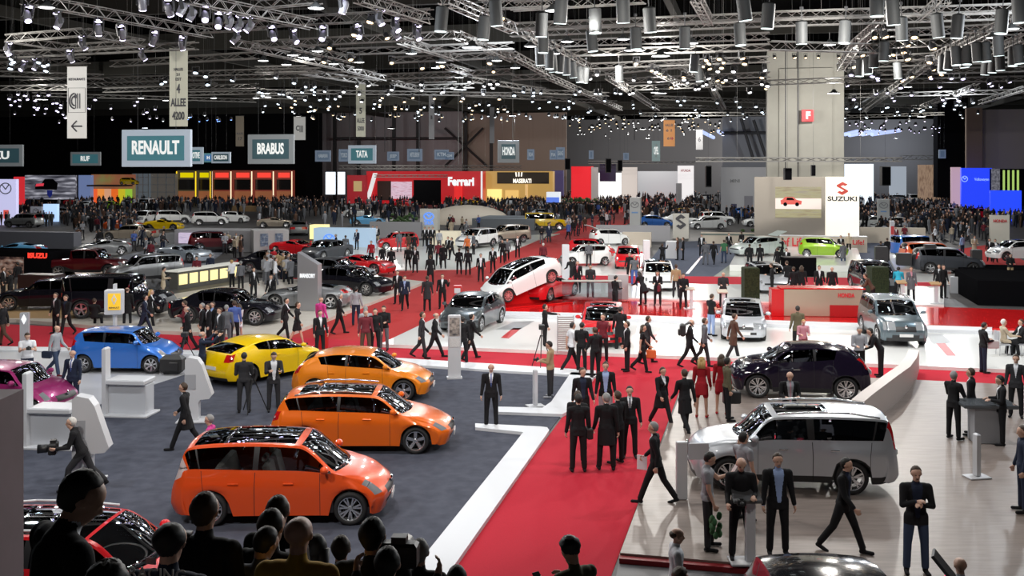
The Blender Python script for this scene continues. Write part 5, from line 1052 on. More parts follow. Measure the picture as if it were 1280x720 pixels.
TR = [ # pixel ends, height, width, where
 (30, -2, 262, 42, 13.6, .42), (250, 36, 330, 31, 13.6, .4), (318, 29, 540, 17, 13.6, .4), (236, -3, 392, 31, 13.4, .42), (448, -4, 532, 24, 13.4, .42), (318, 6, 400, -2, 13.6, .36), (10, 48, 106, 40, 13.5, .36), (106, 40, 178, 54, 13.5, .36), (86, 60, 178, 54, 13.5, .36), (10, 48, 86, 60, 13.5, .36),
 (20, 68, 246, 57, 13.5, .36), (-6, 82, 110, 75, 13.5, .36), (140, 80, 322, 69, 13.5, .36), (-6, 66, 60, 74, 13.5, .36), (292, 54, 322, 60, 13.5, .4), (318, 56, 571, 43, 13.5, .36), (571, 43, 642, 74, 13.5, .36), (318, 60, 426, 84, 13.5, .36), (355, 55, 441, 75, 13.5, .36), (430, 85, 480, 98, 13.5, .36),
 (500, 50, 570, 72, 13.5, .36), (422, 65, 642, 57, 13.5, .34), (492, 75, 642, 68, 13.5, .34), (480, 96, 642, 89, 13.5, .36), (560, 83, 592, 92, 13.5, .34), (554, -3, 642, 36, 13.4, .42), (600, 7, 690, 2, 13.6, .36), (640, 8, 806, -2, 13.6, .36), (638, 34, 962, 21, 13.6, .36), (638, 41, 962, 28, 13.6, .36), (680, 55, 962, 45, 13.6, .34), (686, 67, 962, 59, 13.6, .34), (735, 83, 962, 74, 13.6, .34),
 (640, 68, 684, 92, 13.5, .36), (655, 40, 736, 84, 13.5, .36), (684, 95, 776, 136, 13.6, .36), (640, 97, 686, 95, 13.6, .34), (869, -4, 886, 27, 13.5, .36), (780, 101, 962, 93, 13.6, .36), (785, 110, 1075, 99, 13.6, .36), (740, 92, 870, 80, 13.6, .3), (850, 82, 900, 110, 13.6, .3), (810, 84, 850, 105, 13.6, .3),
 (966, 20, 1282, 10, 13.6, .36), (966, 28, 1282, 18, 13.6, .36), (962, 57, 1100, 61, 12.6, .4), (1110, 56, 1282, 47, 13.6, .36), (1100, 42, 1282, 33, 13.6, .34), (1282, 18, 1172, 70, 13.4, .42), (1172, 70, 1080, 138, 13.4, .42), (1154, 22, 1182, -3, 13.5, .38), (1282, 46, 1238, 66, 13.4, .4), (1222, 107, 1150, 134, 13.5, .36), (1282, 110, 1225, 128, 13.5, .36), (1056, 75, 1170, 70, 13.6, .34), (1060, 82, 1282, 74, 13.6, .32), (1056, 92, 1282, 86, 13.6, .34), (1056, 103, 1282, 98, 13.6, .34), (1056, 120, 1282, 114, 13.6, .34), (1056, 130, 1170, 134, 13.6, .3), (1070, 55, 1050, 85, 13.5, .4), (1100, 30, 1070, 55, 13.5, .4),
 (22, 103, 240, 97, 13.6, .4), (70, 108, 270, 101, 13.6, .34), (130, 113, 322, 107, 13.6, .34), (236, 92, 400, 88, 13.6, .34), (236, 98, 470, 92, 13.6, .34), (236, 117, 330, 115, 13.6, .3), (320, 87, 384, 86, 13.6, .4), (375, 89, 470, 104, 13.6, .36), (320, 114, 640, 118, 13.6, .3), (320, 121, 382, 122, 13.6, .3), (488, 101, 570, 99, 13.6, .34), (492, 103, 524, 111, 13.6, .34), (524, 109, 592, 107, 13.6, .34), (588, 99, 680, 113, 13.6, .34), (578, 118, 690, 123, 13.6, .34),
 (640, 113, 760, 118, 13.6, .32), (650, 122, 770, 128, 13.6, .3), (760, 95, 822, 136, 13.6, .42), (816, 122, 962, 127, 13.6, .34), (820, 132, 962, 137, 13.6, .34), (800, 143, 1062, 142, 13.6, .4), (892, 112, 906, 136, 13.6, .3), (0, 92, 130, 96, 13.6, .34), (40, 118, 320, 126, 13.6, .3), (0, 110, 90, 110, 13.6, .34), (1060, 146, 1180, 142, 13.6, .3)]
WHERE = ['near', 'beside', 'above', 'beyond']
def place(px, py):
    h_ = 'left' if px < 260 else 'centre left' if px < 520 else 'middle' if px < 780 else 'centre right' if px < 1050 else 'right'
    v_ = 'top edge' if py < 18 else 'upper' if py < 60 else 'middle height' if py < 105 else 'lower far'
    return h_, v_
for i, (x0, y0, x1, y1, z, wd) in enumerate(TR):
    steep = abs(y1 - y0) > abs(x1 - x0) * .12; px, py = (x0 + x1) / 2, (y0 + y1) / 2; h_, v_ = place(px, py)
    truss(G(x0, y0, z), G(x1, y1, z), wd, ('slanting' if steep else 'crosswise') + ' aluminium lattice truss hung in the %s %s of the roof' % (v_, h_), ch=.03 if py < 60 else .045, seg_=.5 if py < 60 else .9, group=('slanting' if steep else 'crosswise') + ' trusses %s %s' % (v_, h_))
# the white truss frames of the stands
def lowtruss(px0, px1, py, Y, label, wd=.55):
    a, b = seg(px0, px1, Y, 0); z = zof(py, Y); truss((a.x, a.y, z), (b.x, b.y, z), wd, label, .07, 1.0)
lowtruss(424, 652, 209, 175, 'long bright truss above the big red stand')
lowtruss(468, 560, 220, 178, 'shorter lower truss inside the red stand', .4)
lowtruss(870, 1127, 199.5, 87, 'bright truss crossing in front of the square column', .3)
lowtruss(735, 870, 203, 200, 'pale truss over the dazzling white stand', .5)
lowtruss(1126, 1180, 197, 190, 'short pale truss left of the black column', .8)
# ---- lamps
CAN = mat('lamp_can_grey', (.035, .037, .038), .6, spec=.2); LBODY = mat('lamp_body_black', (.02, .02, .022), .5)
L_W = glow('lens_white', (1, 1, 1), 6); L_C = glow('lens_cold', (.75, .88, 1), 5); L_V = glow('lens_violet', (.75, .68, 1), 5); L_A = glow('lens_warm', (1, .72, .42), 4); L_B = glow('lens_blue', (.15, .3, 1), 6); L_P = glow('lens_soft', (.8, .95, .95), 1.6)
def space_light():
    r_ = empty('drum_lamp'); MB().lathe([(.22, -.45), (.23, -.40), (.23, .42), (.20, .45), (.05, .5), (.001, .5)], 18).build('drum', CAN, r_, True, autosharp=R(40))
    MB().lathe([(.001, -.43), (.215, -.43), (.215, -.46), (.001, -.47)], 18).build('lens', L_P, r_)
    MB().tube((0, 0, .5), (0, 0, .95), .02, None, 6).tube((0, 0, .9), (0, 0, 7.6), .005, None, 3).box((0, 0, .98), (.12, .08, .1)).build('hanger', LBODY, r_); return r_
def moving_head():
    r_ = empty('moving_head_lamp'); MB().box((0, 0, .42), (.36, .3, .16), bev=.03).tube((0, 0, .45), (0, 0, 7.09), .005, None, 3).build('base', LBODY, r_)
    mb = MB()
    for s in (-1, 1): mb.box((s * .19, 0, .16), (.05, .14, .46), bev=.01)
    mb.build('yoke', LBODY, r_)
    M = Matrix.Rotation(R(35), 4, 'X'); MB().lathe([(.001, -.24), (.13, -.24), (.15, -.1), (.15, .12), (.10, .22), (.001, .24)], 14, 0, M).build('head', mat('lamp_head_grey', (.12, .12, .14), .4), r_, True, autosharp=R(40))
    MB().lathe([(.001, -.25), (.125, -.25), (.125, -.27), (.001, -.27)], 14, 0, M).build('lens', L_V, r_)
    MB().ell((0, 0, .38), (.2, .17, .06), 12).build('lit_ring', L_V, r_, True); return r_
def flat_lamp():
    r_ = empty('downlight'); MB().lathe([(.001, .2), (.09, .2), (.12, .12), (.30, 0), (.31, -.05)], 18).build('shade', CAN, r_, True)
    MB().lathe([(.001, -.06), (.24, -.055), (.29, -.03), (.001, -.02)], 16).build('lens', L_W, r_); MB().tube((0, 0, .2), (0, 0, .55), .02, None, 6).tube((0, 0, .5), (0, 0, 7.09), .005, None, 3).build('hanger', LBODY, r_); return r_
def par_lamp(lens):
    M = Matrix.Rotation(R(-28), 4, 'X'); r_ = MB().lathe([(.07, .18), (.12, .12), (.15, -.12), (.17, -.17)], 10, 0, M).lathe([(.001, -.12), (.11, -.12), (.11, -.14), (.001, -.15)], 10, 1, M).tube((0, 0, .1), (0, 0, 7.09), .005, None, 3)
    r_.box((0, 0, .28), (.34, .06, .04)).box((.17, 0, .15), (.02, .06, .3)).box((-.17, 0, .15), (.02, .06, .3)).ell(M @ Vector((0, 0, -.13)), (.10, .10, .06), 8, 1); return r_.build('spot_lamp', [LBODY, lens])
def hang(kind, proto, pts, cat, lab, grp, z=12.9, tilt=None):
    for i, (px, py) in enumerate(pts):
        o = proto if i == 0 else copy_tree(proto); o.location = G(px, py, z); h_, v_ = place(px, py)
        if tilt: o.rotation_euler = (R(random.uniform(-tilt, tilt)), R(random.uniform(-tilt, tilt)), R(random.uniform(0, 360) if tilt < 30 else 0))
        tag(o, lab % ('%s of the %s' % (v_, h_)), cat, grp + ' %s %s' % (v_, h_))
hang('m', moving_head(), [(34, 20), (74, 28), (123, 37), (153, 43), (192, 50), (227, 56), (211, 12), (228, 11), (240, 18), (256, 20), (273, 28), (287, 28), (299, 32), (312, 33), (295, 48), (103, 56), (88, 72), (9, 63), (178, 4), (341, 44), (367, 48), (404, 44), (449, 42), (494, 33), (494, 42), (521, 43), (430, 8), (474, 24), (45, 82), (29, 84), (178, 70)], 'stage lamp', 'moving head stage lamp with violet white glow, %s trusses', 'violet white moving heads', 12.9, 12)
hang('f', flat_lamp(), [(366, 68), (397, 63), (387, 73), (379, 71), (358, 80), (329, 75), (417, 79), (449, 77), (447, 86), (514, 66), (545, 84), (551, 77), (551, 82), (574, 96), (621, 75), (663, 57), (693, 66), (709, 51), (779, 48), (787, 62), (799, 62), (644, 84), (691, 12), (395, 9), (58, 8), (320, 122), (335, 121), (267, 122), (207, 125), (176, 122), (865, 53), (1241, 46), (1265, 35), (1037, 55), (1135, 108), (818, 115)], 'lamp', 'round shaded downlight with bright white face, %s trusses', 'white faced downlights', 12.9)
hang('d', space_light(), [(552, 24), (605, 35), (620, 16), (677, 31), (701, 13), (679, 53), (744, 26), (740, 51), (779, 12), (795, 48), (812, 25), (856, 47), (930, 9), (925, 43), (960, 20), (1002, 41), (1056, 40), (1096, 3), (1116, 15), (1127, 36), (1197, 33), (1252, 27), (1172, 32), (1274, 12), (675, 70), (687, 75), (691, 79), (700, 80), (708, 83), (716, 87), (724, 93), (731, 94), (774, 92), (868, 79), (874, 92), (1075, 85), (1092, 73), (1105, 64), (1122, 88), (1178, 80), (1186, 76), (1195, 70), (1205, 73), (1209, 69), (1221, 65), (1232, 65), (1248, 57), (1232, 83), (1241, 80), (1250, 77), (1266, 71), (1273, 68), (1085, 82)], 'lamp', 'grey drum shaped lamp with pale round face, %s trusses', 'grey drum lamps', 12.4, 6)
rnd = random.Random(11)
def cluster(n, x0, x1, y0, y1, lens): return [(rnd.uniform(x0, x1), rnd.uniform(y0, y1), lens) for _ in range(n)]
spots = cluster(26, 12, 82, 116, 146, 'V') + cluster(8, 10, 60, 70, 92, 'C') + cluster(26, 60, 200, 120, 152, 'V') + cluster(14, 200, 300, 85, 152, 'C') + cluster(10, 230, 290, 144, 150, 'B') + cluster(20, 320, 420, 95, 126, 'C') + cluster(44, 325, 640, 128, 151, 'C') + cluster(40, 325, 640, 120, 150, 'A') + cluster(20, 400, 640, 100, 126, 'W')
spots += cluster(24, 640, 780, 112, 142, 'C') + cluster(10, 640, 730, 142, 147, 'C') + cluster(26, 735, 960, 85, 118, 'W') + cluster(60, 708, 905, 146, 169, 'W') + cluster(30, 708, 905, 145, 165, 'A') + cluster(24, 780, 960, 120, 150, 'C') + cluster(24, 1056, 1280, 88, 125, 'V') + cluster(30, 1056, 1230, 125, 150, 'C') + cluster(44, 1060, 1176, 148, 168, 'V') + cluster(20, 790, 960, 70, 112, 'A') + cluster(18, 1060, 1200, 40, 100, 'A') + cluster(12, 380, 640, 20, 90, 'A')
spots += [(x, 71, 'A') for x in (968, 993, 1007, 1023, 1048)]
NM = dict(V='violet white', C='cold white', W='bright white', A='warm amber', B='blue'); LN = dict(V=L_V, C=L_C, W=L_W, A=L_A, B=L_B)
spots.sort(key=lambda s: s[1]); first = {}
keep = spots[:300]; rest = spots[300:]
for px, py, k in keep:
    o = first[k].copy() if k in first else par_lamp(LN[k])
    if k in first: COL.objects.link(o)
    else: first[k] = o
    zz = 12.9 if py > 74 or px < 950 or py < 70 else 12.2; o.location = G(px, py, zz) if not (py == 71) else W3(px, py, 90); h_, v_ = place(px, py)
    o.rotation_euler = (0, 0, R(rnd.uniform(-50, 50))); s_ = rnd.uniform(.85, 1.3); o.scale = (s_, s_, 1)
    tag(o, 'small black spot lamp shining %s, %s of the %s roof' % (NM[k], v_, h_), 'spot lamp', '%s spot lamps %s %s' % (NM[k], v_, h_))
mb = MB(); mi = dict(V=1, C=2, W=3, A=4, B=5)
for px, py, k in rest:
    p = G(px, py, 12.9); mb.lathe([(.1, .2), (.2, -.1), (.2, -.2)], 6, 0, Matrix.Translation(p)); mb.ell((p.x, p.y, p.z - .16), (.12, .12, .09), 6, mi[k])
o = mb.build('distant_lamps', [LBODY, L_V, L_C, L_W, L_A, L_B]); tag(o, 'mass of tiny distant spot lamps low under the far roof', 'spot lamps', None, 'stuff')
for x, y, z, p in LP:                                       # bell shades added to give the point lights in view a body
    if y > 50:
        mb = MB().tube((0, 0, .7), (0, 0, 19.85 - z), .006, None, 3).lathe([(.001, .75), (.12, .75), (.2, .6), (.5, .42)], 14); o = mb.build('added_bell_shade', CAN, None, True); o.location = (x, y, z + .1); h_, v_ = place(640 + F * x / y, 210 - F * (z - 7) / y)
        tag(o, 'added grey bell shade at a light over the stands, %s of the %s roof' % (v_, h_), 'lamp', 'added bell shades %s %s' % (v_, h_))
# long lit tubes at the far right
for i, (x0, y0, x1, y1) in enumerate(((1056, 168, 1072, 164), (1062, 169, 1092, 164), (1078, 168, 1100, 164), (1090, 168, 1125, 163), (876, 164, 892, 172), (898, 164, 905, 169))):
    a, b = W3(x0, y0, 190), W3(x1, y1, 205); o = MB().tube((0, 0, 0), b - a, .35, None, 6).build('tube_lamp', glow('tube_blue', (.45, .55, .95), 1.2)); o.location = a; tag(o, 'long pale blue tube lamp under the far roof ' + ('right' if x0 > 1000 else 'left') + ' of the column', 'lamp', 'pale blue tube lamps ' + ('right' if x0 > 1000 else 'left') + ' of the column')
# ---- hanging boards
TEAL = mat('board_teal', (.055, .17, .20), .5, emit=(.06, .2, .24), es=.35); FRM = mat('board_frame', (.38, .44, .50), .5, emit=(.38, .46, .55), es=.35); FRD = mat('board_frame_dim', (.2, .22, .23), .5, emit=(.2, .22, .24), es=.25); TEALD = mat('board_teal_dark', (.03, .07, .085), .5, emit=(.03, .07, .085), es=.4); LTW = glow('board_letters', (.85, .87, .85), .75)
def board(px0, px1, py0, py1, Y, body, label, turn=-12, frame=None, panel=None, fs=.5, sx=1.0, m=.13, let=None, fw=.6):
    k = F / Y; w_, h = (px1 - px0) / k / math.cos(R(turn)), (py1 - py0) / k; r_ = empty('hanging_sign', W3((px0 + px1) / 2, py1, Y), R(turn))
    MB().box((0, 0, h / 2), (w_, .2, h), bev=.02).build('frame', frame or FRM, r_); b_ = h * m * 1.3
    MB().box((0, -.11, h / 2), (w_ - 2 * b_, .03, h - 2 * b_)).build('panel', panel or TEAL, r_)
    if body: text(body, h * .5, let or LTW, r_, (0, -.15, h / 2), bold=.03, fit=fw * w_)
    for s in (-1, 1): MB().tube((s * w_ * .28, 0, h), (s * w_ * .28, 0, 19.99 - r_.location.z), .008, None, 4).build('cable', M_STEEL, r_)
    return tag(r_, label, 'hanging sign')
board(150, 242, 162, 208.5, 50, 'RENAULT', 'large hanging sign with white RENAULT letters on teal', fw=.69)
board(309, 369, 168, 205, 72, 'BRABUS', 'hanging sign with white BRABUS letters on teal', fw=.58, frame=FRD, panel=TEALD)
board(435, 470.5, 181.5, 204.5, 115, 'TATA', 'hanging sign with white TATA letters on teal', fw=.42)
board(622, 649, 175.5, 203.5, 120, 'HONDA', 'dark hanging sign with white HONDA letters, middle of hall', 8, FRD, TEALD, fw=.58)
board(87, 127.5, 190, 207, 110, 'RUF', 'small hanging sign with white RUF letters', frame=FRD, panel=TEAL, fw=.3)
board(-50, 33, 181, 208, 95, 'ISUZU', 'dark hanging sign cut by left edge, ending in ZU', frame=FRD, panel=TEALD, fw=.57)
board(225, 255, 184, 205, 105, 'AUTOMOTIVE', 'hanging sign half hidden behind the RENAULT sign', frame=FRM, fw=.75)
board(264, 289, 190, 204, 120, 'CARLSSON', 'small hanging sign with CARLSSON letters', frame=FRM, panel=TEALD, fw=.68)
board(254, 268, 191.5, 203, 130, 'H', 'small blue hanging sign beside the CARLSSON one', frame=TEAL, panel=mat('board_blue', (.02, .12, .3), .5, emit=(.02, .12, .3), es=.5), fw=.25)
for px0, px1, py0, py1, t_, lb_ in ((394, 413.5, 188, 202, 'HAMANN', 'first small blue grey sign left of TATA sign'), (423.5, 437, 186.5, 202, 'YOKO', 'small sign tucked behind the TATA sign'), (484, 499, 189.5, 201, 'JEEP', 'small far sign right of the TATA sign'), (509, 528, 186, 201.5, 'MITSUBISHI', 'far blue grey sign with two lines, centre left'), (543, 561, 187, 199.5, 'KTM', 'far small sign left of the cross braces'), (556, 567.5, 190, 199.5, 'GM', 'tiny far sign touching the small one by the braces'),
                              (659, 668, 186.5, 200, 'KIA', 'pale blue far sign on brown wall'), (687, 696, 187.5, 199.5, 'FIA', 'left of two touching pale blue far signs'), (695, 706, 184, 199.5, 'SSANG', 'right of two touching pale blue far signs'), (736, 742, 188, 199, '', 'dim far sign before black gap'), (779, 786, 191, 200, '', 'dim pinkish far sign'), (1173.5, 1182, 187, 198, '', 'small blue sign on the black column')):
    board(px0, px1, py0, py1, 165, t_, lb_, 0, mat('board_far', (.16, .21, .29), .5, emit=(.16, .21, .29), es=.4), mat('board_far_in', (.10, .15, .22), .5, emit=(.10, .15, .22), es=.4), let=mat('board_letters_dim', (.35, .4, .45), .5, emit=(.35, .4, .45), es=.4))
board(815, 825, 176, 201.5, 120, 'OPEL', 'pale teal upright drum sign in the middle distance', 0, mat('drum_teal', (.22, .30, .30), .5, emit=(.2, .28, .28), es=.4), mat('drum_in', (.4, .45, .45), .5), .15)
# ---- upright banners
def banner(px0, px1, py0, py1, Y, label, lines, m=None, tilt=0):
    k = F / Y; w_, h = (px1 - px0) / k, (py1 - py0) / k; r_ = empty('hanging_banner', W3((px0 + px1) / 2, py1, Y), R(-6))
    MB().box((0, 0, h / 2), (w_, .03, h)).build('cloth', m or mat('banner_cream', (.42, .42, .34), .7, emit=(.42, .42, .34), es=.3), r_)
    MB().tube((-w_ / 2 - .03, 0, h), (w_ / 2 + .03, 0, h), .03, None, 5).build('top_bar', M_ALU, r_); MB().tube((0, 0, h), (0, 0, 19.99 - r_.location.z), .008, None, 4).build('cable', M_STEEL, r_)
    for body, fz, fs, sx in lines: text(body, h * fs, TXD, r_, (0, -.03, h * fz), bold=.03, fit=sx * w_)
    r_['_w'] = w_; r_['_h'] = h; return tag(r_, label, 'hanging banner')
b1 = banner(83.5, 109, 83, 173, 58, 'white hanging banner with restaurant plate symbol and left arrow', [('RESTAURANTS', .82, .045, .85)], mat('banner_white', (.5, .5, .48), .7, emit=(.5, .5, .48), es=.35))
w_, h = b1['_w'], b1['_h']; mb = MB(); C0 = Vector((-.12, -.03, h * .52))
for r0 in (.31, .19):
    P_ = [C0 + Vector((math.cos(a) * r0, 0, math.sin(a) * r0 * 1.35)) for a in [math.pi / 2 + math.pi * k / 12 for k in range(13)]]
    for k in range(12): mb.tube(P_[k], P_[k + 1], .045, None, 5)
for dx in (.05, .17, .30): mb.tube(C0 + Vector((dx, 0, -.42)), C0 + Vector((dx, 0, .42)), .03, None, 5)
mb.box(tuple(C0 + Vector((.05, 0, .25))), (.13, .03, .2)); c4 = [(-w_ * .44, h * .36), (w_ * .44, h * .36), (w_ * .44, h * .70), (-w_ * .44, h * .70)]
for k in range(4): mb.tube((c4[k][0], -.03, c4[k][1]), (c4[(k + 1) % 4][0], -.03, c4[(k + 1) % 4][1]), .012, None, 4)
mb.build('plate_symbol', TXD, b1)
mb = MB(); mb.tube((-.25, -.03, h * .17), (.32, -.03, h * .17), .04, None, 5).tube((-.3, -.03, h * .17), (0, -.03, h * .245), .04, None, 5).tube((-.3, -.03, h * .17), (0, -.03, h * .095), .04, None, 5); mb.build('arrow', TXD, b1)
banner(211.5, 235, 60, 158, 56, 'cream hanging banner reading 4 ALLEE 4200', [('HALLES', .725, .05, .5), ('21', .66, .045, .18), ('EST', .60, .05, .33), ('4', .475, .16, .2), ('ALLEE', .30, .14, .84), ('4200', .13, .14, .68)])
banner(445, 457, 104, 171, 105, 'narrow cream hanging banner reading 5 ALLEE 5000', [('5', .48, .15, .3), ('ALLEE', .30, .12, .82), ('5000', .15, .11, .68)])
banner(367, 382, 146, 175, 120, 'small white restaurant symbol banner over black drape', [('C|||', .5, .3, .6)], MATS['banner_white'])
banner(294.5, 305, 145, 183, 140, 'small dim brown hanging banner by the BRABUS sign', [('ALLEE', .42, .09, .8), ('17', .25, .14, .5)], mat('banner_brown', (.2, .17, .13), .7))
banner(536, 543, 120, 174, 140, 'thin grey hanging banner, centre left', [('1', .5, .12, .3)], mat('banner_grey', (.25, .25, .26), .7)); banner(612, 618, 134, 179, 150, 'thin pale hanging banner left of HONDA sign', [], MATS['banner_grey'])
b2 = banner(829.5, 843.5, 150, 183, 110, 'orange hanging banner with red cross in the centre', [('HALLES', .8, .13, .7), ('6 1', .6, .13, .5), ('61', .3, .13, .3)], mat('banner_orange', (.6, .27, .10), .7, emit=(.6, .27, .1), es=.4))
MB().box((.3, -.03, b2['_h'] * .3), (.34, .03, .1)).box((.3, -.03, b2['_h'] * .3), (.1, .03, .34)).build('cross', TXR, b2)
banner(870, 878.5, 162, 187, 130, 'small pale banner left of the lattice wall', [('6', .5, .3, .4)], MATS['banner_grey'])
fs_ = empty('square_sign', W3(1009.5, 152, 91.3)); MB().box((0, 0, .52), (1.06, .12, 1.06), bev=.02).build('plate', mat('sign_f_red', (.5, .02, .03), .5), fs_); text('F', .85, mat('f_white', (.75, .75, .72), .5), fs_, (.02, -.08, .52), bold=.05); tag(fs_, 'square red sign with white F on the column', 'sign')
# thin lit poles and rigging wires hanging down to the stands
for px, y0, y1, Y, lb_ in ((641, 84, 176, 118, 'thin white pole above HONDA sign'), (437, 92, 180, 114, 'thin wire left above TATA sign'), (524, 80, 190, 130, 'thin wire left of middle'), (573, 97, 205, 135, 'first of two pale poles, left of braces'), (578, 97, 205, 135, 'second of two pale poles, beside the braces'), (481, 100, 190, 140, 'thin wire right of TATA sign'), (997.5, 60, 205, 88, 'black cable hanging in front of the column'), (982, 30, 214, 88, 'cable carrying the black box before the column'), (793, 130, 175, 150, 'thin upright rod under the far lamps')):
    o = MB().tube((0, 0, 0), (0, 0, (y1 - y0) * Y / F), .05, None, 5).tube((0, 0, 0), (0, 0, 19.99 - zof(y1, Y)), .006, None, 3).build('hanging_pole', M_ALU if 'white' in lb_ or 'pale' in lb_ else M_STEEL); o.location = W3(px, y1, Y); tag(o, lb_, 'pole')
for px0, px1, py0, py1, Y, lb_ in ((980, 989, 210, 225, 87.5, 'black loudspeaker box hung before the column'), (1014, 1019, 206, 220, 87, 'small hung projector right of the loudspeaker box'), (706, 713, 198, 212, 150, 'black hung box left of the bright red block'), (757, 764, 198, 216, 150, 'first black hung box by white stand'), (772, 778, 200, 214, 150, 'second black hung box by white stand'), (882, 889, 207, 234, 120, 'tall black loudspeaker tower left of the pale display wall'), (1101, 1112, 208, 232, 120, 'tall black loudspeaker tower right of the tower sign')):
    k = F / Y; w_, h = (px1 - px0) / k, (py1 - py0) / k; r_ = empty('hung_loudspeaker', W3((px0 + px1) / 2, py1, Y)); MB().box((0, 0, h / 2), (w_, w_ * .8, h), bev=.04).build('box', LBODY, r_); MB().box((0, -w_ * .41, h / 2), (w_ * .85, .02, h * .9)).build('grille', M_DARK, r_)
    MB().tube((0, 0, h), (0, 0, 19.99 - r_.location.z), .01, None, 4).build('cable', M_STEEL, r_); tag(r_, lb_, 'loudspeaker')

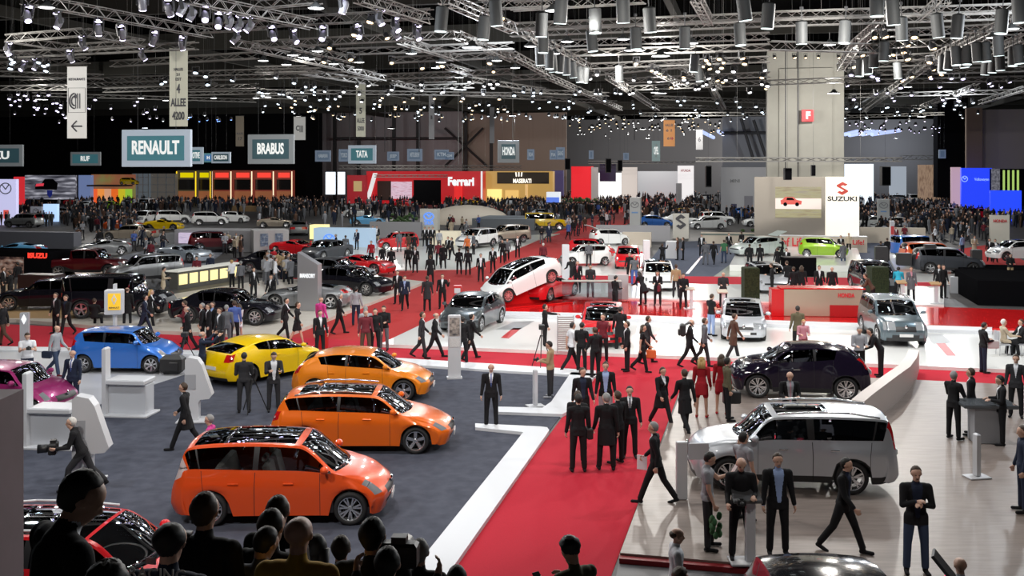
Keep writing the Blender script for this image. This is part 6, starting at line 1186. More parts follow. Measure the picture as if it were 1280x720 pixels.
# ================================================================ the visitors
def PP(px, py, face, pose, dress, label, top='black', legs='black', z=.02, head=False, h=1.77, **k):
    """px, py is the pixel of the feet; with head=True, of the top of the head."""
    if head:
        Y = F * (HC - z - h) / (py - HOR); p = Vector(((px - 640) / F * Y, Y, z))
    else: p = G(px, py, z)
    return person(p, face, pose, dress, top, legs, label=label, h=h, **k)
RN = 'slate carpet'
PEOPLE = [
 # Renault side
 (103, 612, 105, 'runb', 'jacket', 'white-haired cameraman in dark jacket striding by the fin totem', dict(hair='white', legs='charcoal')),
 (232, 562, 90, 'stride', 'coat', 'man in long black coat walking left on slate carpet', dict(hair='brown')),
 (264, 514, 90, 'walk', 'jacket', 'grey-haired visitor in magenta top behind orange people carrier', dict(head=True, hair='grey', top='magenta', h=1.66, fem=True)),
 (305, 516, 10, 'hold', 'jacket', 'man in dark grey with papers behind the yellow hatchback', dict(top='charcoal', legs='charcoal', hair='black')),
 (342, 514, -160, 'phone', 'suitopen', 'man in grey suit looking at his phone by yellow hatchback', dict(top='charcoal', legs='charcoal', hair='brown')),
 (253, 412, -60, 'lift', 'suit', 'balding man in navy suit holding a camera up', dict(head=True, top='navy', hair='grey', style='thin')),
 (91, 435, 172, 'stand', 'suit', 'bald man in navy suit and violet tie facing the hall', dict(head=True, top='navy', legs='navy', tie='blue', style='thin', hair='grey')),
 (34, 413, -150, 'phone', 'tshirt', 'young man in white shirt beside the small grey totem', dict(head=True, top='white', legs='navy', hair='brown')),
 (70, 470, -100, 'walk2', 'jacket', 'bald man in cream sweater and jeans with shoulder bag', dict(top='lgrey', legs='jeans', style='thin', hair='brown', shoes='maroon')),
 (4, 432, 90, 'walk2', 'jacket', 'person in dark jacket and brown trousers at left edge', dict(legs='brown')),
 (614, 534, 180, 'stand', 'suit', 'man in black suit and blue tie alone by the white kerb', dict(tie='blue', style='thin', hair='brown')),
 (688, 497, 75, 'hold', 'jacket', 'man in tan sweater holding a camera by the kerb', dict(top='tan', legs='charcoal', hair='black', shoes='lgrey')),
 (714, 399, -70, 'stride', 'tshirt', 'man in white polo shirt striding right', dict(head=True, top='white', hair='black')),
 (727, 466, -30, 'hold', 'jacket', 'man in black close behind the white polo shirt', dict(hair='black')),
 (681, 436, -85, 'point', 'jacket', 'man in black reaching to the louvred board', dict(hair='black')),
 (744, 474, 30, 'back', 'jacket', 'big dark visitor with raised knee in front of red car', dict(hair='brown', z=.02)),
 (754, 452, 150, 'ear', 'jacket', 'visitor in maroon jacket in front of the red car bonnet', dict(top='maroon', hair='brown')),
 (784, 464, 95, 'stand', 'suit', 'tall man in black suit seen sideways right of red car', dict(hair='brown')),
 (775, 440, 0, 'stand', 'coat', 'man in black coat standing behind the tall suited one', dict(hair='black')),
 (728, 457, -170, 'stand2', 'suitopen', 'man in black jacket over dark shirt on red carpet', dict(head=True, shirt='navy', hair='brown')),
 (757, 450, 175, 'stand', 'suitopen', 'man in black jacket, blue shirt and grey trousers', dict(head=True, shirt='sky', legs='lgrey', hair='brown')),
 (787, 480, 178, 'stand', 'suit', 'bearded man in black suit with white shirt and dark tie', dict(head=True, tie='navy', hair='black')),
 (723, 590, 4, 'stand', 'suit', 'man in black suit seen from behind with shoulder bag', dict(hair='black', h=1.84)),
 (758, 588, 2, 'stand2', 'coat', 'grey-haired man in black seen from behind on red carpet', dict(hair='grey', h=1.84)),
 (772, 486, 40, 'stand', 'suit', 'brown-haired man half hidden between two black suits', dict(head=True, hair='brown')),
 (722, 486, -20, 'stand', 'suit', 'short-haired man just behind the one with shoulder bag', dict(head=True, hair='brown')),
 (827, 532, -150, 'stride', 'coat', 'woman in black with ponytail walking on the red carpet', dict(fem=True, style='tail', hair='brown', h=1.7)),
 (856, 543, 20, 'walk2', 'coat', 'man in black coat seen from behind beside red carpet edge', dict(hair='brown')),
 (877, 522, -15, 'stand', 'dress', 'blonde woman in red dress seen from behind', dict(top='crimson', legs='crimson', shoes='red', fem=True, style='long', hair='blond', h=1.72, z=.15)),
 (902, 518, -25, 'stand', 'dress', 'dark-haired woman in red dress by the black crossover', dict(top='crimson', legs='crimson', shoes='red', fem=True, style='long', hair='brown', h=1.72, z=.15)),
 (909, 526, -85, 'stand2', 'shirt', 'man in olive shirt carrying a black briefcase', dict(top='olive', hair='black', z=.15)),
 (862, 458, -95, 'stride', 'suitopen', 'man in black with backpack walking right by white floor edge', dict(hair='grey', style='thin')),
 (880, 458, -90, 'walk2', 'jacket', 'man in grey brown jacket walking behind the backpack man', dict(top='grey', legs='charcoal', hair='brown')),
 (917, 450, -80, 'walk', 'coat', 'person in brown grey coat crossing in front of silver car', dict(top='brown', legs='charcoal', hair='brown')),
 (889, 420, -60, 'hold', 'tshirt', 'person in black top and pale jeans left of silver car', dict(legs='sky', hair='brown', z=.14)),
 (803, 465, -100, 'walk2', 'tshirt', 'woman in black carrying an orange bag', dict(fem=True, hair='brown', style='long', h=1.68)),
 (809, 454, -85, 'walk', 'suitopen', 'man in dark grey suit behind the orange bag woman', dict(top='charcoal', hair='brown')),
 (527, 448, -88, 'walk2', 'suit', 'man in dark grey suit, left of a walking pair', dict(top='charcoal', legs='charcoal', hair='brown')),
 (543, 447, -88, 'stride', 'suit', 'balding man in black suit, right of a walking pair', dict(style='thin', hair='grey')),
 (578, 456, 20, 'stand2', 'suit', 'man in black partly behind the information post', dict(hair='black')),
 (588, 449, -60, 'stride', 'suit', 'man in black suit walking just behind the information post', dict(hair='black')),
 (506, 388, 178, 'walk2', 'suit', 'man in navy suit and blue tie on the far red aisle', dict(top='navy', tie='sky', shirt='sky', hair='brown')),
 (497, 380, 170, 'stand', 'suit', 'dark man half behind the navy suit on the aisle', dict(hair='black')),
 (534, 389, 0, 'stand', 'coat', 'man in charcoal coat seen from behind on the aisle', dict(top='charcoal', hair='brown')),
 (553, 386, 180, 'ear', 'suit', 'man in black suit phoning on the far red aisle', dict(hair='brown')),
 (538, 356, 10, 'stand2', 'coat', 'tall person in long black coat near pale platform edge', dict(h=1.85, hair='brown')),
 (400, 446, -150, 'stand', 'suit', 'man in black suit standing by the yellow hatchback bonnet', dict(hair='brown')),
 (401, 424, -30, 'stand', 'jacket', 'bald man in magenta sweater beside a red bin', dict(top='magenta', style='bald')),
 (424, 417, -85, 'walk', 'suit', 'grey-haired man in dark suit walking away left of lilac shirt', dict(hair='grey')),
 (445, 407, -10, 'stand', 'shirt', 'man in lilac shirt seen from behind by cream platform', dict(top='lgrey', legs='navy', hair='black')),
 (457, 445, -160, 'stand2', 'jacket', 'grey-haired man in maroon jacket in the group on red', dict(top='maroon', legs='brown', hair='grey')),
 (469, 443, -175, 'stand', 'jacket', 'man in black between the maroon and leather jackets', dict(hair='black')),
 (480, 438, 170, 'hold', 'jacket', 'man in black leather jacket and grey jeans', dict(legs='grey', hair='brown')),
 (457, 381, 20, 'stand', 'jacket', 'grey-haired person behind the group on red carpet', dict(head=True, top='lgrey', hair='grey')),
 (357, 425, -100, 'walk2', 'suit', 'woman in black suit before the brushed totem', dict(fem=True, hair='black')),
 (371, 431, -95, 'walk', 'skirt', 'woman in black skirt walking with a bag', dict(fem=True, hair='brown')),
 (235, 438, 100, 'walk', 'suit', 'balding man in black suit leading the group by black saloon', dict(style='thin', hair='grey')),
 (253, 434, 110, 'stand', 'suit', 'grey-haired man in dark suit looking down, second in group', dict(hair='grey')),
 (266, 432, 150, 'stand', 'suit', 'man in black suit with blue shirt in middle of group', dict(shirt='sky', hair='brown')),
 (261, 378, 120, 'stand', 'suit', 'brown-haired man behind the blue shirted one', dict(head=True, hair='brown')),
 (275, 383, 140, 'stand', 'suit', 'man in charcoal suit behind the grey suit', dict(head=True, top='charcoal', hair='brown')),
 (283, 437, 0, 'stand', 'suit', 'man in mid grey suit seen from behind', dict(top='grey', legs='grey', hair='grey')),
 (293, 430, 20, 'stand', 'jacket', 'person in blue jacket beside the mid grey suit', dict(top='blue', hair='brown')),
 (299, 426, 60, 'hold', 'dress', 'girl in white dress at end of the group', dict(top='white', fem=True, legs='white', h=1.55, hair='brown', style='long')),
 (232, 374, 90, 'hold', 'jacket', 'visitor in maroon behind the group leader', dict(head=True, top='maroon', hair='brown')),
 (188, 411, -80, 'walk2', 'suitopen', 'blonde woman in black walking past the limousine van', dict(fem=True, style='long', hair='blond')),
 (180, 418, -75, 'stride', 'suit', 'man in navy suit walking right behind the yellow sign', dict(top='navy', legs='navy', hair='black')),
 (159, 408, 10, 'stand', 'coat', 'man in black seen from behind at the limousine van door', dict(hair='brown', style='thin')),
 (70, 417, 150, 'stand', 'suit', 'man in black suit and white shirt, left of a pair', dict(hair='brown')),
 (83, 420, 160, 'walk2', 'suit', 'man in black suit, right of a pair by black coupe', dict(hair='brown', shirt='navy')),
 (118, 410, 0, 'sit', 'jacket', 'dark visitor bending by the limousine van rear wheel', dict()),
 (4, 374, -90, 'stand', 'suit', 'man with badge at the black ISUZU wall', dict(hair='brown')), (13, 380, 90, 'hold', 'suit', 'man in black facing the poster wall', dict(hair='brown')), (22, 366, 60, 'stand', 'jacket', 'woman with grey trousers at poster wall', dict(legs='grey', hair='black')),
 (204, 374, -70, 'hold', 'dress', 'woman in beige dress leaning at bar counter end', dict(top='beige', legs='beige', fem=True, hair='black')),
 (246, 356, 180, 'hold', 'jacket', 'barman in red scarf behind the lit counter', dict(top='maroon', hair='black')), (263, 352, 170, 'stand', 'jacket', 'man in blue shirt behind the lit counter', dict(top='navy', hair='brown')),
 (290, 362, 60, 'hold', 'shirt', 'man in white shirt leaning on the lit counter', dict(top='white', hair='blond')), (301, 364, 50, 'stand', 'jacket', 'man in grey beside the white shirt at counter', dict(top='grey', hair='grey')),
 (317, 375, -140, 'stand', 'suit', 'man in black suit right of the bar counter', dict(hair='brown')), (339, 387, 160, 'stand', 'suit', 'man in black suit by the grey roadster', dict(hair='brown')),
 # Honda side
 (716, 358, 20, 'bend', 'jacket', 'man in black leaning beside the tilted concept car', dict(z=.3, hair='black')), (722, 366, 160, 'stand', 'suit', 'grey-haired man with red tie behind glass desk', dict(z=.3, tie='red', shirt='pink', hair='grey')),
 (738, 372, 180, 'back', 'jacket', 'man working behind the glass desk', dict(z=.3, top='charcoal', legs='grey', hair='black')), (736, 333, 10, 'stand', 'jacket', 'man in dark grey standing by white boxy hatchback', dict(z=.2, top='grey', legs='charcoal')),
 (793, 357, 178, 'stand', 'tshirt', 'man in grey t-shirt and blue jeans facing the aisle', dict(z=.3, top='grey', legs='blue', hair='brown')), (787, 352, 150, 'stand', 'jacket', 'person in black just behind the grey t-shirt', dict(z=.3)),
 (804, 381, 30, 'bend', 'coat', 'woman in black coat leaning over her bags', dict(z=.22, fem=True, style='long', hair='black')), (822, 382, 165, 'hold', 'coat', 'woman in black coat with red bag', dict(z=.22, fem=True, style='long', hair='brown')),
 (845, 372, -20, 'stand', 'jacket', 'person in orange brown jacket near table', dict(z=.3, top='tan', legs='charcoal')), (854, 386, 175, 'hold', 'jacket', 'dark visitor at the thin stand on red gloss floor', dict(z=.22, top='black')),
 (904, 384, 178, 'hold', 'jacket', 'bald man in dark jumper behind the thin tan panelled stand', dict(z=.22, style='bald', top='charcoal')), (769, 390, -60, 'hold', 'suit', 'man in black behind the red car roof', dict(z=.22, hair='black')),
 (1074, 473, 178, 'hold', 'shirt', 'photographer in grey shirt on the cross aisle', dict(top='lgrey', hair='grey')), (1101, 471, 80, 'bend', 'jacket', 'photographer in black bending forward with camera', dict(hair='black')),
 (997, 440, 5, 'stand', 'suitopen', 'man in brown suit standing behind the black crossover', dict(z=.14, top='olive', hair='black')), (1004, 450, 178, 'hold', 'jacket', 'blond visitor with pink top behind the crossover roof', dict(z=.14, top='pink', hair='blond', h=1.5)),
 (1229, 466, -90, 'hold', 'jacket', 'man in black with white shoulder bag at floor edge', dict(top='black', legs='navy', hair='black')),
 (1255, 443, -95, 'sit', 'jacket', 'seated man in beige jumper before the black wall', dict(z=.14, top='beige', legs='black', hair='white')), (1276, 443, 90, 'sit', 'suit', 'seated person in black opposite the beige jumper', dict(z=.14, hair='brown')),
 (1139, 376, 170, 'stand', 'coat', 'woman with pink scarf and grey coat', dict(z=.3, top='grey', shirt='pink', fem=True, hair='brown')), (1123, 374, -20, 'bend', 'jacket', 'person in cyan jacket leaning at thin stand', dict(z=.3, top='cyan', hair='black')),
 (1174, 372, 160, 'stand', 'suit', 'left of two dark visitors at the white floor ramp', dict(z=.3)), (1179, 373, -160, 'stand', 'jacket', 'right of two dark visitors at the white floor ramp', dict(z=.3)),
 # Nissan side
 (1192, 549, -60, 'cross', 'suit', 'leftmost grey-haired man in black suit at the glass table', dict(z=.15, hair='grey')), (1214, 544, 60, 'stand', 'suit', 'dark-haired man in black behind the glass table', dict(z=.15, hair='brown')), (1252, 556, 75, 'hold', 'suit', 'man in black suit right of the glass table', dict(z=.15, hair='black')),
 (1270, 441, 150, 'stand', 'suit', 'man in dark suit behind, near the right edge', dict(z=.15, head=True, hair='brown', top='charcoal')), (1279, 640, 80, 'stand', 'jacket', 'person in navy cut off by the right edge', dict(z=.15, top='navy', legs='navy')),
 (820, 629, 72, 'stride', 'suit', 'grey-haired man in black suit carrying white papers', dict(hair='grey', z=.15)), (884, 686, -98, 'hatman', 'tshirt', 'man in grey t-shirt with green leaves and a hat', dict(z=.15, top='lgrey', legs='charcoal', hair='black', h=1.80)),
 (929, 651, -60, 'ear', 'tshirt', 'man in white shirt and black vest beside the silver car', dict(z=.15, top='lgrey', hair='black')), (926, 699, 178, 'lectern', 'jacket', 'bald man in black holding a camera behind the lectern', dict(z=.15, style='bald', h=1.86)),
 (972, 693, 180, 'stand', 'suitopen', 'man in black suit and pale blue open shirt', dict(z=.15, shirt='sky', hair='brown', h=1.85)), (1054, 690, -125, 'stride', 'suitopen', 'bearded man in black walking right on the oak floor', dict(z=.15, shirt='navy', hair='black', h=1.8)),
 (1145, 716, 172, 'cross', 'suitopen', 'man in black jacket and jeans with folded arms', dict(z=.15, legs='jeans', shirt='navy', hair='brown', h=1.86)), (987, 461, 178, 'hold', 'suitopen', 'bald man in black suit in front of the crossover', dict(z=.15, head=True, style='bald', shirt='lgrey', tie='pink')),
 (845, 655, -90, 'stand', 'tshirt', 'shaven-headed young man in white t-shirt at bottom', dict(head=True, top='white', legs='jeans', style='thin', hair='brown')), (850, 708, -60, 'stand', 'tshirt', 'dark curly head at bottom edge beside white t-shirt', dict(head=True, style='curly', hair='brown')), (1201, 692, 0, 'stand', 'shirt', 'fair bald head at the bottom right edge', dict(head=True, style='bald', top='lgrey')),
 # Suzuki side
 (828, 335, -30, 'lift', 'jacket', 'man in black filming with raised arms by the monitors', dict(z=.03)), (847, 325, 80, 'stand', 'jacket', 'man in tan at the grey reception box', dict(z=.03, top='brown')), (854, 325, 85, 'stand', 'suit', 'man in black beside the tan one at reception box', dict(z=.03)),
 (877, 320, 170, 'stand', 'suitopen', 'man in dark coat before beige partition', dict(z=.03, hair='brown')), (882, 331, 0, 'stand2', 'jacket', 'grey-haired man in grey jacket on blue carpet', dict(z=.03, top='grey', legs='grey', hair='grey')), (892, 331, 10, 'walk2', 'jacket', 'person in black next to grey jacket', dict(z=.03)),
 (905, 329, 5, 'stand', 'tshirt', 'man in green t-shirt and jeans from behind', dict(z=.03, top='green', legs='jeans')), (911, 318, 180, 'stand', 'suit', 'man in black suit behind the green t-shirt', dict(z=.03)), (927, 314, 20, 'stand', 'jacket', 'man in black at the mint car bonnet', dict(z=.03, h=1.7)),
 (937, 336, 0, 'stand', 'suit', 'left of two men in black watching the podium', dict(z=.05)), (950, 336, 0, 'stand', 'suit', 'right of two men in black watching the podium', dict(z=.05)), (972, 342, 20, 'stand', 'coat', 'broad person in black before the dark block', dict(z=.05)), (983, 343, 160, 'stand', 'suit', 'man in black left of the dark drinks block', dict(z=.05)),
 (978, 326, 60, 'point', 'jacket', 'man with pink sleeve by the open tailgate', dict(z=.05, top='black')), (1054, 333, 10, 'stand', 'coat', 'person in grey coat at the lime car front', dict(z=.05, top='grey', legs='jeans')), (1061, 318, 150, 'stand', 'jacket', 'person in beige behind the lime car', dict(z=.05, top='beige')), (1051, 322, 170, 'stand', 'suit', 'man in black behind the lime car bonnet', dict(z=.05)),
 (1101, 333, 0, 'stand', 'coat', 'bulky person in black near the thin white post', dict(z=.03, h=1.85)), (1109, 326, 10, 'stand', 'jacket', 'slim person in black beside the thin white post', dict(z=.03)), (1263, 352, 175, 'hold', 'jacket', 'guard in black cap at far right', dict(z=.03, legs='tan', style='cap', hair='black')), (1218, 322, 180, 'hold', 'coat', 'person in beige with dark scarf at right', dict(z=.03, top='beige', legs='brown')), (1203, 320, 30, 'stand', 'jacket', 'person with orange backpack at right', dict(z=.03, top='sky', legs='navy')),
 (1237, 327, 150, 'stand', 'suit', 'left of two men by HONDA totem', dict(z=.03)), (1244, 328, 170, 'stand', 'suit', 'right of two men by HONDA totem', dict(z=.03)),
 (984, 366, 20, 'hold', 'jacket', 'first dark visitor left of the champagne counter', dict(z=.3)), (965, 370, 80, 'hold', 'jacket', 'visitor facing left by the hedge block', dict(z=.3)), (992, 376, 10, 'stand', 'jacket', 'visitor in black behind red chairs', dict(z=.3)), (1002, 374, -20, 'stand', 'jacket', 'visitor with long hair behind red chairs', dict(z=.3, style='long', hair='brown')), (1024, 374, 178, 'stand', 'suit', 'man in suit behind the champagne counter', dict(z=.3)), (1040, 376, 170, 'stand', 'jacket', 'bald man in black behind the champagne counter', dict(z=.3, style='bald')),
 (1091, 384, 60, 'bend', 'jacket', 'visitor leaning at the grey off-roader door', dict(z=.22, top='brown')),
 # pale stand, centre left
 (420, 320, 100, 'stand', 'suit', 'first man by the pale blue counter', dict(z=.08, hair='grey')), (432, 322, 10, 'stand', 'coat', 'man in long grey coat by the pale blue counter', dict(z=.08, top='grey', legs='grey')), (446, 312, 150, 'stand', 'suit', 'man in navy at the pale blue counter', dict(z=.08, top='navy')),
 (466, 306, 178, 'stand', 'suitopen', 'left of two men behind the small red car', dict(z=.08, legs='tan')), (471, 306, 180, 'stand', 'suitopen', 'right of two men behind the small red car', dict(z=.08, legs='tan')), (499, 315, 20, 'stand', 'jacket', 'person in grey at small red car door', dict(z=.08, top='grey', legs='grey')), (511, 318, 30, 'stand', 'jacket', 'person in brown at small red car', dict(z=.08, top='brown', legs='brown')), (518, 319, 10, 'stand', 'suit', 'person in black at small red car', dict(z=.08)),
 (464, 331, 170, 'stand', 'jacket', 'person in red jumper on the pale stand', dict(z=.08, top='crimson')), (478, 336, 0, 'stand', 'jacket', 'small person in black facing the red car', dict(z=.08, h=1.6)), (489, 342, 10, 'stand2', 'jacket', 'person in black with pale bag facing red car', dict(z=.08)), (510, 339, 175, 'walk2', 'jacket', 'left of two in black walking off pale stand', dict(z=.08)), (519, 341, 175, 'stand', 'coat', 'right of two in black walking off pale stand', dict(z=.08)),
 (531, 308, 180, 'stand', 'suit', 'first of three dark suits by TATA totem', dict(z=.08)), (536, 308, 160, 'stand', 'suit', 'second of three dark suits by TATA totem', dict(z=.08)), (541, 308, 170, 'stand', 'suit', 'third of three dark suits by TATA totem', dict(z=.08)), (549, 313, 0, 'stand', 'jacket', 'person in grey right of the three suits', dict(z=.08, top='lgrey', legs='grey')), (538, 331, 20, 'stand', 'coat', 'dark person in centre of pale stand', dict(z=.08)), (548, 332, 10, 'stand', 'jacket', 'person in maroon on the pale stand', dict(z=.08, top='maroon')), (554, 336, 0, 'stand2', 'coat', 'person in black right of the maroon one', dict(z=.08)), (560, 324, 150, 'stand', 'suit', 'left of a dark pair on pale stand', dict(z=.08)), (565, 325, 120, 'walk2', 'suit', 'right of a dark pair on pale stand', dict(z=.08)),
 (574, 343, 5, 'stand', 'jacket', 'woman in black at pale stand corner', dict(z=.02, fem=True)), (585, 344, 10, 'stand', 'jacket', 'person in black at aisle edge, orange collar', dict()), (601, 352, 178, 'stand', 'suitopen', 'man carrying black coat on the aisle', dict()), (616, 341, 175, 'walk2', 'suit', 'man in black suit walking towards us on far aisle', dict()), (628, 329, 170, 'stand', 'jacket', 'person in black on the far aisle', dict()), (634, 327, 180, 'walk2', 'jacket', 'person with white shirt on far aisle', dict(top='grey')), (647, 322, 175, 'stand', 'suitopen', 'man in open jacket on far aisle', dict()),
 (679, 303, 0, 'stand', 'jacket', 'white-haired person behind the concept car', dict(head=True, top='maroon', hair='white')), (592, 318, 120, 'stand', 'jacket', 'person in grey before the white off-roader', dict(z=.08, top='grey')), (584, 322, 150, 'stand', 'jacket', 'person in orange before white off-roader', dict(z=.08, top='orange')),
]
BY = {}
for px, py, fc, po, dr, lb_, k in PEOPLE:
    big = (py > 400 or k.get('head') and py > 370); k = dict(k); vx = .0105 if big else .02
    if not big and po not in ('stand', 'walk2', 'hold', 'bend', 'sit', 'stand2'): vx = .016
    BY[lb_] = PP(px, py, fc, po, dr, lb_, vox=vx, **k)
# crowds: low detail figures drawn from a few poses, the nearest as individuals
rnd = random.Random(5)
CR = [ # count, x0, x1, y0, y1 (feet), group, palette
 (22, 655, 760, 283, 306, 'visitors on the far red aisle'), (12, 166, 206, 300, 330, 'visitors by the silver sports coupe'), (9, 276, 312, 310, 330, 'visitors at the grey exhibition wall'), (16, 330, 378, 342, 360, 'visitors in shirts by the black cars'), (10, 150, 170, 285, 300, 'visitors near the champagne saloon'), (8, 88, 130, 288, 312, 'dark visitors near the dark grey wall'),
 (18, 1080, 1240, 293, 306, 'dark visitors behind the beige partition at right'), (8, 735, 790, 268, 285, 'visitors at the top of the red aisle'), (8, 560, 600, 283, 300, 'visitors by the cream rock')]
pal = ['black', 'black', 'black', 'charcoal', 'charcoal', 'navy', 'grey', 'brown', 'lgrey', 'maroon', 'blue', 'beige', 'white']
combos = [('stand', 'suit'), ('walk2', 'jacket'), ('stand', 'coat'), ('hold', 'jacket'), ('stand2', 'shirt'), ('walk2', 'suit')]
n_ind = 0
aisle_ok = lambda px, py: True
for n, x0, x1, y0, y1, gname in CR:
    for i in range(n):
        px, py = rnd.uniform(x0, x1), rnd.uniform(y0, y1)
        if gname.startswith('visitors on the far red'): t_ = (py - 283) / 23; px = rnd.uniform(712 - t_ * 55, 765 - t_ * 60)
        po, dr = rnd.choice(combos); tp = rnd.choice(pal if 'shirts' not in gname else ['beige', 'lgrey', 'white', 'tan', 'grey', 'red'])
        person(G(px, py, .02), rnd.uniform(0, 360), po, dr, tp, rnd.choice(['black', 'charcoal', 'navy', 'grey']), hair=rnd.choice(['black', 'brown', 'brown', 'grey']), h=rnd.uniform(1.65, 1.85), vox=.03, label='visitor standing among the ' + gname, group=gname); n_ind += 1
# the far crowd that nobody could count
mats_c = [cm(c) for c in ('black', 'charcoal', 'navy', 'grey', 'brown', 'lgrey', 'black')] + [SKINS[0]]
mb = MB()
def tiny(p, h, c):
    a = rnd.uniform(0, math.pi); M = Matrix.Translation(p) @ Matrix.Rotation(a, 4, 'Z') @ Matrix.Diagonal((h / 1.75, h / 1.75, h / 1.75, 1)); mb.lathe([(.07, 0), (.12, .45), (.16, .85), (.17, 1.0), (.20, 1.3), (.19, 1.42), (.07, 1.5)], 6, c, M @ Matrix.Diagonal((1.15, .75, 1, 1))); mb.ell(M @ Vector((0, 0, 1.62)), (.085, .1, .13), 6, rnd.choice((7, 0, 4)))
    for s in (-1, 1): mb.tube(M @ Vector((s * .24, 0, 1.4)), M @ Vector((s * .28, .05, .85)), .06, .04, 4, c, False)
for n, x0, x1, y0, y1 in ((620, 640, 960, 247, 270), (160, 780, 960, 266, 282), (430, 1060, 1195, 250, 286), (50, 1195, 1240, 268, 286), (110, 1100, 1240, 285, 300), (330, 90, 385, 254, 267), (110, 90, 172, 266, 292), (250, 320, 620, 254, 272), (50, 320, 520, 270, 284), (160, 700, 790, 247, 268), (90, 1240, 1290, 262, 285), (200, 560, 720, 255, 280), (90, 0, 90, 258, 284)):
    for i in range(n):
        px, py = rnd.uniform(x0, x1), rnd.uniform(y0, y1); tiny(G(px, py, 0), rnd.uniform(1.6, 1.85), rnd.choice((0, 0, 0, 1, 1, 2, 2, 3, 4, 5, 6)))
cr_ = mb.build('crowd', mats_c, None, True); tag(cr_, 'dense far crowd of dark dressed visitors filling the hall beyond the stands', 'crowd', None, 'stuff')
# ---- what people hold
def bag(label, who, hand, size, m, off=(0, 0, -.22), strap=True, rz=0, kindn='bag'):
    o = BY[who]; fk = [f for f in FIG.values() if f['me'] == o.data][0]; p = held(o, fk, hand); r_ = empty(kindn, p + Vector(off), o.rotation_euler[2] + R(rz))
    MB().box((0, 0, 0), size, bev=.03).build('body', m, r_)
    n_ = 8; pts = [Vector((0, math.cos(a) * size[1] * .3, size[2] / 2 + math.sin(a) * (-off[2] - size[2] / 2 + .02))) for a in [math.pi * k / n_ for k in range(n_ + 1)]]; mb = MB()
    for k in range(n_): mb.tube(pts[k], pts[k + 1], .012, None, 5)
    mb.build('handle', m, r_); return tag(r_, label, 'bag')
LB = mat('bag_black', (.015, .015, .016), .5)
bag('orange bag carried by woman in black', 'woman in black carrying an orange bag', 'L', (.14, .34, .30), mat('bag_orange', (.65, .13, .03), .5))
bag('black briefcase held by man in olive shirt', 'man in olive shirt carrying a black briefcase', 'L', (.14, .48, .34), LB, (0, 0, -.24), kindn='briefcase')
bag('pale shoulder bag at hip of man in black, right', 'man in black with white shoulder bag at floor edge', 'R', (.14, .38, .28), mat('bag_pale', (.55, .55, .55), .6), (-.1, 0, -.1), kindn='shoulder_bag')
bag('black bag at hip of man seen from behind', 'man in black suit seen from behind with shoulder bag', 'R', (.14, .32, .26), LB, (0, -.02, .06), kindn='shoulder_bag')
bag('navy shoulder bag of man in cream sweater', 'bald man in cream sweater and jeans with shoulder bag', 'R', (.12, .32, .24), cm('navy'), (-.08, 0, 0), kindn='shoulder_bag')
bag('dusky red bag of woman in black coat', 'woman in black coat with red bag', 'L', (.12, .3, .32), cm('maroon'))
o = BY['man in black with backpack walking right by white floor edge']; r_ = empty('backpack', o.location, o.rotation_euler[2]); MB().box((0, -.24, 1.28), (.30, .20, .44), bev=.06).box((0, -.36, 1.2), (.22, .08, .22), bev=.03).build('body', LB, r_)
for sx in (-.11, .11): MB().tube((sx, -.16, 1.46), (sx, .02, 1.55), .018, None, 5).tube((sx, .02, 1.55), (sx, .13, 1.4), .018, None, 5).build('strap', LB, r_)
tag(r_, 'black backpack of man walking right', 'bag')
def sheet(label, who, hand, m, size=(.22, .3, .01), rot=(60, 0, 0), off=(0, 0, 0), name='paper_sheet', cat='paper'):
    o = BY[who]; fk = [f for f in FIG.values() if f['me'] == o.data][0]; p = held(o, fk, hand) + Vector(off)
    s_ = MB().box((0, 0, 0), size, bev=.002).build(name, m); s_.location = p; s_.rotation_euler = (R(rot[0]), R(rot[1]), o.rotation_euler[2] + R(rot[2])); return tag(s_, label, cat)
WPAP = mat('paper_white', (.75, .76, .8), .7)
sheet('white papers in hand of grey-haired man', 'grey-haired man in black suit carrying white papers', 'R', WPAP, rot=(90, 0, 80), off=(0, 0, -.08))
sheet('white papers held behind the yellow hatchback', 'man in dark grey with papers behind the yellow hatchback', 'R', WPAP, rot=(30, 0, 0))
sheet('small phone of man in grey suit', 'man in grey suit looking at his phone by yellow hatchback', 'L', LB, (.07, .14, .012), (50, 0, 0), name='mobile_phone', cat='phone')
sheet('pale hat held by man in grey t-shirt', 'man in grey t-shirt with green leaves and a hat', 'L', mat('hat_pinkish', (.5, .4, .4), .8), (.26, .3, .09), (60, 0, 0), name='hat', cat='hat')
mb = MB(); rr2 = random.Random(2)
for k in range(14): a = rr2.uniform(0, 6.3); mb.ell((math.cos(a) * .07, math.sin(a) * .07, -rr2.uniform(.0, .34)), (.05, .04, .07), 6)
gl = mb.build('leaf_bunch', mat('leaf_green', (.04, .14, .05), .7), None, True); o = BY['man in grey t-shirt with green leaves and a hat']; gl.location = held(o, [f for f in FIG.values() if f['me'] == o.data][0], 'R', (0, 0, -.1)); tag(gl, 'bunch of green leaves hanging from the hand of man in grey', 'plant')
def camera_box(label, who, hand='R', off=(.05, .06, .04), s=1.0):
    o = BY[who]; fk = [f for f in FIG.values() if f['me'] == o.data][0]; a = Vector(fk['hands']['L']); b = Vector(fk['hands']['R']); mid = (a + b) / 2
    r_ = empty('photo_camera', o.location + Matrix.Rotation(o.rotation_euler[2], 3, 'Z') @ ((mid + Vector((0, .04, .03))) * o.scale[0]), o.rotation_euler[2], s)
    MB().box((0, 0, 0), (.15, .07, .10), bev=.012).box((0, 0, .06), (.06, .05, .03)).build('body', LB, r_); MB().tube((0, .03, 0), (0, .13, 0), .035, .04, 12).build('lens', BLACKP, r_, True); return tag(r_, label, 'camera')
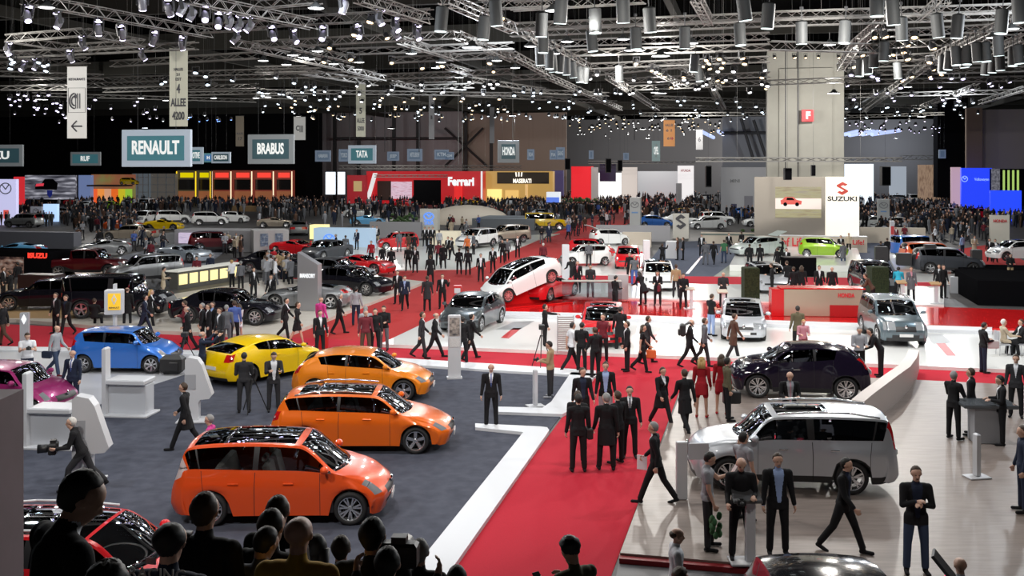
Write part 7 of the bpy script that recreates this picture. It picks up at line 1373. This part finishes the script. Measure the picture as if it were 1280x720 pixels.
camera_box('camera in hands of man in tan sweater', 'man in tan sweater holding a camera by the kerb'); camera_box('camera held up by man in navy suit', 'balding man in navy suit holding a camera up'); camera_box('camera of bald man in black at lectern', 'bald man in black holding a camera behind the lectern'); camera_box('camera of bending photographer in black', 'photographer in black bending forward with camera'); camera_box('camera of young man in white shirt', 'young man in white shirt beside the small grey totem')
camera_box('large video camera of white-haired cameraman', 'white-haired cameraman in dark jacket striding by the fin totem', s=2.4)
def tripod(label, px, py, h=1.3, z=.02, head=True):
    r_ = empty('tripod', G(px, py, z)); 
    for k in range(3): a = 2 * math.pi * k / 3 + .4; MB().tube((math.cos(a) * .42, math.sin(a) * .42, 0), (math.cos(a) * .04, math.sin(a) * .04, h * .85), .014, .02, 6).build('leg', LB, r_)
    MB().tube((0, 0, h * .8), (0, 0, h), .02, None, 6).build('column', LB, r_)
    if head: MB().box((0, 0, h + .08), (.2, .3, .16), bev=.02).build('camera_head', LB, r_)
    return tag(r_, label, 'tripod')
tripod('tripod with video camera left of man in tan', 677, 460, 1.35); tripod('tripod in front of man by yellow car', 316, 515, 1.1, head=False); tripod('tripod with black camera bag by blue hatchback', 231, 452, .9)
t = empty('equipment_bag', G(216, 468, .03)); MB().box((0, 0, .35), (.75, .45, .62), bev=.12).build('body', LB, t); MB().box((.1, -.24, .3), (.3, .06, .3), bev=.04).build('pocket', BLACKP, t); tag(t, 'bulky black camera bag at the blue hatchback nose', 'bag')
t = empty('litter_bin', G(404, 436, .02)); MB().lathe([(.001, 0), (.2, 0), (.21, .9), (.001, .95)], 16).build('bin', mat('bin_red', (.5, .02, .02), .4), t, True, autosharp=R(40)); MB().lathe([(.21, .75), (.215, .75), (.215, .85), (.21, .85)], 16).build('band', WH, t); tag(t, 'red round bin beside the man in magenta', 'bin')
t = empty('litter_bin', G(572, 384, .02)); MB().box((0, 0, .55), (.42, .42, 1.1), bev=.03).build('bin', MATS['bin_red'], t); MB().box((0, -.215, .85), (.3, .02, .25)).build('label_plate', WH, t); tag(t, 'red square bin on far aisle left of grey car', 'bin')
# lectern and reading stands
def lectern(label, px, py, z=.15, h=1.1, face=0, m=None):
    r_ = empty('lectern', G(px, py, z), R(face)); MB().box((.05, 0, h / 2), (.16, .14, h), bev=.02).build('post', WH, r_); MB().box((0, 0, .02), (.62, .42, .04), bev=.01).build('foot', WH, r_); MB().box((-.02, -.02, h + .03), (.5, .34, .07), bev=.02, mtx=Matrix.Rotation(R(20), 3, 'X')).build('screen_panel', m or mat('lectern_dark', (.08, .08, .085), .3), r_); return tag(r_, label, 'lectern')
lectern('white lectern with dark sloping panel on the oak floor', 934, 703, h=1.12); lectern('thin stand with pale brown panel left of the champagne counter', 863, 386, .22, .95, m=M_BEIGE); lectern('thin stand with pale brown panel behind silver hatchback', 903, 390, .22, .95, m=M_BEIGE); lectern('thin stand with tan panel near cyan jacket', 1127, 377, .3, .95, m=M_TAN); lectern('thin stand with tan panel before the ramp', 1169, 379, .3, .95, m=M_TAN)
r_ = empty('information_sign', G(858, 624, .15), R(4)); MB().box((-.1, 0, .6), (.22, .12, 1.2), bev=.02).build('post', WH, r_); MB().box((.24, -.05, 1.0), (.42, .04, .34), bev=.01).build('panel', mat('panel_clear', (.55, .56, .6), .2), r_); tag(r_, 'white information post with pale panel at the silver car front', 'information post')
r_ = empty('information_stand', G(1187, 800, .1), R(-25)); MB().box((0, 0, .45), (.14, .1, 1.0), bev=.02).build('post', glow('stand_pinkred', (.9, .08, .15), .9), r_); MB().box((-.05, -.05, 1.05), (.55, .34, .05), bev=.01, mtx=Matrix.Rotation(R(50), 3, 'Y')).build('panel', LB, r_); tag(r_, 'red lit stand with tilted black panel at bottom right', 'information post')
# glass table with the men in black
t = empty('display_table', G(1232, 552, .15), R(-5)); MB().box((0, 0, .45), (.7, .5, .9), bev=.02).build('base', GR, t); MB().box((0, 0, .95), (1.3, .8, .1), bev=.02).build('top', mat('table_glass', (.1, .11, .12), .05), t); tag(t, 'grey table with dark glass top at right of the oak floor', 'table')
for px, py, fc, lb_ in ((1256, 444, -95, 'pale metal chair of the seated man in beige'), (1277, 444, 90, 'dark chair of the seated person in black')):
    p = G(px, py, .14); r_ = empty('chair', p, R(fc)); MB().box((0, -.06, .40), (.42, .42, .04), bev=.015).build('seat', GR, r_); MB().box((0, -.28, .70), (.42, .03, .4), bev=.01).build('backrest', GR, r_)
    for sx in (-1, 1):
        for sy in (-1, 1): MB().tube((sx * .19, -.06 + sy * .19, 0), (sx * .18, -.06 + sy * .17, .39), .013, None, 6).build('leg', GR, r_)
    tag(r_, lb_, 'chair')
t = empty('glass_desk', G(740, 377, .3), 0); MB().box((0, 0, .5), (3.0, .04, 1.0)).build('glass_front', tinted('desk_glass', .75), t); MB().box((0, .3, 1.0), (3.0, .6, .05), bev=.01).build('worktop', mat('desk_top', (.5, .48, .44), .3), t); tag(t, 'glass fronted desk above the red gloss floor', 'desk')
pw = signwall('upright_panel', 'pale grey upright panel behind the red car', 'display board', 760, 785, 343, 373, Yof(374, .3), mat('upright_grey', (.45, .45, .46), .5), .15, .3)
for px, py, z, lb_ in ((707, 352, .3, 'thin white pillar between the concept and white hatchback'), (808, 343, .2, 'thin white pillar right of the red forward facing hatchback')):
    r_ = MB().box((0, 0, 1.1), (.42, .3, 2.2), bev=.03).build('white_pillar', WH); r_.location = G(px, py, z); tag(r_, lb_, 'sign')
t = empty('drinks_block', G(998, 345, .05)); MB().box((0, 0, .6), (2.0, 1.1, 1.2), bev=.03).build('block', M_DARK, t); MB().box((0, 0, 1.22), (2.0, 1.1, .04)).build('top', BLACKP, t); tag(t, 'black square drinks block at the edge of the pale floor', 'table')
for k, px in enumerate((977, 987, 1012)): r_ = empty('chair', G(px, 386, .22), R(170)); MB().box((0, 0, .45), (.55, .5, .12), bev=.04).build('seat', MATS['panel_red_gloss'], r_); MB().box((0, -.24, .75), (.55, .1, .55), bev=.04).build('backrest', MATS['panel_red_gloss'], r_); MB().tube((0, 0, 0), (0, 0, .4), .03, None, 8).lathe([(.22, 0), (.22, .02), (.03, .04)], 14).build('pedestal', CHROME, r_); tag(r_, ['leftmost red chair by champagne counter', 'second red chair, behind the counter end', 'red chair behind the champagne counter'][k], 'chair')
rk = MB().ell((0, 0, 0), (5.5, 2.5, 2.4), 16).build('display_mound', M_BEIGE, None, True); rk.location = G(585, 280, .0); tag(rk, 'smooth beige rock like display mound beside the black screen', 'display mound')
for px, py, s_, lb_ in ((722, 262, 1.6, 'low round green shrub beyond the canopy'), (966, 300, 1.1, 'bushy green plant left of the screen wall'), (502, 284, 1.0, 'small dark green plant by grey partition')):
    mb = MB(); rr3 = random.Random(px)
    for k in range(60): a, b2, c_ = rr3.gauss(0, .9), rr3.gauss(0, .6), abs(rr3.gauss(.7, .35)); mb.ell((a * s_, b2 * s_, c_ * s_), (.22 * s_, .22 * s_, .16 * s_), 5)
    r_ = mb.build('potted_shrub', mat('leaf_dark', (.05, .10, .03), .8)); r_.location = G(px, py, 0); tag(r_, lb_, 'plant')
# ---- the people on the gallery in front of the camera, seen from behind
st = MB(); z_, y_ = 5.05, 1.2
steps = []
while z_ > .2:
    st.box((-1.0, y_ + .25, z_ / 2), (13, .5, z_)); steps.append((y_, y_ + .5, z_)); y_ += .5; z_ -= .185
struct('floor_gallery_steps', st, mat('gallery_concrete', (.1, .1, .1), .9))
def zstep(Y): return next((z for a, b, z in steps if a <= Y < b), 0)
GAL = [ # head-top pixel, face, pose, dress, height, options, label
 (45, 560, -45, 'lookl', 'suit', 4.9, dict(hair='black', shirt='white', h=1.82), 'tall man in dark suit looking down at left, seen from behind'),
 (210, 629, -10, 'back', 'jacket', 5.7, dict(top='navy', style='cap', hair='black', h=1.76), 'man in black cap and navy jacket lettered RACING'),
 (255, 595, -12, 'stand', 'jacket', 6.6, dict(hair='brown', style='short', h=1.80), 'man in black with round head before orange people carrier'),
 (372, 621, -8, 'stand', 'jacket', 6.2, dict(top='mustard', style='bald', h=1.80), 'balding man in mustard sweater seen from behind'),
 (338, 617, -20, 'stand', 'suit', 6.9, dict(hair='black', h=1.80), 'dark-haired man behind the mustard sweater'),
 (347, 602, -10, 'stand', 'suit', 8.2, dict(hair='brown', h=1.80), 'man whose head shows above the dark-haired one'),
 (320, 645, -10, 'look', 'shirt', 6.6, dict(top='grey', h=1.7, hair='black'), 'man in grey shirt holding up a leaflet'),
 (465, 627, -5, 'stand', 'suit', 6.4, dict(hair='black', shirt='white', h=1.80), 'man in black suit with white collar, centre of gallery row'),
 (426, 655, 0, 'stand', 'suit', 8.4, dict(hair='brown', style='short', h=1.72), 'short brown-haired head between mustard sweater and black suit'),
 (395, 652, 0, 'stand', 'jacket', 7.4, dict(hair='black', style='long', fem=True, h=1.72), 'dark long-haired woman beside the mustard sweater'),
 (484, 664, -5, 'camera', 'jacket', 5.9, dict(hair='black', h=1.66), 'person with dark camera gear at right of black suit'),
 (524, 659, -5, 'stand', 'suit', 8.0, dict(hair='grey', h=1.72), 'grey-haired man at the right end of gallery row'),
 (571, 692, 0, 'stand', 'jacket', 7.4, dict(hair='black', h=1.62), 'small dark head beside the white kerb end'),
 (133, 683, 0, 'stand', 'jacket', 4.2, dict(hair='black', style='curly', h=1.62), 'curly dark head at the bottom left edge'),
 (718, 661, 35, 'phone', 'jacket', 8.6, dict(top='olive', hair='black', style='curly', h=1.75), 'man in dark olive jacket looking at his phone')]
for px, py, fc, po, dr, Y, k, lb_ in GAL:
    k = dict(k); ztop = HC - (py - HOR) / F * Y; zf = zstep(Y); h = ztop - zf
    k['h'] = min(1.95, max(1.5, h)) / 1.035; o = person((((px - 640) / F * Y), Y, max(0, ztop - k['h'] * 1.035)), fc, po, dr, label=lb_, vox=.0105, **k); BY[lb_] = o
    print('GAL', lb_[:30], round(h, 2))
rc = BY['man in black cap and navy jacket lettered RACING']; tt = text('RACING', .095, mat('racing_white', (.6, .6, .62), .6), rc, (0, -.125, 1.50), (R(90), 0, 0), bold=.01, ext=.002)
MB().box((-.05, -.10, 1.565), (.06, .006, .038)).build('flag_patch', noisy('flag_print', (.5, .06, .08), (.6, .6, .65), 60, .7, stretch=(1, 1, 30)), rc)
sheet('leaflet held up by man in grey shirt', 'man in grey shirt holding up a leaflet', 'R', WPAP, (.16, .22, .008), (70, 0, 40), (.0, .1, .2))
sheet('phone held by the man in olive jacket', 'man in dark olive jacket looking at his phone', 'L', LB, (.07, .14, .012), (40, 0, 0), name='mobile_phone', cat='phone')
camera_box('dark camera among the gallery visitors', 'person with dark camera gear at right of black suit', s=1.5)
